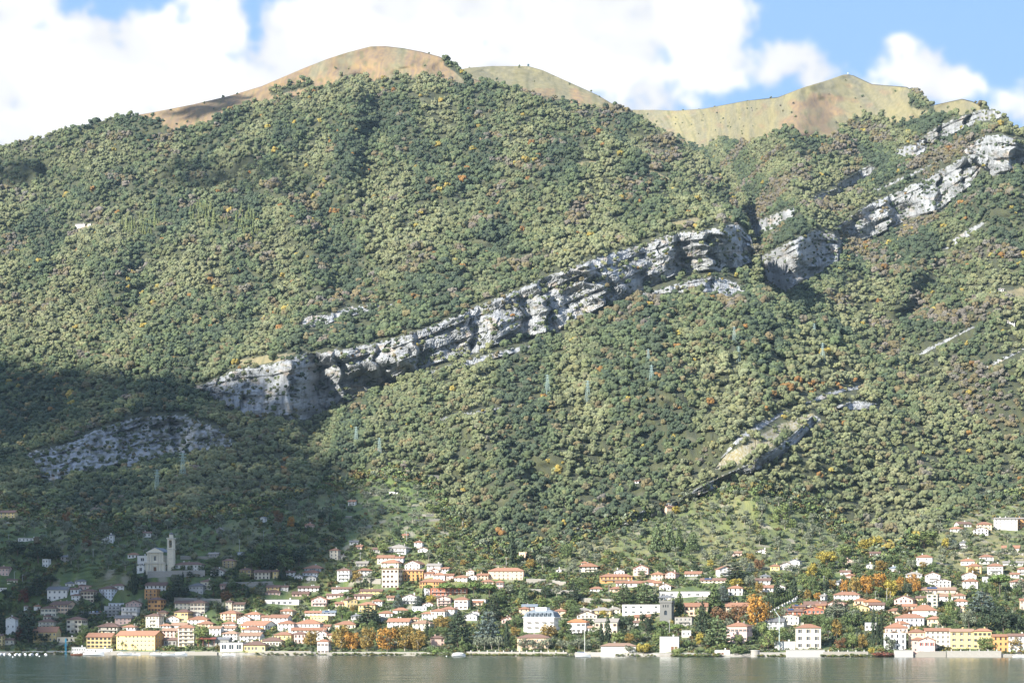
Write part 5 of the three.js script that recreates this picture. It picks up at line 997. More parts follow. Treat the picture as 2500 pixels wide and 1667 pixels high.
{ // grand hotel with mansard roof
  const { G, u } = frameAt(4, 290, 705, 1268), m = (v) => v * u, turn = -26 * Math.PI / 180, w = m(330), D = m(150), h = m(150), g = new THREE.Group(); g.name = 'hotel';
  const holes = []; const cols = 8; for (let f = 0; f < 3; f++) for (let i = 0; i < cols; i++) holes.push([(i + .5) / cols * w - w / 2, h * (f + .52) / 3, 1.3, 2.1]);
  const sideHoles = []; for (let f = 0; f < 3; f++) for (let i = 0; i < 4; i++) sideHoles.push([(i + .5) / 4 * D - D / 2, h * (f + .52) / 3, 1.3, 2.1]);
  const rect = (l) => [[-l / 2, -4], [l / 2, -4], [l / 2, h], [-l / 2, h]];
  const a = panel(rect(w), holes, .4); a.translate(0, 0, D / 2); const b = panel(rect(D - .8), sideHoles, .4); b.rotateY(Math.PI / 2); b.translate(w / 2, 0, 0); const c = panel(rect(D - .8), [], .4); c.rotateY(-Math.PI / 2); c.translate(-w / 2, 0, 0); const d = panel(rect(w), [], .4); d.rotateY(Math.PI); d.translate(0, 0, -D / 2);
  mesh('wall', mergeGeometries([a, b, c, d]), toned('wall', 'w', 2), g);
  for (const [x, y, ww, hh] of holes) { const q0 = addWindow(g, x, y, ww, hh, (o, p, q) => o.position.set(p, q, D / 2 - .2)); q0.children[0].material = paleBlind; }
  for (const [x, y, ww, hh] of sideHoles) addWindow(g, x, y, ww, hh, (o, p, q) => { o.position.set(w / 2 - .2, q, -p); o.rotation.y = Math.PI / 2; });
  for (let f = 1; f < 3; f++) for (let i = 1; i < cols; i += 2) { const bl = mesh('balcony', box(3.4, .16, 1.0, (i + .5) / cols * w - w / 2, h * f / 3 + .1, D / 2 + .5), concrete, g); mesh('railing', box(3.4, .8, .06, (i + .5) / cols * w - w / 2, h * f / 3 + .6, D / 2 + .96), railMat, bl); }
  mesh('cornice', mergeGeometries([box(w + 1.2, .5, D + 1.2, 0, h + .25, 0), box(w + .3, .25, D + .3, 0, h / 3, 0)]), whiteMat, g);
  const rh = m(48), e = w / 2 + .3, f2 = D / 2 + .3, i2 = m(20), y0 = h + .5, y1 = y0 + rh, P = [V(-e, y0, f2), V(e, y0, f2), V(e, y0, -f2), V(-e, y0, -f2)], Q = [V(-e + i2, y1, f2 - i2), V(e - i2, y1, f2 - i2), V(e - i2, y1, -f2 + i2), V(-e + i2, y1, -f2 + i2)], S = [V(-e / 2, y1 + 2, 0), V(e / 2, y1 + 2, 0)];
  const roof = mesh('roof', polys([[P[0], P[1], Q[1], Q[0]], [P[1], P[2], Q[2], Q[1]], [P[2], P[3], Q[3], Q[2]], [P[3], P[0], Q[0], Q[3]], [Q[0], Q[1], S[1], S[0]], [Q[1], Q[2], S[1]], [Q[2], Q[3], S[0], S[1]], [Q[3], Q[0], S[0]]]), toned('roof', 'z', 1), g);
  for (let i = 0; i < 6; i++) { const x = (i + .5) / 6 * (w - 4) - w / 2 + 2, dm = mesh('dormer', mergeGeometries([box(1.8, 2.2, 2.6, x, y0 + rh * .45, f2 - i2 * .55), box(2.2, .3, 3, x, y0 + rh * .45 + 1.2, f2 - i2 * .55)]), toned('roof', 'z', 2), roof); mesh('pane', box(1.1, 1.4, .1, x, y0 + rh * .42, f2 - i2 * .55 + 1.36), glassMat, dm); }
  mesh('penthouse', box(m(120), 3, 6, 0, y1 + 2, -1), whiteMat, roof);
  g.position.copy(G).add(V(0, 0, -D / 2 - 3)); g.rotation.y = turn; tag(g, 'grand white hotel with grey zinc mansard roof and dormers', 'hotel'); scene.add(g); footprints.push([G.x, G.z - 9, 17]);
}
{ // stone lookout tower of the villa
  const { G, u } = frameAt(5, 48, 190, 1165), m = (v) => v * u, w = m(118), h = m(195), g = new THREE.Group(); g.name = 'lookout_tower';
  const dark = new THREE.MeshStandardMaterial({ color: rgb(.21, .21, .195), map: tiles, roughness: .95 });
  const holes = [[-w * .2, h * .82, .7, 1.5, 1], [0, h * .82, .7, 1.5, 1], [w * .2, h * .82, .7, 1.5, 1], [0, h * .46, 2.0, 2.2, 1]], parts = [];
  for (let s = 0; s < 4; s++) { const L = s % 2 ? w - .8 : w, p = panel([[-L / 2, -4], [L / 2, -4], [L / 2, h], [-L / 2, h]], s < 2 ? holes : [], .4); p.translate(0, 0, w / 2); p.rotateY([0, Math.PI / 2, Math.PI, -Math.PI / 2][s]); parts.push(p); }
  mesh('wall', mergeGeometries(parts), dark, g);
  const winBack = mesh('window', mergeGeometries([box(w - 1.4, h - 1, .1, 0, h / 2, w / 2 - .7), box(.1, h - 1, w - 1.6, w / 2 - .7, h / 2, 0)]), glassMat, g);
  mesh('gallery', mergeGeometries([box(w + 1, .5, w + 1, 0, h + .25, 0), box(w + 1, 1, .3, 0, h + 1, w / 2 + .35), box(.3, 1, w + .4, w / 2 + .35, h + 1, 0), box(.3, 1, w + .4, -w / 2 - .35, h + 1, 0), box(w + 1, 1, .3, 0, h + 1, -w / 2 - .35)]), dark, g);
  for (const x of [-1, -.33, .33, 1]) for (const z of [-1, 1]) mesh('column', box(.45, m(42), .45, x * (w / 2 - .1), h + .5 + m(21), z * (w / 2 - .1)), stoneMat, g);
  mesh('roof', hipRoof(w, w, h + .7 + m(42), 1.3, .38).geo, toned('roof', 's', 3), g);
  g.position.copy(G).add(V(0, 0, -w / 2)); g.rotation.y = -16 * Math.PI / 180; tag(g, 'square grey stone lookout tower with open gallery under a pyramid roof', 'tower'); scene.add(g); footprints.push([G.x, G.z - 4, 8]);
  H(5, 190, 384, 1116, 1206, 'L', 's', 'b', 2, 'dark brown stone wing with balustrade attached right of the lookout tower', { turn: -14, balcony: 1, balconyWide: .6 });
}
{ // crenellated folly
  const { G, u } = frameAt(4, 270, 346, 558), m = (v) => v * u, w = m(66), h = m(76), g = new THREE.Group(); g.name = 'crenellated_tower';
  const holes = []; for (const y of [.36, .68]) for (const x of [-.22, .22]) holes.push([x * w, h * y, .7, .9, 1]); holes.push([0, h * .36, .5, .9, 1]);
  const parts = []; for (let s = 0; s < 4; s++) { const L = s % 2 ? w - .7 : w, p = panel([[-L / 2, -4], [L / 2, -4], [L / 2, h], [-L / 2, h]], s < 2 ? holes : [], .35); p.translate(0, 0, w / 2); p.rotateY([0, Math.PI / 2, Math.PI, -Math.PI / 2][s]); parts.push(p); }
  mesh('wall', mergeGeometries(parts), toned('wall', 'a', 3), g); mesh('window', box(w - 1.2, h - 1, .1, 0, h / 2, w / 2 - .6), glassMat, g);
  for (let s = 0; s < 4; s++) for (let i = 0; i < 4; i++) { const b = box(w / 7, m(11), .4, (i / 3 - .5) * (w - w / 7), h + m(5.5), w / 2 - .2); b.rotateY(s * Math.PI / 2); if (i < 3 || s % 2 === 0) mesh('merlon', b, toned('wall', 'a', 3), g); }
  g.position.copy(G).add(V(0, 0, -w / 2)); g.rotation.y = -12 * Math.PI / 180; tag(g, 'small crenellated tower beside the tall dark cypress above the long peach villa', 'tower'); scene.add(g);
}
{ // pink boathouse with water gate, arcaded white villa, modern boathouse, water garage
  const g = H(6, 975, 1158, 1340, 1506, 'F', 'p', 't', 2, 'pink gabled boathouse with red shutters above a dark water gate', { turn: -14, ratio: .9, step: 3.2, shutter: 'r', wh: 2.2, door: -1.2, gate: [2.8, 3.8], pitch: .4 }, 'boathouse', 'boathouse');
  H(6, 915, 1040, 1336, 1470, 'H', 'p', 't', 2, 'pink side wing left of the boathouse with red shutters', { turn: -4 });
  H(6, 632, 868, 1272, 1436, 'L', 'b', 't', 3, 'white lakeside villa with tall arched windows and crenellated roof edge', { turn: -12, ratio: .6, step: 3.6, wh: 2.3, skip: 0 }, 'villa', 'villa');
  villaBase(6, 738, 920, 1440, 1504, 'white quay with double boat stairs below the arched villa', quayWhite);
  H(5, 42, 242, 1308, 1456, 'L', 'w', 's', 1, 'plain white modern boathouse with one big dark gate', { turn: -8, ratio: .6, skip: 1, sideWindows: 0, door: 3.2, gate: [5, 4] }, 'boathouse', 'boathouse');
  H(5, 582, 736, 1440, 1506, 'L', 'w', 's', 1, 'white boat garage with dark slatted gate and stone urns at the shore', { turn: -4, ratio: .4, skip: 1, sideWindows: 0, door: -.8, gate: [4.2, 3.2] }, 'boathouse', 'boathouse');
}
{ // round bastion
  const { G, u } = frameAt(5, 940, 1030, 1506), r = 45 * u, h = 64 * u, o = new THREE.Group(); o.name = 'round_bastion';
  mesh('masonry', new THREE.CylinderGeometry(r, r * 1.05, h + 4, 18).translate(0, h / 2 - 2, 0), stoneMat, o); mesh('coping', new THREE.CylinderGeometry(r * 1.08, r * 1.08, .4, 18).translate(0, h + .2, 0), concrete, o);
  o.position.copy(G); tag(o, 'round stone bastion at the foot of the pale pink villa', 'bastion'); scene.add(o);
}
{ // timber pier canopy
  const { G, u } = frameAt(2, 320, 505, 1405), m = (v) => v * u, w = m(180), h = m(80), o = new THREE.Group(); o.name = 'pier_canopy'; const rd = new THREE.MeshStandardMaterial({ color: rgb(.20, .06, .035), roughness: .8 });
  for (const x of [-.45, -.15, .15, .45]) for (const z of [-2, 2]) mesh('post', box(.3, h + 2, .3, x * w, h / 2 - 1, z), rd, o);
  mesh('roof', gableRoof(w, 5, h, .8, .35, false).geo, rd, o); o.position.copy(G); tag(o, 'open timber canopy with red-brown posts at the boat landing', 'canopy'); scene.add(o);
  H(2, 380, 662, 1330, 1400, 'G', 's', 's', 1, 'large dark-roofed hall behind the red-brown landing canopy', { turn: -8, ratio: .5, pitch: .3 });
}
{ // parking deck
  const { G, u } = frameAt(1, 778, 1030, 1112), m = (v) => v * u, o = new THREE.Group(); o.name = 'parking_deck';
  mesh('deck', box(m(250), .5, 10, 0, m(36), 0), concrete, o); for (let i = 0; i < 7; i++) mesh('column', box(.5, m(36) + 3, .5, (i / 6 - .5) * m(240), m(18) - 1.5, 4.4), concrete, o); mesh('railing', mergeGeometries([box(m(250), .08, .08, 0, m(36) + 1.2, 4.9), box(m(250), .5, .05, 0, m(36) + .6, 4.9)]), railMat, o);
  o.position.copy(G).add(V(0, 0, -6)); tag(o, 'grey parking deck on columns in the shaded quarter', 'parking deck'); scene.add(o);
  const carTones = [[.6, .6, .62], [.05, .05, .06], [.35, .36, .38], [.7, .7, .7], [.08, .12, .22], [.3, .04, .04], [.55, .55, .55]], carWords = ['silver', 'black', 'grey', 'white', 'dark blue', 'red', 'light grey'];
  carTones.forEach((t, i) => { const c = makeCar(t); c.position.set(G.x + (i / 6 - .5) * m(215), G.y + m(36) + .25, G.z - 4.5); c.rotation.y = Math.PI / 2 + .05; tag(c, carWords[i] + ' car parked on the grey parking deck', 'car', 'cars parked on the deck'); scene.add(c); });
}
function makeCar(t) {
  const o = new THREE.Group(); o.name = numbered('parked_car'); const pm = new THREE.MeshPhysicalMaterial({ color: rgb(...t), roughness: .35, clearcoat: .7 });
  const prof = new THREE.Shape([[-2.1, .35], [2.1, .35], [2.15, .8], [1.3, .95], [.7, 1.45], [-1.1, 1.48], [-1.9, .95], [-2.1, .85]].map(([x, y]) => new THREE.Vector2(x, y)));
  const b = new THREE.ExtrudeGeometry(prof, { depth: 1.5, bevelEnabled: true, bevelSize: .1, bevelThickness: .1, bevelSegments: 2 }); b.translate(0, 0, -.75); mesh('body', b, pm, o);
  for (const z of [-.87, .87]) mesh('window', box(1.7, .36, .04, -.2, 1.2, z), glassMat, o);
  for (const x of [-1.3, 1.3]) for (const z of [-.78, .78]) mesh('wheel', new THREE.CylinderGeometry(.34, .34, .22, 12).rotateX(Math.PI / 2).translate(x, .34, z), railMat, o); return o;
}

// ---------------------------------------------------------------- walls: along the water and between the gardens
function wallRun(points, hpx, label, mat, opt = {}) {            // points [px, py] on the ground
  const o = new THREE.Group(); o.name = numbered(opt.name || 'stone_wall'); const gs = [], cs = [], P = points.map(([a, b]) => ground(a, b)), base = P[0].clone(), posts = [];
  for (let i = 0; i < P.length - 1; i++) {
    const a = P[i], b = P[i + 1], L = Math.hypot(b.x - a.x, b.z - a.z), h = hpx * K * -a.z, n = Math.max(1, Math.round(L / 6));
    for (let j = 0; j < n; j++) { const p = a.clone().lerp(b, (j + .5) / n).sub(base), s = box(L / n + .05, h + 3, .7, 0, h / 2 - 1.5, 0), c = box(L / n + .05, .22, .95, 0, h + .11, 0), r = -Math.atan2(b.z - a.z, b.x - a.x); for (const q of [s, c]) { q.rotateY(r); q.translate(p.x, p.y, p.z + 1); } gs.push(s); cs.push(c); if (opt.posts) { const t = box(.6, 1.1, .6, 0, h + .7, 0); t.rotateY(r); t.translate(p.x, p.y, p.z + 1); posts.push(t); } }
  }
  mesh('masonry', mergeGeometries(gs), mat || stoneMat, o); mesh('coping', mergeGeometries(cs), concrete, o); posts.forEach((t) => mesh('post', t, concrete, o));
  o.position.copy(base); tag(o, label, 'wall', null, 'thing'); scene.add(o); return o;
}
const S = (px, up = 0) => [px, shore(px) - up];
const paleStone = new THREE.MeshStandardMaterial({ color: rgb(.36, .335, .285), map: tiles, roughness: .95 });
wallRun([S(0), S(60), S(120), S(170)], 6, 'low grey quay wall behind the moored boats at far left', stoneMat, { name: 'quay_wall' });
wallRun([S(270), S(340), S(400), S(470), S(530)], 8, 'pale quay wall in front of the long yellow waterfront house', paleStone, { name: 'quay_wall' });
wallRun([S(640), S(680), S(760)], 10, 'pale quay wall with dark gate left of the white boathouse in the water', paleStone, { name: 'quay_wall' });
wallRun([S(812), S(880), S(960), S(1040)], 8, 'rough stone bank wall under the plane avenue', paleStone, { name: 'quay_wall' });
wallRun([S(1140), S(1200), S(1260), S(1330), S(1385)], 10, 'long pale garden wall with posts along the olive shore', paleStone, { name: 'quay_wall', posts: true });
wallRun([S(1405), S(1440), S(1470)], 10, 'dark stone landing wall behind the sailing boat', stoneMat, { name: 'quay_wall' });
wallRun([S(1845), S(1890), S(1920)], 11, 'dark stone shore wall between the bastion and the square villa', stoneMat, { name: 'quay_wall' });
wallRun([S(2010), S(2060), S(2120)], 13, 'white balustraded quay wall right of the square villa', paleStone, { name: 'quay_wall', posts: true });
wallRun([S(2240), S(2270), S(2310)], 14, 'light quay wall right of the pink boathouse', paleStone, { name: 'quay_wall' });
wallRun([S(2312), S(2380), S(2445)], 15, 'long grey stone quay wall below the yellow waterfront houses', stoneMat, { name: 'quay_wall', posts: true });
wallRun([S(2450), S(2500), S(2600)], 6, 'low quay at the right edge below the pollarded planes', paleStone, { name: 'quay_wall' });
wallRun([[1285, 1424], [1320, 1424], [1355, 1428], [1382, 1432]], 10, 'tall pale retaining wall with climbing plants below the long peach villa', paleStone);
wallRun([[1290, 1446], [1330, 1446], [1370, 1448], [1400, 1450]], 7, 'lower pale retaining wall under the garden of the peach villa', paleStone);
wallRun([[1415, 1470], [1450, 1470], [1510, 1474]], 9, 'pale retaining wall above the three apartment houses', paleStone);
wallRun([[545, 1428], [600, 1428], [665, 1426]], 6, 'grey retaining wall under the shaded lawn', stoneMat);
wallRun([[870, 1420], [900, 1420], [930, 1424]], 9, 'pale retaining wall left of the tower block', paleStone);
wallRun([[360, 1406], [400, 1406], [450, 1404], [500, 1404]], 11, 'dark terrace wall under the church', stoneMat);
wallRun([[425, 1466], [480, 1468], [540, 1470]], 7, 'grey garden wall below the grey slate-roofed villa', stoneMat);
wallRun([[1882, 1500], [1910, 1484], [1935, 1472], [1950, 1462]], 5, 'white balustrade climbing beside the cypress hedge', whiteMat, { posts: true });
wallRun([[2420, 1348], [2460, 1352], [2500, 1356]], 3, 'pale yard wall below the cream barn at right', paleStone);
wallRun([[815, 1266], [845, 1264], [875, 1263]], 3, 'pale stone terrace wall on the shaded upper meadow', paleStone);
wallRun([[1000, 1258], [1040, 1260], [1066, 1258]], 3, 'sunny dry-stone terrace wall above the central hamlet', paleStone);
wallRun([[1012, 1272], [1045, 1272], [1075, 1270]], 3, 'second dry-stone terrace wall just below the sunny one', paleStone);
wallRun([[440, 1360], [480, 1362], [530, 1362]], 3, 'road wall on the slope right of the bell tower', paleStone);
wallRun([[1000, 1166], [1050, 1162], [1090, 1166]], 2, 'thin pale field wall at the top of the sunny terraces', paleStone);

// ---------------------------------------------------------------- pylons, poles, crane, mast
function rod(a, b, r) { return limb(a, b, r, r, 5).toNonIndexed(); }
const pylonMat = new THREE.MeshStandardMaterial({ color: rgb(.34, .44, .40), roughness: .6, metalness: .3 });
const pylonForm = (() => {
  const leg = [], brace = [], arm = [], w = (y) => .095 * (1 - y) + .018;
  for (const [sx, sz] of [[1, 1], [1, -1], [-1, 1], [-1, -1]]) leg.push(rod(V(sx * w(0), -.12, sz * w(0)), V(sx * w(1), 1, sz * w(1)), .0085));
  for (let i = 0; i < 9; i++) { const y = i / 9, z = (i + 1) / 9; for (const s of [1, -1]) { brace.push(rod(V(-w(y), y, s * w(y)), V(w(z), z, s * w(z)), .0045), rod(V(w(y), y, s * w(y)), V(-w(z), z, s * w(z)), .0045), rod(V(s * w(y), y, -w(y)), V(s * w(z), z, w(z)), .0045)); } }
  for (const y of [.72, .84, .95]) arm.push(rod(V(-.14, y, 0), V(.14, y, 0), .008), rod(V(-.14, y, 0), V(0, y + .045, 0), .005), rod(V(.14, y, 0), V(0, y + .045, 0), .005));
  return { leg, brace: mergeGeometries(brace), arm };
})();
const pylons = [[1336.6, 967, 47, 'lattice pylon, leftmost of the sunny slope line'], [1435, 985, 50, 'lattice pylon, lowest of the sunny slope line'], [1583, 892, 36, 'upper of the two close lattice pylons in mid slope'], [1591, 945, 48, 'lower of the two close lattice pylons in mid slope'], [1793, 840, 38, 'upper lattice pylon below the right end of the great cliff'], [1804, 886, 36, 'lower lattice pylon below the right end of the great cliff'], [1989, 828, 34, 'upper lattice pylon on the right skyline ridge'], [2009, 884, 42, 'lower lattice pylon near the right skyline ridge'], [869, 1088, 42, 'lattice pylon at the shadow border, left and upper of two'], [926, 1117, 43, 'lattice pylon at the shadow border, right and lower of two'], [445, 1173, 60, 'tall lattice pylon in the great shadow, right of two'], [382, 1202, 50, 'lattice pylon in the great shadow, left of two']];
for (const [px, py, h, label] of pylons) {
  const o = new THREE.Group(); o.name = numbered('lattice_pylon'); pylonForm.leg.forEach((g) => mesh('leg', g, pylonMat, o)); mesh('bracing', pylonForm.brace, pylonMat, o); pylonForm.arm.forEach((g) => mesh('crossarm', g, pylonMat, o));
  const G = ground(px, py), s = h * K * -G.z; o.position.copy(G); o.scale.setScalar(s * 1.12); o.rotation.y = .5; tag(o, label, 'pylon', 'power line pylons on the slope'); scene.add(o);
}
const poleMat = new THREE.MeshStandardMaterial({ color: rgb(.42, .42, .40), roughness: .7 });
function pole(c, X, Yt, Yb, label, arm) { const [px, py] = spot(c, X, Yb), G = ground(px, py), h = (Yb - Yt) / SC * K * -G.z, o = new THREE.Group(); o.name = numbered(arm ? 'lamp_post' : 'utility_pole'); mesh('shaft', new THREE.CylinderGeometry(.12, .2, h + 2, 8).translate(0, h / 2 - 1, 0), poleMat, o); mesh(arm ? 'lamp_head' : 'crossarm', arm ? box(1.6, .18, .3, .6, h, 0) : box(2.0, .16, .16, 0, h - .6, 0), poleMat, o); o.position.copy(G); tag(o, label, 'pole'); scene.add(o); }
pole(1, 80, 300, 365, 'white pole at the left end of the long low shed');
pole(1, 135, 665, 740, 'light pole left beside the low cream pavilion', 1); pole(1, 215, 700, 785, 'light pole right beside the low cream pavilion', 1);
pole(1, 910, 440, 560, 'thin utility pole on the shaded meadow'); pole(2, 738, 345, 475, 'tall pole with a crossbar on the slope right of the church'); pole(2, 978, 260, 365, 'thin mast on the shaded meadow edge');
pole(3, 318, 475, 560, 'white pole left of the large grey-roofed villa'); pole(3, 772, 265, 370, 'pole beside the tiny hut above the central hamlet'); pole(3, 1325, 170, 250, 'pole among the sunny terraces above the hamlet');
pole(4, 1155, 800, 895, 'tall lamp post in front of the dark cedars', 1); pole(4, 110, 230, 340, 'thin pole left of the tall dark cypress'); pole(4, 145, 520, 620, 'antenna pole behind the long peach villa');
pole(6, 668, 830, 970, 'tall street pole below the golden trees', 1); pole(6, 555, 860, 940, 'double-armed street pole below the golden trees', 1); pole(6, 50, 705, 790, 'pole at the left end of the golden trees');
pole(5, 140, 1140, 1290, 'slender blue-grey pole in front of the stone tower');
{ // dockside crane
  const { G, u } = frameAt(5, 1205, 1235, 1442), m = (v) => v * u, o = new THREE.Group(); o.name = 'davit_crane'; const cm = new THREE.MeshStandardMaterial({ color: rgb(.42, .50, .46), roughness: .5 });
  mesh('mast', new THREE.CylinderGeometry(.28, .4, m(340) + 2, 10).translate(0, m(170) - 1, 0), cm, o); mesh('jib', rod(V(0, m(335), 0), V(-m(38), m(385), 0), .3), cm, o); mesh('winch', new THREE.CylinderGeometry(.8, .8, 1.2, 12).rotateZ(1.57).translate(.6, 1.6, .5), railMat, o);
  o.position.copy(G); tag(o, 'tall grey-green crane mast with bent top left of the square villa', 'crane'); scene.add(o);
}
{ // blue lattice mast by the boats
  const { G, u } = frameAt(1, 640, 668, 1478), m = (v) => v * u, o = new THREE.Group(), h = m(160), w = m(8); o.name = 'signal_mast'; const bm = new THREE.MeshStandardMaterial({ color: rgb(.03, .26, .42), roughness: .5 });
  for (const [x, z] of [[1, 1], [1, -1], [-1, 1], [-1, -1]]) mesh('leg', rod(V(x * w, -3, z * w), V(x * w * .5, h, z * w * .5), .11), bm, o);
  const br = []; for (let i = 0; i < 10; i++) { const a = i / 10 * h, b = (i + 1) / 10 * h, q = w * (1 - i / 20); br.push(rod(V(-q, a, q), V(q, b, q), .07), rod(V(q, a, q), V(-q, b, q), .07), rod(V(q, a, -q), V(q, b, q), .07)); } mesh('bracing', mergeGeometries(br), bm, o);
  mesh('cabin', box(w * 1.6, m(26), w * 1.6, 0, h * .85, 0), bm, o); mesh('platform', mergeGeometries([box(w * 4, .2, w * 3, 0, h * .52, 0), box(w * 4, .1, .1, 0, h * .52 + 1, w * 1.5)]), bm, o);
  o.position.copy(G).add(V(0, 0, 5)); tag(o, 'bright blue lattice mast at the landing among the boats', 'mast'); scene.add(o);
}
{ // reflector on the knoll and cross on the far peak
  const o = new THREE.Group(); o.name = 'reflector_board'; const d = depthOf('B', 1290, 161), G = point(1290, 163, d), u = K * d; const bm = new THREE.MeshStandardMaterial({ color: rgb(.05, .09, .11), roughness: .5 });
  mesh('board', box(5 * u, 5.5 * u, .5, 0, 4.6 * u, 0), bm, o); for (const x of [-1.6, 1.6]) mesh('post', box(.4, 4.5 * u, .4, x * u, 1 * u, -.4), bm, o); o.position.copy(G); tag(o, 'small dark square board standing on the grassy knoll', 'board'); scene.add(o);
  const c = new THREE.Group(); c.name = 'summit_cross'; const e = depthOf('D', 2071, 181), Q = point(2071, 183, e), v = K * e; mesh('upright', box(.7, 7 * v, .5, 0, 3 * v, 0), whiteMat, c); mesh('crossbar', box(3.2 * v, .7, .5, 0, 5 * v, 0), whiteMat, c); c.position.copy(Q); tag(c, 'small pale cross on the pointed far peak', 'cross'); scene.add(c);
}
// ---------------------------------------------------------------- boats
const hullMat = new THREE.MeshPhysicalMaterial({ color: rgb(.74, .74, .73), roughness: .3, clearcoat: .4 }), deckMat = new THREE.MeshStandardMaterial({ color: rgb(.45, .32, .2), roughness: .7 }), coverMat = new THREE.MeshStandardMaterial({ color: rgb(.68, .68, .66), roughness: .9 }), blueCover = new THREE.MeshStandardMaterial({ color: rgb(.06, .12, .3), roughness: .8 }), redHull = new THREE.MeshStandardMaterial({ color: rgb(.20, .085, .05), roughness: .4 });
function hull(L, Bm, Hh) { const n = 14, P = [], I = []; for (let i = 0; i <= n; i++) { const t = i / n, w = Bm / 2 * Math.pow(Math.sin(Math.PI * (.28 + .72 * t)), .8), sh = Hh * (1 + .35 * (1 - t) ** 2 * 0 + .3 * t * t), x = (t - .5) * L; P.push([x, sh, w], [x, .25 * Hh, w * .82], [x, -.35, 0], [x, .25 * Hh, -w * .82], [x, sh, -w]); } for (let i = 0; i < n; i++) for (let j = 0; j < 4; j++) { const a = i * 5 + j, b = a + 1, c = a + 5, d = c + 1; I.push(a, b, d, a, d, c); } for (let i = 0; i < n; i++) { const a = i * 5, c = a + 5; I.push(a, c, c + 4, a, c + 4, a + 4); } I.push(0, 4, 3, 0, 3, 1, 1, 3, 2); const g = new THREE.BufferGeometry(); g.setAttribute('position', new THREE.Float32BufferAttribute(P.flat(), 3)); g.setIndex(I); const q = g.toNonIndexed(); q.computeVertexNormals(); return q; }
const hullGeo = hull(6, 2.3, .9);
function boat(px, off, L, turn, style, label, group) {
  const d = EYE / ((shore(px) + off - HZ) * K), o = new THREE.Group(); o.name = numbered(style === 'sail' ? 'sailing_boat' : 'motor_boat'); const s = L / 6;
  mesh('hull', hullGeo, style === 'wood' ? redHull : hullMat, o);
  if (style === 'cover') { const c = new THREE.SphereGeometry(1, 12, 6, 0, 6.3, 0, 1.57); c.scale(2.6, .75, 1.1); c.translate(-.1, .95, 0); mesh('cover', c, coverMat, o); }
  else if (style === 'sail') { mesh('cabin', box(2.2, .6, 1.3, .2, 1.2, 0), coverMat, o); mesh('mast', new THREE.CylinderGeometry(.07, .09, 10.5, 8).translate(.6, 6, 0), whiteMat, o); mesh('boom', rod(V(.6, 2, 0), V(-2.4, 2.1, 0), .12), blueCover, o); }
  else { mesh('windscreen', box(.08, .55, 1.5, .5, 1.3, 0), glassMat, o); mesh('seat', box(.9, .5, 1.5, -1.4, 1.05, 0), coverMat, o); mesh('engine', box(.5, .9, .6, -3.0, .8, 0), railMat, o); if (style === 'tent') { mesh('awning', box(2.6, .08, 1.8, -.6, 2.1, 0), blueCover, o); } }
  o.position.set((px - 1250) * K * d, .05, -d); o.rotation.y = turn; o.scale.setScalar(s); tag(o, label, 'boat', group); scene.add(o);
}
[[2, 1.4], [10, 1.2], [22, 1.5], [40, 1.2], [48, 1.6], [60, 1.3], [76, 1.4], [90, 1.2], [110, 1.5]].forEach(([px, off], i) => boat(px, off, 5.2, 1.2 + (i % 3) * .35, 'cover', 'small white covered motor boat moored in the row at far left', 'covered boats moored at far left'));
boat(186, 1.6, 8, .05, 'wood', 'slim reddish wooden boat left of the white boathouse quay'); boat(228, 1.6, 14, .04, 'open', 'long white open boat along the low white quay building'); boat(304, 1.5, 10, .1, 'tent', 'white motor yacht in front of the long yellow house, left of two'); boat(326, 1.4, 9, -.1, 'open', 'white motor boat beside the motor yacht before the yellow house');
boat(385, 1.6, 11, .06, 'tent', 'white cabin boat with blue awning at the end of the yellow house'); boat(410, 1.8, 9, .1, 'open', 'white motor boat at the quay right of the orange end wall'); boat(440, 1.6, 9, .08, 'cover', 'white covered boat lying at the pale quay wall'); boat(558, 1.4, 9, -.1, 'open', 'dark-shaded motor boat before the modern waterfront hall');
boat(1424, 1.8, 9.5, .1, 'sail', 'white sailing boat with tall bare mast moored at the landing'); boat(1120, 1.0, 9, .2, 'cover', 'grey covered boat on the slip beside the bright green hedge'); boat(2492, 1.2, 9, -.2, 'tent', 'white motor boat with awning at the right edge');
{ const bm = new THREE.MeshStandardMaterial({ color: rgb(.75, .75, .74), roughness: .5 });
  [[30, 6], [95, 4], [1090, 1.5]].forEach(([px, off], i) => { const d = EYE / ((shore(px) + off - HZ) * K), o = new THREE.Group(); o.name = numbered('mooring_buoy'); mesh('float', new THREE.SphereGeometry(.45, 12, 8), bm, o); mesh('ring', new THREE.TorusGeometry(.14, .04, 6, 10).translate(0, .5, 0), railMat, o); o.position.set((px - 1250) * K * d, .15, -d); tag(o, ['white mooring buoy before the row of covered boats', 'white mooring buoy right of the row of covered boats', 'white mooring buoy off the bright green hedge'][i], 'buoy'); scene.add(o); }); }

// ---------------------------------------------------------------- trees of the village that stand out one by one
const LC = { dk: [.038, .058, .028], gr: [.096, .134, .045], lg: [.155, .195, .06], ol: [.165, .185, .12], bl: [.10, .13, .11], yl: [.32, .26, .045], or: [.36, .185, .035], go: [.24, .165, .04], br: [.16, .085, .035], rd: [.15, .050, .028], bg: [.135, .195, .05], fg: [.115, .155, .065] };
function T(kind, c, X0, X1, Yt, Yb, tone, label, group) {
  const [a, t] = spot(c, X0, Yt), [b, py] = spot(c, X1, Yb), G = ground((a + b) / 2, py), u = K * -G.z;
  const grow = { round: 1.12, plane: 1.12, olive: 1.15, cypress: 1.5, cedar: 1.08, fir: 1.12, pine: 1.05, bush: 1.1, palm: 1.1 }[kind];
  footprints.push([G.x, G.z - 2, (b - a) * u * .3]);
  return plantTree(kind, G.add(V(0, 0, -1.5)), (b - a) * u * grow, (py - t) * u * 1.04, LC[tone], label, group);
}
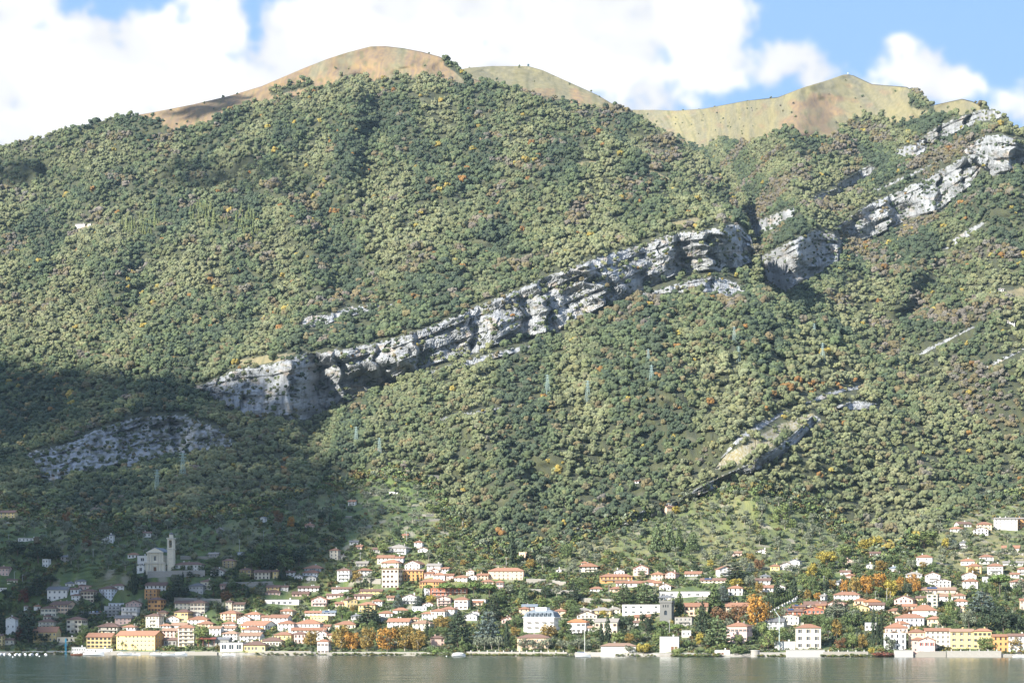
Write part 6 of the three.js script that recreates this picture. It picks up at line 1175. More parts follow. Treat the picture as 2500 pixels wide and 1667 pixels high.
// strip 1
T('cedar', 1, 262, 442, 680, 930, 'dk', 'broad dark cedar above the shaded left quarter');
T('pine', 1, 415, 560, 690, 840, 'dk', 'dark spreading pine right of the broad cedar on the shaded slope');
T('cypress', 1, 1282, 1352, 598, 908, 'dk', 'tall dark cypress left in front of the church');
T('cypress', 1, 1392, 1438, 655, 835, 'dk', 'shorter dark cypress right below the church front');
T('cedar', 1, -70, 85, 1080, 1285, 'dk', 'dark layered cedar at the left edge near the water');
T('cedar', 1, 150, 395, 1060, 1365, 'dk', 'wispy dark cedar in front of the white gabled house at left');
T('round', 1, 140, 245, 1195, 1372, 'rd', 'dark red leafed tree near the water at far left');
T('round', 1, 760, 870, 1180, 1370, 'gr', 'dense green tree left of the yellow waterfront house');
T('round', 1, 490, 570, 1120, 1180, 'dk', 'dark tree beside the belvedere top');
T('palm', 1, 1172, 1216, 1340, 1445, 'gr', 'palm in front of the long yellow waterfront house, left of two');
T('palm', 1, 1275, 1306, 1362, 1448, 'gr', 'small palm in front of the long yellow waterfront house, right of two');
T('round', 1, 365, 495, 1280, 1365, 'dk', 'dark garden tree covering the pale yellow twin villa');
T('round', 1, 600, 690, 80, 190, 'br', 'brown autumn tree in the shaded wood left of the church');
T('round', 1, 1490, 1580, 145, 240, 'br', 'rusty autumn tree in the shaded wood above the church');
T('round', 1, 790, 900, 345, 430, 'br', 'brownish tree beside the little square tower');
T('round', 1, 960, 1060, 180, 310, 'ol', 'pale grey-green tree above the little square tower');
T('round', 1, 890, 990, 890, 985, 'dk', 'dark tree before the tall four-storey block');
T('round', 1, 0, 120, 840, 960, 'dk', 'dark tree mass at the left edge above the lake, upper');
T('round', 1, 0, 155, 950, 1080, 'gr', 'green tree at the left edge above the lake, lower');
T('round', 1, 170, 290, 840, 1000, 'rd', 'reddish dark tree below the broad cedar');
T('round', 1, 65, 260, 370, 520, 'dk', 'large dark tree below the long low shed');
T('round', 1, 250, 480, 400, 600, 'dk', 'large dark tree left of the narrow pale house');
T('round', 1, 480, 610, 430, 570, 'dk', 'dark tree left above the stone barn');
T('round', 1, 1590, 1700, 850, 990, 'dk', 'dark tree right of the mustard stepped house');
T('round', 1, 380, 500, 930, 1010, 'dk', 'dark tree above the cream house with green shutters');
// strip 2
T('cedar', 2, 45, 238, 715, 935, 'dk', 'big dark cedar below the parish hall');
T('fir', 2, 785, 845, 798, 925, 'dk', 'dark pointed fir on the shaded lawn');
T('plane', 2, 278, 472, 1185, 1408, 'lg', 'round green and yellow plane right of the five-storey apartments');
T('plane', 2, 1358, 1516, 1238, 1410, 'go', 'round plane with browning leaves left of the white boathouse');
T('round', 2, 548, 668, 848, 965, 'br', 'dark brownish round tree beside the shaded lawn');
for (const [i, x] of [58, 146, 222, 318].entries()) T('plane', 2, x, x + 62, 602, 672, 'gr', ['first', 'second', 'third', 'fourth'][i] + ' clipped tree from the bell tower in front of the parish hall', 'clipped trees before the parish hall');
T('round', 2, 1208, 1282, 128, 245, 'or', 'bright orange tree left of the small pink farmhouse');
T('round', 2, 1055, 1175, 70, 215, 'br', 'large brownish tree left of the bright orange one on the slope');
T('round', 2, 452, 545, 640, 740, 'dk', 'dark round tree below the gabled white house');
T('cedar', 2, 1118, 1212, 630, 760, 'dk', 'dark conifer in the row of houses above the lawn');
T('round', 2, 215, 290, 660, 730, 'dk', 'dark bush-like tree below the parish hall terrace');
T('round', 2, 880, 1000, 820, 910, 'ol', 'pale grey-green tree left of the yellow half of the double house');
T('round', 2, 470, 560, 950, 1110, 'dk', 'dark tree right of the tall cream three-storey house');
T('round', 2, 440, 560, 530, 640, 'gr', 'round tree left of the yellow balconied chalet');
for (const [i, [x, y, w]] of [[880, 400, 200], [1010, 420, 210], [1130, 400, 200], [1230, 430, 180], [780, 470, 150], [940, 500, 190], [1090, 500, 190]].entries()) T('round', 2, x, x + w, y, y + 190, i % 2 ? 'dk' : 'gr', ['largest dark', 'broad dark', 'high dark', 'right-hand dark', 'left-hand dark', 'lower dark', 'middle dark'][i] + ' tree of the grove behind the row above the lawn', 'dark grove behind the row');
T('bush', 2, 1030, 1110, 1370, 1420, 'ol', 'pale shrub before the cream low house on the quay');
T('bush', 2, 1180, 1280, 1390, 1450, 'gr', 'green shrub on the quay below the yellow villa');
T('bush', 2, 770, 830, 1415, 1480, 'bg', 'yellow-green shrub at the corner of the modern waterfront hall');
T('cypress', 2, 1222, 1242, 1325, 1400, 'dk', 'small cypress beside the yellow villa, left of two'); T('cypress', 2, 1256, 1276, 1330, 1405, 'dk', 'small cypress beside the yellow villa, right of two');
T('round', 2, 1020, 1140, 1000, 1080, 'gr', 'round tree left of the cream belvedere house');
T('round', 2, 1640, 1720, 1240, 1390, 'lg', 'green plane behind the white boathouse in the water');
T('round', 2, 500, 570, 1150, 1200, 'bg', 'bright green tree left of the small white hip house');
// strip 3
const av = 'planes of the lakeside avenue';
T('plane', 3, 28, 235, 1195, 1440, 'go', 'leftmost and greenest plane of the lakeside avenue', av); T('plane', 3, 150, 312, 1245, 1446, 'or', 'rusty orange plane, second of the lakeside avenue', av); T('plane', 3, 300, 475, 1205, 1448, 'go', 'golden brown plane, third of the lakeside avenue', av); T('plane', 3, 465, 705, 1195, 1452, 'or', 'broad orange-brown plane in the middle of the lakeside avenue', av); T('plane', 3, 650, 860, 1185, 1450, 'go', 'tall golden-green plane, fifth of the lakeside avenue', av); T('plane', 3, 800, 972, 1235, 1452, 'go', 'rightmost plane of the lakeside avenue', av);
T('cedar', 3, 262, 530, 995, 1205, 'dk', 'great dark spreading cedar above the left end of the plane avenue');
T('cypress', 3, 948, 1000, 1150, 1318, 'dk', 'dark cypress at the right end of the plane avenue'); T('cypress', 3, 988, 1014, 1215, 1318, 'dk', 'smaller cypress right beside the one at the avenue end');
T('cypress', 3, 1222, 1264, 1195, 1405, 'gr', 'slim cypress in front of the great dark lakeside cedar');
T('cypress', 3, 1394, 1418, 895, 1052, 'dk', 'slim cypress at the corner of the brown-shuttered white villa'); T('cypress', 3, 922, 950, 818, 955, 'dk', 'slim cypress left of the umbrella pines'); T('cypress', 3, 878, 908, 966, 1048, 'dk', 'small cypress at the pale blue flat-roofed house');
T('cypress', 3, 782, 804, 705, 795, 'dk', 'small cypress before the ochre orange house, left of two'); T('cypress', 3, 872, 898, 690, 785, 'dk', 'small cypress before the ochre orange house, right of two');
for (const [i, x] of [312, 342, 372, 410].entries()) T('cypress', 3, x, x + 20, 755, 835, 'dk', ['first', 'second', 'third', 'fourth'][i] + ' from left of the four small cypresses above the yellow terrace row', 'four small cypresses');
T('pine', 3, 935, 1035, 785, 905, 'bg', 'leftmost umbrella pine before the orange arcaded house', 'umbrella pines'); T('pine', 3, 1055, 1265, 765, 920, 'bg', 'widest umbrella pine in front of the long red building', 'umbrella pines'); T('pine', 3, 1255, 1375, 775, 910, 'bg', 'middle umbrella pine at the right end of the red building', 'umbrella pines'); T('pine', 3, 1368, 1495, 755, 915, 'bg', 'umbrella pine right of the red building', 'umbrella pines'); T('pine', 3, 1500, 1675, 775, 925, 'bg', 'rightmost umbrella pine below the long peach villa', 'umbrella pines');
T('cedar', 3, 632, 745, 885, 1040, 'bl', 'blue-grey cedar left of the white chalet', 'blue cedars'); T('cedar', 3, 830, 942, 900, 1012, 'bl', 'blue-grey cedar right of the white chalet', 'blue cedars');
T('cedar', 3, 1145, 1410, 1050, 1410, 'dk', 'great dark lakeside cedar right of the pink house'); T('cedar', 3, 1445, 1700, 1035, 1400, 'bl', 'great blue-grey cedar by the lake');
T('round', 3, 1040, 1215, 1100, 1270, 'go', 'yellowish green tree left of the great dark lakeside cedar'); T('fir', 3, 1278, 1362, 1290, 1450, 'lg', 'light green fir in front of the great dark lakeside cedar'); T('round', 3, 1270, 1420, 1350, 1470, 'gr', 'round green tree at the shore below the great dark cedar');
for (const [i, x] of [1420, 1490, 1560, 1630].entries()) T('olive', 3, x, x + 100, 1305, 1448, 'ol', ['first', 'second', 'third', 'fourth'][i] + ' olive from left below the great blue-grey cedar', 'olives by the garden wall');
T('bush', 3, 968, 1070, 1378, 1470, 'gr', 'dark rounded hedge shrub right of the plane avenue'); T('bush', 3, 1005, 1140, 1405, 1490, 'bg', 'bright yellow-green hedge at the water'); T('bush', 3, 1120, 1262, 1410, 1490, 'gr', 'dark green hedge right of the bright one at the water');
T('round', 3, 650, 725, 735, 800, 'lg', 'green tree at the foot of the tall cream tower block'); T('bush', 3, 665, 710, 815, 850, 'rd', 'purple flowering shrub below the tower block');
T('round', 3, 80, 190, 1000, 1140, 'gr', 'green garden tree left of the yellow orange-hipped house'); T('round', 3, 150, 235, 1060, 1145, 'bg', 'yellow-green garden tree before the grey-roofed house'); T('round', 3, 670, 810, 1050, 1130, 'gr', 'green garden tree right of the veranda bungalow'); T('pine', 3, 780, 845, 1035, 1115, 'bg', 'small umbrella pine, left of two by the three white villas'); T('pine', 3, 845, 935, 1040, 1130, 'bg', 'small umbrella pine, right of two by the three white villas');
T('round', 3, 960, 1070, 890, 980, 'yl', 'yellow-green tree below the widest umbrella pine'); T('fir', 3, 1505, 1560, 945, 1040, 'gr', 'green fir right of the white modern house with grey flat roof'); T('cedar', 3, 1570, 1700, 870, 1060, 'dk', 'dark conifer above the great blue-grey cedar');
T('round', 3, 950, 1120, 0, 95, 'lg', 'light green tree at the top of the sunny terraces'); T('round', 3, 640, 720, 240, 330, 'dk', 'dark tree at the right end of the green shaded terraces'); T('cedar', 3, 470, 580, 0, 110, 'bl', 'pale blue conifer on the upper shaded meadow');
// strip 4
T('cypress', 4, 160, 245, 285, 620, 'dk', 'tallest cypress, standing behind the long peach villa'); T('cypress', 4, 122, 178, 1148, 1445, 'dk', 'tall lakeside cypress left of the grand hotel'); T('cypress', 4, 1052, 1104, 1168, 1405, 'dk', 'left and shorter cypress of the lakeside pair'); T('cypress', 4, 1106, 1178, 1108, 1400, 'dk', 'right and taller cypress of the lakeside pair');
T('fir', 4, 235, 385, 735, 990, 'fg', 'tall green fir on the lawn below the long peach villa'); T('cedar', 4, 722, 895, 775, 985, 'dk', 'dark blue-green conifer in the middle garden'); T('cedar', 4, 1195, 1390, 785, 1000, 'gr', 'spreading dark cedar above the school, left of two'); T('cedar', 4, 1395, 1655, 775, 1000, 'fg', 'spreading cedar above the school, right of two');
T('round', 4, 1415, 1580, 1368, 1482, 'yl', 'low golden yellow tree on the lawn by the long boathouse'); T('round', 4, 465, 655, 1185, 1330, 'go', 'orange-brown autumn tree in front of the grand hotel'); T('round', 4, 636, 800, 1140, 1330, 'gr', 'rounded green tree right of the grand hotel');
T('round', 4, 1250, 1410, 1100, 1260, 'dk', 'very dark tree right of the cream grey-roofed villa'); T('round', 4, 1440, 1600, 1085, 1280, 'dk', 'very dark tree left of the stone tower'); T('round', 4, 740, 880, 1010, 1125, 'gr', 'green tree left of the cream apartments'); T('round', 4, 1050, 1130, 1040, 1120, 'yl', 'yellow tree in front of the middle apartments');
for (const [i, [x, w]] of [[250, 110], [340, 130], [430, 120], [500, 110], [630, 120], [720, 110], [800, 120], [880, 110]].entries()) T('olive', 4, x, x + w, 1320 + (i % 3) * 12, 1446, 'ol', ['first', 'second', 'third', 'fourth', 'fifth', 'sixth', 'seventh', 'eighth'][i] + ' olive from left along the shore lawn before the brown-hipped villa', 'shore lawn olives');
T('round', 4, 335, 430, 535, 665, 'go', 'brownish tree right below the crenellated tower'); T('olive', 4, 430, 575, 505, 650, 'ol', 'large olive on the slope right of the crenellated tower'); T('round', 4, 480, 610, 410, 510, 'ol', 'grey leafless-looking tree above the large olive'); T('round', 4, 580, 670, 670, 760, 'bg', 'bright green tree above the climbing-plant wall');
T('round', 4, 690, 800, 390, 580, 'gr', 'tall ivy-green tree on the slope left of the broad cream chalet'); T('round', 4, 180, 300, 1210, 1310, 'go', 'brown autumn tree left of the grand hotel front'); T('bush', 4, 285, 370, 1395, 1450, 'gr', 'clipped round shrub before the brown-hipped villa'); T('round', 4, 740, 830, 1385, 1490, 'gr', 'green tree at the water left of the sailing boat');
T('round', 4, 700, 800, 1295, 1400, 'go', 'golden green tree left of the lakeside cypress pair'); T('bush', 4, 895, 985, 1380, 1450, 'dk', 'dark shrub behind the sailing boat'); T('bush', 4, 1135, 1215, 1410, 1480, 'go', 'dull shrub before the long low boathouse'); T('olive', 4, 1300, 1400, 1390, 1475, 'ol', 'small pale olive before the long low boathouse');
T('round', 4, 820, 960, 720, 830, 'gr', 'green tree left of the long orange villa'); T('round', 4, 970, 1075, 910, 1000, 'gr', 'green tree above the cream apartments'); T('round', 4, 450, 560, 920, 1010, 'lg', 'light green tree below the lower retaining wall'); T('round', 4, 590, 730, 900, 1000, 'gr', 'green garden tree left of the dark middle conifer'); T('round', 4, 225, 320, 930, 1000, 'yl', 'yellow shrub-like tree under the green fir');
T('round', 4, 0, 110, 870, 1010, 'gr', 'dark green tree below the pink narrow house'); T('cedar', 4, -60, 110, 990, 1140, 'dk', 'dark conifer above the great blue-grey cedar, right one');
// strip 5
T('fir', 5, -70, 110, 160, 470, 'fg', 'large pale green fir, left of the fir group on the terraces', 'fir group'); T('fir', 5, 60, 220, 110, 470, 'fg', 'tallest pale green fir of the group on the terraces', 'fir group'); T('fir', 5, 290, 450, 215, 460, 'fg', 'pale green fir standing right of the group on the terraces', 'fir group'); T('fir', 5, 170, 300, 200, 460, 'gr', 'darker fir in the middle of the group on the terraces', 'fir group');
T('cypress', 5, 515, 640, 780, 1075, 'gr', 'thick dark cypress right of the flat-roofed building'); T('fir', 5, 385, 545, 925, 1270, 'dk', 'very dark tall fir right of the lookout tower'); T('cypress', 5, 195, 285, 865, 1100, 'gr', 'green cypress right behind the lookout tower'); T('cedar', 5, 605, 730, 795, 980, 'bl', 'blue-grey cedar beside the thick dark cypress'); T('cedar', 5, 685, 905, 585, 755, 'dk', 'dark cedar right of the white balconied gable on the slope');
T('plane', 5, 880, 1130, 895, 1240, 'or', 'tall golden orange plane above the weathered grey house'); T('plane', 5, 535, 750, 1015, 1215, 'br', 'brown-red plane left of the tall golden one, first'); T('plane', 5, 730, 930, 975, 1200, 'br', 'brown-red plane next to the tall golden one, second'); T('cedar', 5, 480, 755, 1110, 1410, 'fg', 'big spreading green conifer left of the pale pink villa');
T('round', 5, 1008, 1218, 1185, 1445, 'lg', 'large green tree left of the crane'); T('pine', 5, 38, 142, 1140, 1260, 'bg', 'small umbrella pine below the lookout tower, left of two'); T('pine', 5, 148, 305, 1170, 1310, 'bg', 'wide umbrella pine below the lookout tower, right of two');
T('cypress', 5, 1165, 1250, 755, 945, 'dk', 'thick tall cypress left of the cypress hedge'); T('cypress', 5, 1335, 1400, 715, 945, 'dk', 'thick tall cypress above the climbing balustrade'); T('cypress', 5, 1100, 1135, 850, 1040, 'dk', 'slim cypress right of the golden plane, left of two'); T('cypress', 5, 1135, 1170, 880, 1050, 'dk', 'slim cypress right of the golden plane, right of two');
for (let i = 0; i < 7; i++) T('cypress', 5, 1170 + i * 26, 1200 + i * 26, 930 - i * 10, 1030 - i * 10, 'gr', ['first', 'second', 'third', 'fourth', 'fifth', 'sixth', 'seventh'][i] + ' small cypress from left in the hedge beside the climbing balustrade', 'cypress hedge');
T('round', 5, 1485, 1605, 590, 730, 'yl', 'yellow tree right of the two white gables on the slope'); T('round', 5, 1580, 1710, 470, 580, 'yl', 'bright yellow tree at the edge of the wood'); T('round', 5, 1395, 1510, 690, 850, 'lg', 'yellow-green tree below the yellow one'); T('round', 5, 1500, 1600, 720, 890, 'gr', 'green tree beside the sloping road'); T('round', 5, 1560, 1640, 870, 960, 'or', 'orange shrub-like tree beside the sloping road');
T('round', 5, 735, 870, 730, 830, 'yl', 'pale yellow tree below the dark cedar'); T('round', 5, 870, 990, 700, 820, 'ol', 'pale bare tree right of the pale yellow one'); T('round', 5, 505, 585, 545, 640, 'yl', 'small yellow tree on the terraces'); T('round', 5, 965, 1085, 540, 660, 'br', 'brown-green tree on the terraces'); T('round', 5, 890, 980, 480, 580, 'go', 'golden tree on the terraces'); T('cedar', 5, 895, 985, 570, 690, 'bl', 'small blue cedar on the terraces');
T('round', 5, 160, 250, 20, 110, 'yl', 'yellow tree beside the lone peach house'); T('bush', 5, 600, 740, 1350, 1430, 'lg', 'clipped green hedge above the boat garage'); T('bush', 5, 735, 920, 1345, 1500, 'gr', 'large dark green hedge mass right of the boat garage'); T('bush', 5, 490, 590, 1395, 1480, 'lg', 'light green shrub left of the boat garage'); T('bush', 5, 240, 385, 1310, 1420, 'gr', 'dark hedge right of the modern boathouse'); T('bush', 5, 160, 275, 1395, 1490, 'lg', 'light shrub at the corner of the modern boathouse'); T('round', 5, 395, 500, 1260, 1400, 'yl', 'yellow tree left of the big spreading conifer');
T('bush', 5, 1225, 1375, 1240, 1350, 'gr', 'dark clipped hedge behind the low greenish-roofed building'); T('round', 5, 1410, 1560, 1100, 1210, 'gr', 'green tree below the rust-red houses, left'); T('round', 5, 1540, 1700, 1090, 1220, 'gr', 'dark green tree behind the square villa'); T('bush', 5, 1310, 1370, 1445, 1505, 'ol', 'small grey shrub on the quay of the square villa');
T('palm', 5, 905, 960, 1290, 1370, 'gr', 'palm right of the pale pink villa'); T('round', 5, 0, 45, 1180, 1300, 'gr', 'small green tree left of the modern boathouse'); T('round', 5, 1150, 1340, 0, 210, 'lg', 'tall light green tree among the olives, left'); T('round', 5, 1290, 1400, 150, 260, 'lg', 'light yellow-green tree among the olives, right'); T('round', 5, 690, 760, 160, 220, 'lg', 'light green round tree in the middle of the olive terraces'); T('fir', 5, 1010, 1110, 250, 400, 'gr', 'dark fir among the olives');
// strip 6
const gt = 'golden trees of the upper avenue';
T('plane', 6, 208, 305, 735, 890, 'or', 'leftmost orange tree of the golden avenue', gt); T('plane', 6, 295, 425, 712, 900, 'go', 'greenish tree, second of the golden avenue', gt); T('plane', 6, 405, 545, 685, 900, 'or', 'tall orange tree, third of the golden avenue', gt); T('plane', 6, 535, 665, 660, 880, 'or', 'tallest orange tree of the golden avenue', gt); T('plane', 6, 632, 780, 730, 930, 'yl', 'round yellow tree standing in front of the golden avenue', gt); T('plane', 6, 762, 858, 710, 850, 'or', 'orange tree left of the dark round one', gt); T('plane', 6, 855, 990, 690, 840, 'or', 'orange tree behind the dark round one', gt); T('plane', 6, 910, 1018, 755, 880, 'or', 'rightmost orange tree of the golden avenue', gt); T('plane', 6, 90, 178, 735, 850, 'go', 'half golden tree left of the golden avenue', gt);
T('round', 6, 815, 925, 780, 915, 'dk', 'nearly black round tree between the orange ones'); T('fir', 6, 1235, 1345, 845, 1110, 'lg', 'tall pyramid tree with light green leaves right of the green-shuttered block'); T('pine', 6, 1665, 1900, 680, 890, 'bg', 'great umbrella pine at right'); T('cypress', 6, 522, 566, 1015, 1420, 'dk', 'tallest of the three lakeside cypresses'); T('cypress', 6, 564, 594, 1075, 1420, 'dk', 'middle of the three lakeside cypresses'); T('cypress', 6, 594, 634, 1085, 1415, 'dk', 'right of the three lakeside cypresses');
T('cedar', 6, 1470, 1740, 840, 1080, 'bl', 'great grey-green cedar at right'); T('round', 6, 1560, 1760, 1010, 1270, 'dk', 'large dark tree behind the yellow waterfront houses, left'); T('round', 6, 1720, 1920, 1010, 1275, 'dk', 'large dark tree behind the yellow waterfront houses, middle'); T('round', 6, 1870, 2040, 1080, 1270, 'dk', 'large dark tree behind the yellow waterfront houses, right');
T('plane', 6, 1555, 1750, 1305, 1450, 'lg', 'spreading pollarded plane before the yellow house with olive shutters'); T('plane', 6, 1845, 2020, 1305, 1450, 'go', 'spreading pollarded plane before the white waterfront house'); T('round', 6, 1750, 1830, 1355, 1440, 'gr', 'small round tree before the orange waterfront house');
T('round', 6, 155, 285, 1318, 1440, 'br', 'rusty tree on the quay right of the square villa'); T('round', 6, 275, 395, 1280, 1436, 'lg', 'pale green tree on the quay right of the rusty one'); T('round', 6, 380, 485, 1285, 1436, 'go', 'golden tree on the quay left of the three cypresses'); T('bush', 6, 485, 555, 1382, 1480, 'yl', 'round bright yellow shrub at the water'); T('round', 6, 636, 765, 1305, 1445, 'ol', 'silvery willow-like tree before the arched white villa');
{ const b = T('bush', 6, 492, 742, 1440, 1508, 'rd', 'rust red creeper hanging over the quay wall'); b.position.z += 4; }
T('round', 6, 385, 520, 350, 470, 'yl', 'bright yellow tree above the hamlet, left of two'); T('round', 6, 480, 650, 315, 460, 'yl', 'bright yellow tree above the hamlet, right of two'); T('round', 6, 160, 330, 395, 540, 'lg', 'yellow-green tree left of the bright yellow ones'); T('round', 6, 0, 180, 460, 610, 'yl', 'yellow tree at the edge of the wood, lower left'); T('round', 6, 540, 690, 560, 670, 'go', 'orange-green tree below the bright yellow ones'); T('cedar', 6, 320, 420, 570, 690, 'gr', 'dark green conifer right of the pinkish bungalow'); T('cedar', 6, 1280, 1385, 345, 450, 'bl', 'blue cedar beside the white house with deep balconies'); T('round', 6, 1205, 1290, 330, 460, 'yl', 'golden tree left of the blue cedar'); T('round', 6, 860, 1210, 270, 440, 'lg', 'broad light green tree in the wood above the white plain house');
T('round', 6, 670, 800, 490, 610, 'gr', 'green tree left of the plain white house'); T('round', 6, 225, 440, 1070, 1230, 'gr', 'large green tree above the quay right of the square villa'); T('round', 6, 30, 160, 1100, 1330, 'gr', 'large dark green tree right of the square villa'); T('round', 6, 120, 240, 1140, 1330, 'go', 'dull golden tree behind the rusty one'); T('round', 6, 1170, 1330, 1090, 1220, 'gr', 'dark green tree below the pyramid tree'); T('round', 6, 1400, 1560, 1040, 1230, 'ol', 'pale leafless-looking tree behind the yellow waterfront house'); T('round', 6, 820, 930, 1020, 1110, 'br', 'brown tree left of the big orange roof'); T('olive', 6, 905, 980, 1335, 1430, 'ol', 'small olive before the pink side wing');
T('bush', 6, 865, 920, 1265, 1340, 'lg', 'green creeper between the arched villa and the peach house'); T('round', 6, 55, 330, 1000, 1120, 'ol', 'olive-grey tree below the pink broad gables');

// ---------------------------------------------------------------- olive groves and garden trees, then the uncounted greenery between
const free = (x, z, r) => footprints.every(([a, b, q]) => (a - x) ** 2 + (b - z) ** 2 > (q + r) ** 2);
{
  const R = rng(60601), words = ['small grey-green olive tree on the sunny terraces below the rock spur', 'small grey-green olive tree on the terraces above the central hamlet', 'small grey-green olive tree on the shaded meadow around the church', 'small grey-green olive tree on the terraces at upper right', 'small dark olive tree on the shaded terraces at far left', 'small grey-green olive tree on the upper shaded meadow'];
  let n = 0; const got = [];
  for (let tries = 0; tries < 6000 && n < 300; tries++) {
    const k = [0, 0, 0, 0, 0, 1, 2, 2, 3, 3, 4, 5][R() * 12 | 0], g = groves[k], xs = g.map((p) => p[0]), ys = g.map((p) => p[1]), px = lerp(Math.min(...xs), Math.max(...xs), R()), py = lerp(Math.min(...ys), Math.max(...ys), R());
    if (px < 5 || px > 2495 || !inside(g, px, py)) continue;
    const G = ground(px, py); if (!free(G.x, G.z, 2.5) || got.some(([x, z]) => (x - G.x) ** 2 + (z - G.z) ** 2 < 44)) continue;
    got.push([G.x, G.z]); const s = 4.8 + 3.4 * R(); plantTree('olive', G, s * 1.15, s, R() < .15 ? LC.gr : LC.ol, words[k], 'olive groves on the terraces'); footprints.push([G.x, G.z, 1.2]); n++;
  }
  const kinds = [['round', 'gr', 'small green garden tree standing among the village houses'], ['round', 'dk', 'small dark green garden tree standing among the village houses'], ['round', 'lg', 'small light green garden tree standing among the village houses'], ['olive', 'ol', 'small silvery garden olive standing among the village houses'], ['round', 'go', 'small golden brown garden tree standing among the village houses'], ['cypress', 'dk', 'small dark garden cypress standing among the village houses']];
  n = 0;
  for (let tries = 0; tries < 6000 && n < 230; tries++) {
    const px = R() * 2500, top = forestFoot(px) + 60, py = lerp(top, shore(px) - 18, Math.pow(R(), .8)); if (inGrove(px, py)) continue;
    const G = ground(px, py), s = 5 + 5 * R(); if (!free(G.x, G.z, s * .32)) continue;
    const [kind, tone, label] = kinds[[0, 0, 0, 0, 1, 2, 2, 3, 3, 4, 5][R() * 11 | 0]];
    plantTree(kind, G, kind === 'cypress' ? s * .3 : s * (.8 + .3 * R()), s, LC[tone], label, label.replace('small', 'small'). replace(' standing among the village houses', 's of the village')); footprints.push([G.x, G.z, s * .3]); n++;
  }
  // hedges, shrubs and young growth: uncounted
  const lists = [[], [], []], M = new THREE.Matrix4(), q = new THREE.Quaternion(), up = V(0, 1, 0), bushForms = [0, 1, 2].map((k) => { const B = []; for (let i = 0; i < 6; i++) { const a = i * 2.4 + k; B.push([Math.cos(a) * .5, .5 + (i % 3) * .22, Math.sin(a) * .5, .5, .45, .5]); } return leafCloud(B, 54, .5, 880 + k, .35); });
  const tones = [[.09, .125, .042], [.12, .16, .05], [.16, .19, .065], [.155, .172, .105], [.06, .085, .036], [.2, .17, .05], [.14, .10, .04]];
  for (let i = 0; i < 80000; i++) {
    const px = -150 + R() * 2800, f = forestFoot(px) - 14, py = lerp(f, shore(px) - 9, R()), gr = inGrove(px, py), th = n2(px / 34, py / 15) + .5 * n2(px / 9, py / 6);
    if (th < (gr ? .25 : -.3) || R() < (gr ? .3 : .1)) continue;
    const G = ground(px, py); if (!free(G.x, G.z, .8)) continue;
    const edge = sstep(f + 60, f, py), s = (.8 + 1.7 * R() * R()) * (1 + 1.3 * edge) * (gr ? .85 : 1.15), c = tones[[0, 0, 1, 1, 2, 3, 3, 4, 4, 5, 6][R() * 11 | 0]], b = .85 + .3 * R();
    M.compose(V(G.x, G.y - .15 * s, G.z), q.setFromAxisAngle(up, R() * 6.28), V(s, s * (.8 + .5 * R()), s)); lists[R() * 3 | 0].push({ m: M.clone(), c: c.map((x) => x * b) });
  }
  for (const [a, b, n, f] of [[812, 1130, 260, .9], [1130, 1400, 420, .8], [1500, 1600, 60, .7], [1640, 1760, 160, 1.1], [1840, 1930, 70, .8], [2005, 2130, 110, .9], [2130, 2190, 60, .8], [620, 800, 90, .8], [20, 180, 120, 1]]) for (let i = 0; i < n; i++) {   // growth at the foot of the shore walls
    const px = a + (b - a) * R(), G = ground(px, shore(px) - 1 - R() * 5), s = (.5 + .9 * R() * R()) * f, c = tones[[1, 2, 2, 3, 0, 5][R() * 6 | 0]], k = .9 + .4 * R();
    M.compose(V(G.x, Math.max(.1, G.y - .4), G.z + 1.6 + R()), q.setFromAxisAngle(up, R() * 6.28), V(s * 1.3, s, s)); lists[R() * 3 | 0].push({ m: M.clone(), c: c.map((x) => x * k) });
  }
  const sg = new THREE.Group(); sg.name = 'shrubbery'; tag(sg, 'hedges, shrubs and undergrowth between the houses and terraces', 'shrubbery', null, 'stuff'); scene.add(sg);
  lists.forEach((l, k) => instanced('shrub_mass', bushForms[k], forestMat, l, sg));
  console.log('shrubs', lists.reduce((s, l) => s + l.length, 0), 'olives', got.length, 'garden', n);
}

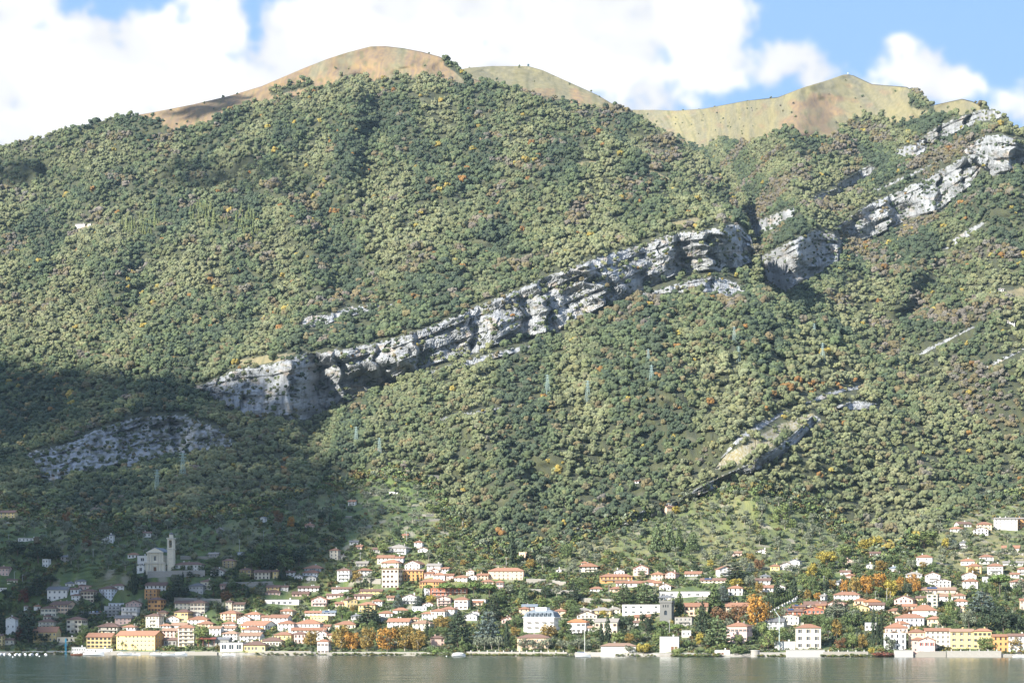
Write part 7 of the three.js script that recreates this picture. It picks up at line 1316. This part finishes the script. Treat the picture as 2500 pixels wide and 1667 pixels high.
// ---------------------------------------------------------------- added unseen clouds above and behind the camera, shaped to shade the slopes
function shadowCloud(id, shape, height, label, step = 26, full = 1) {  // shape is the wanted shadow outline, carried back toward the sun
  const R = rng(shape[0][0] + 5000), xs = shape.map((p) => p[0]), ys = shape.map((p) => p[1]), gs = [], ico = new THREE.IcosahedronGeometry(1, 2);
  for (let x = Math.min(...xs); x <= Math.max(...xs); x += step) for (let y = Math.min(...ys); y <= Math.max(...ys); y += step * .62) {
    const px = x + (R() - .5) * step * .6, py = y + (R() - .5) * step * .4; if (!inside(shape, px, py)) continue;
    const yy = id === 'A' ? clamp(py, ridgeA(px), shore(px)) : py, P = point(px, yy, depthOf(id, px, yy)), h = height + R() * 160, C = P.clone().addScaledVector(SUN, (h - P.y) / SUN.y), r = step * K * -P.z * (1.0 + .6 * R()) * full;
    const g = ico.clone(); const p = g.attributes.position, v = V(); for (let i = 0; i < p.count; i++) { v.fromBufferAttribute(p, i); const k = 1 + .22 * n2(v.x * 2.1 + px, v.y * 2.1 + v.z * 1.3 + py); p.setXYZ(i, v.x * r * k, v.y * r * .75 * k, v.z * r * k); } g.translate(C.x, C.y, C.z); g.computeVertexNormals(); gs.push(g);
  }
  const m = mesh(numbered('cloud'), mergeGeometries(gs), shadowCloudMat, scene); tag(m, label, 'cloud', null, 'structure');  // unseen shadow caster, added for the shade it throws on the slope
}
const shadowCloudMat = new THREE.MeshStandardMaterial({ color: rgb(.92, .92, .93), roughness: 1 });
shadowCloud('A', [[-420, 885], [0, 893], [150, 905], [300, 915], [430, 930], [500, 948], [640, 930], [740, 985], [720, 1040], [770, 1100], [850, 1170], [915, 1235], [935, 1290], [880, 1320], [830, 1380], [760, 1420], [640, 1455], [540, 1475], [430, 1492], [330, 1515], [215, 1540], [190, 1560], [180, 1600], [-420, 1590]], 1700, 'broad unseen cumulus added outside the view to shade the lower left slope');
shadowCloud('A', [[395, 425], [480, 385], [600, 380], [720, 400], [765, 440], [700, 470], [560, 465], [430, 455]], 1750, 'small unseen cumulus shaped to dapple the left mountain shoulder with shade', 30, .42);
shadowCloud('A', [[-300, 380], [0, 385], [60, 395], [110, 420], [60, 445], [0, 445], [-300, 455]], 1750, 'flat unseen cumulus shaped to shade the upper left slope, outside the view', 30, .42);
shadowCloud('A', [[430, 276], [500, 247], [590, 228], [610, 240], [560, 262], [480, 290]], 1700, 'unseen cloud scrap shaped to shade the bare left ridge', 18, .9);
shadowCloud('D', [[1780, 398], [1850, 372], [1930, 340], [1975, 338], [1960, 362], [1900, 388], [1840, 404]], 1800, 'unseen cloud scrap shaped to shade the far wooded slope', 22, .5);

lit(scene);
renderer.render(scene, camera);
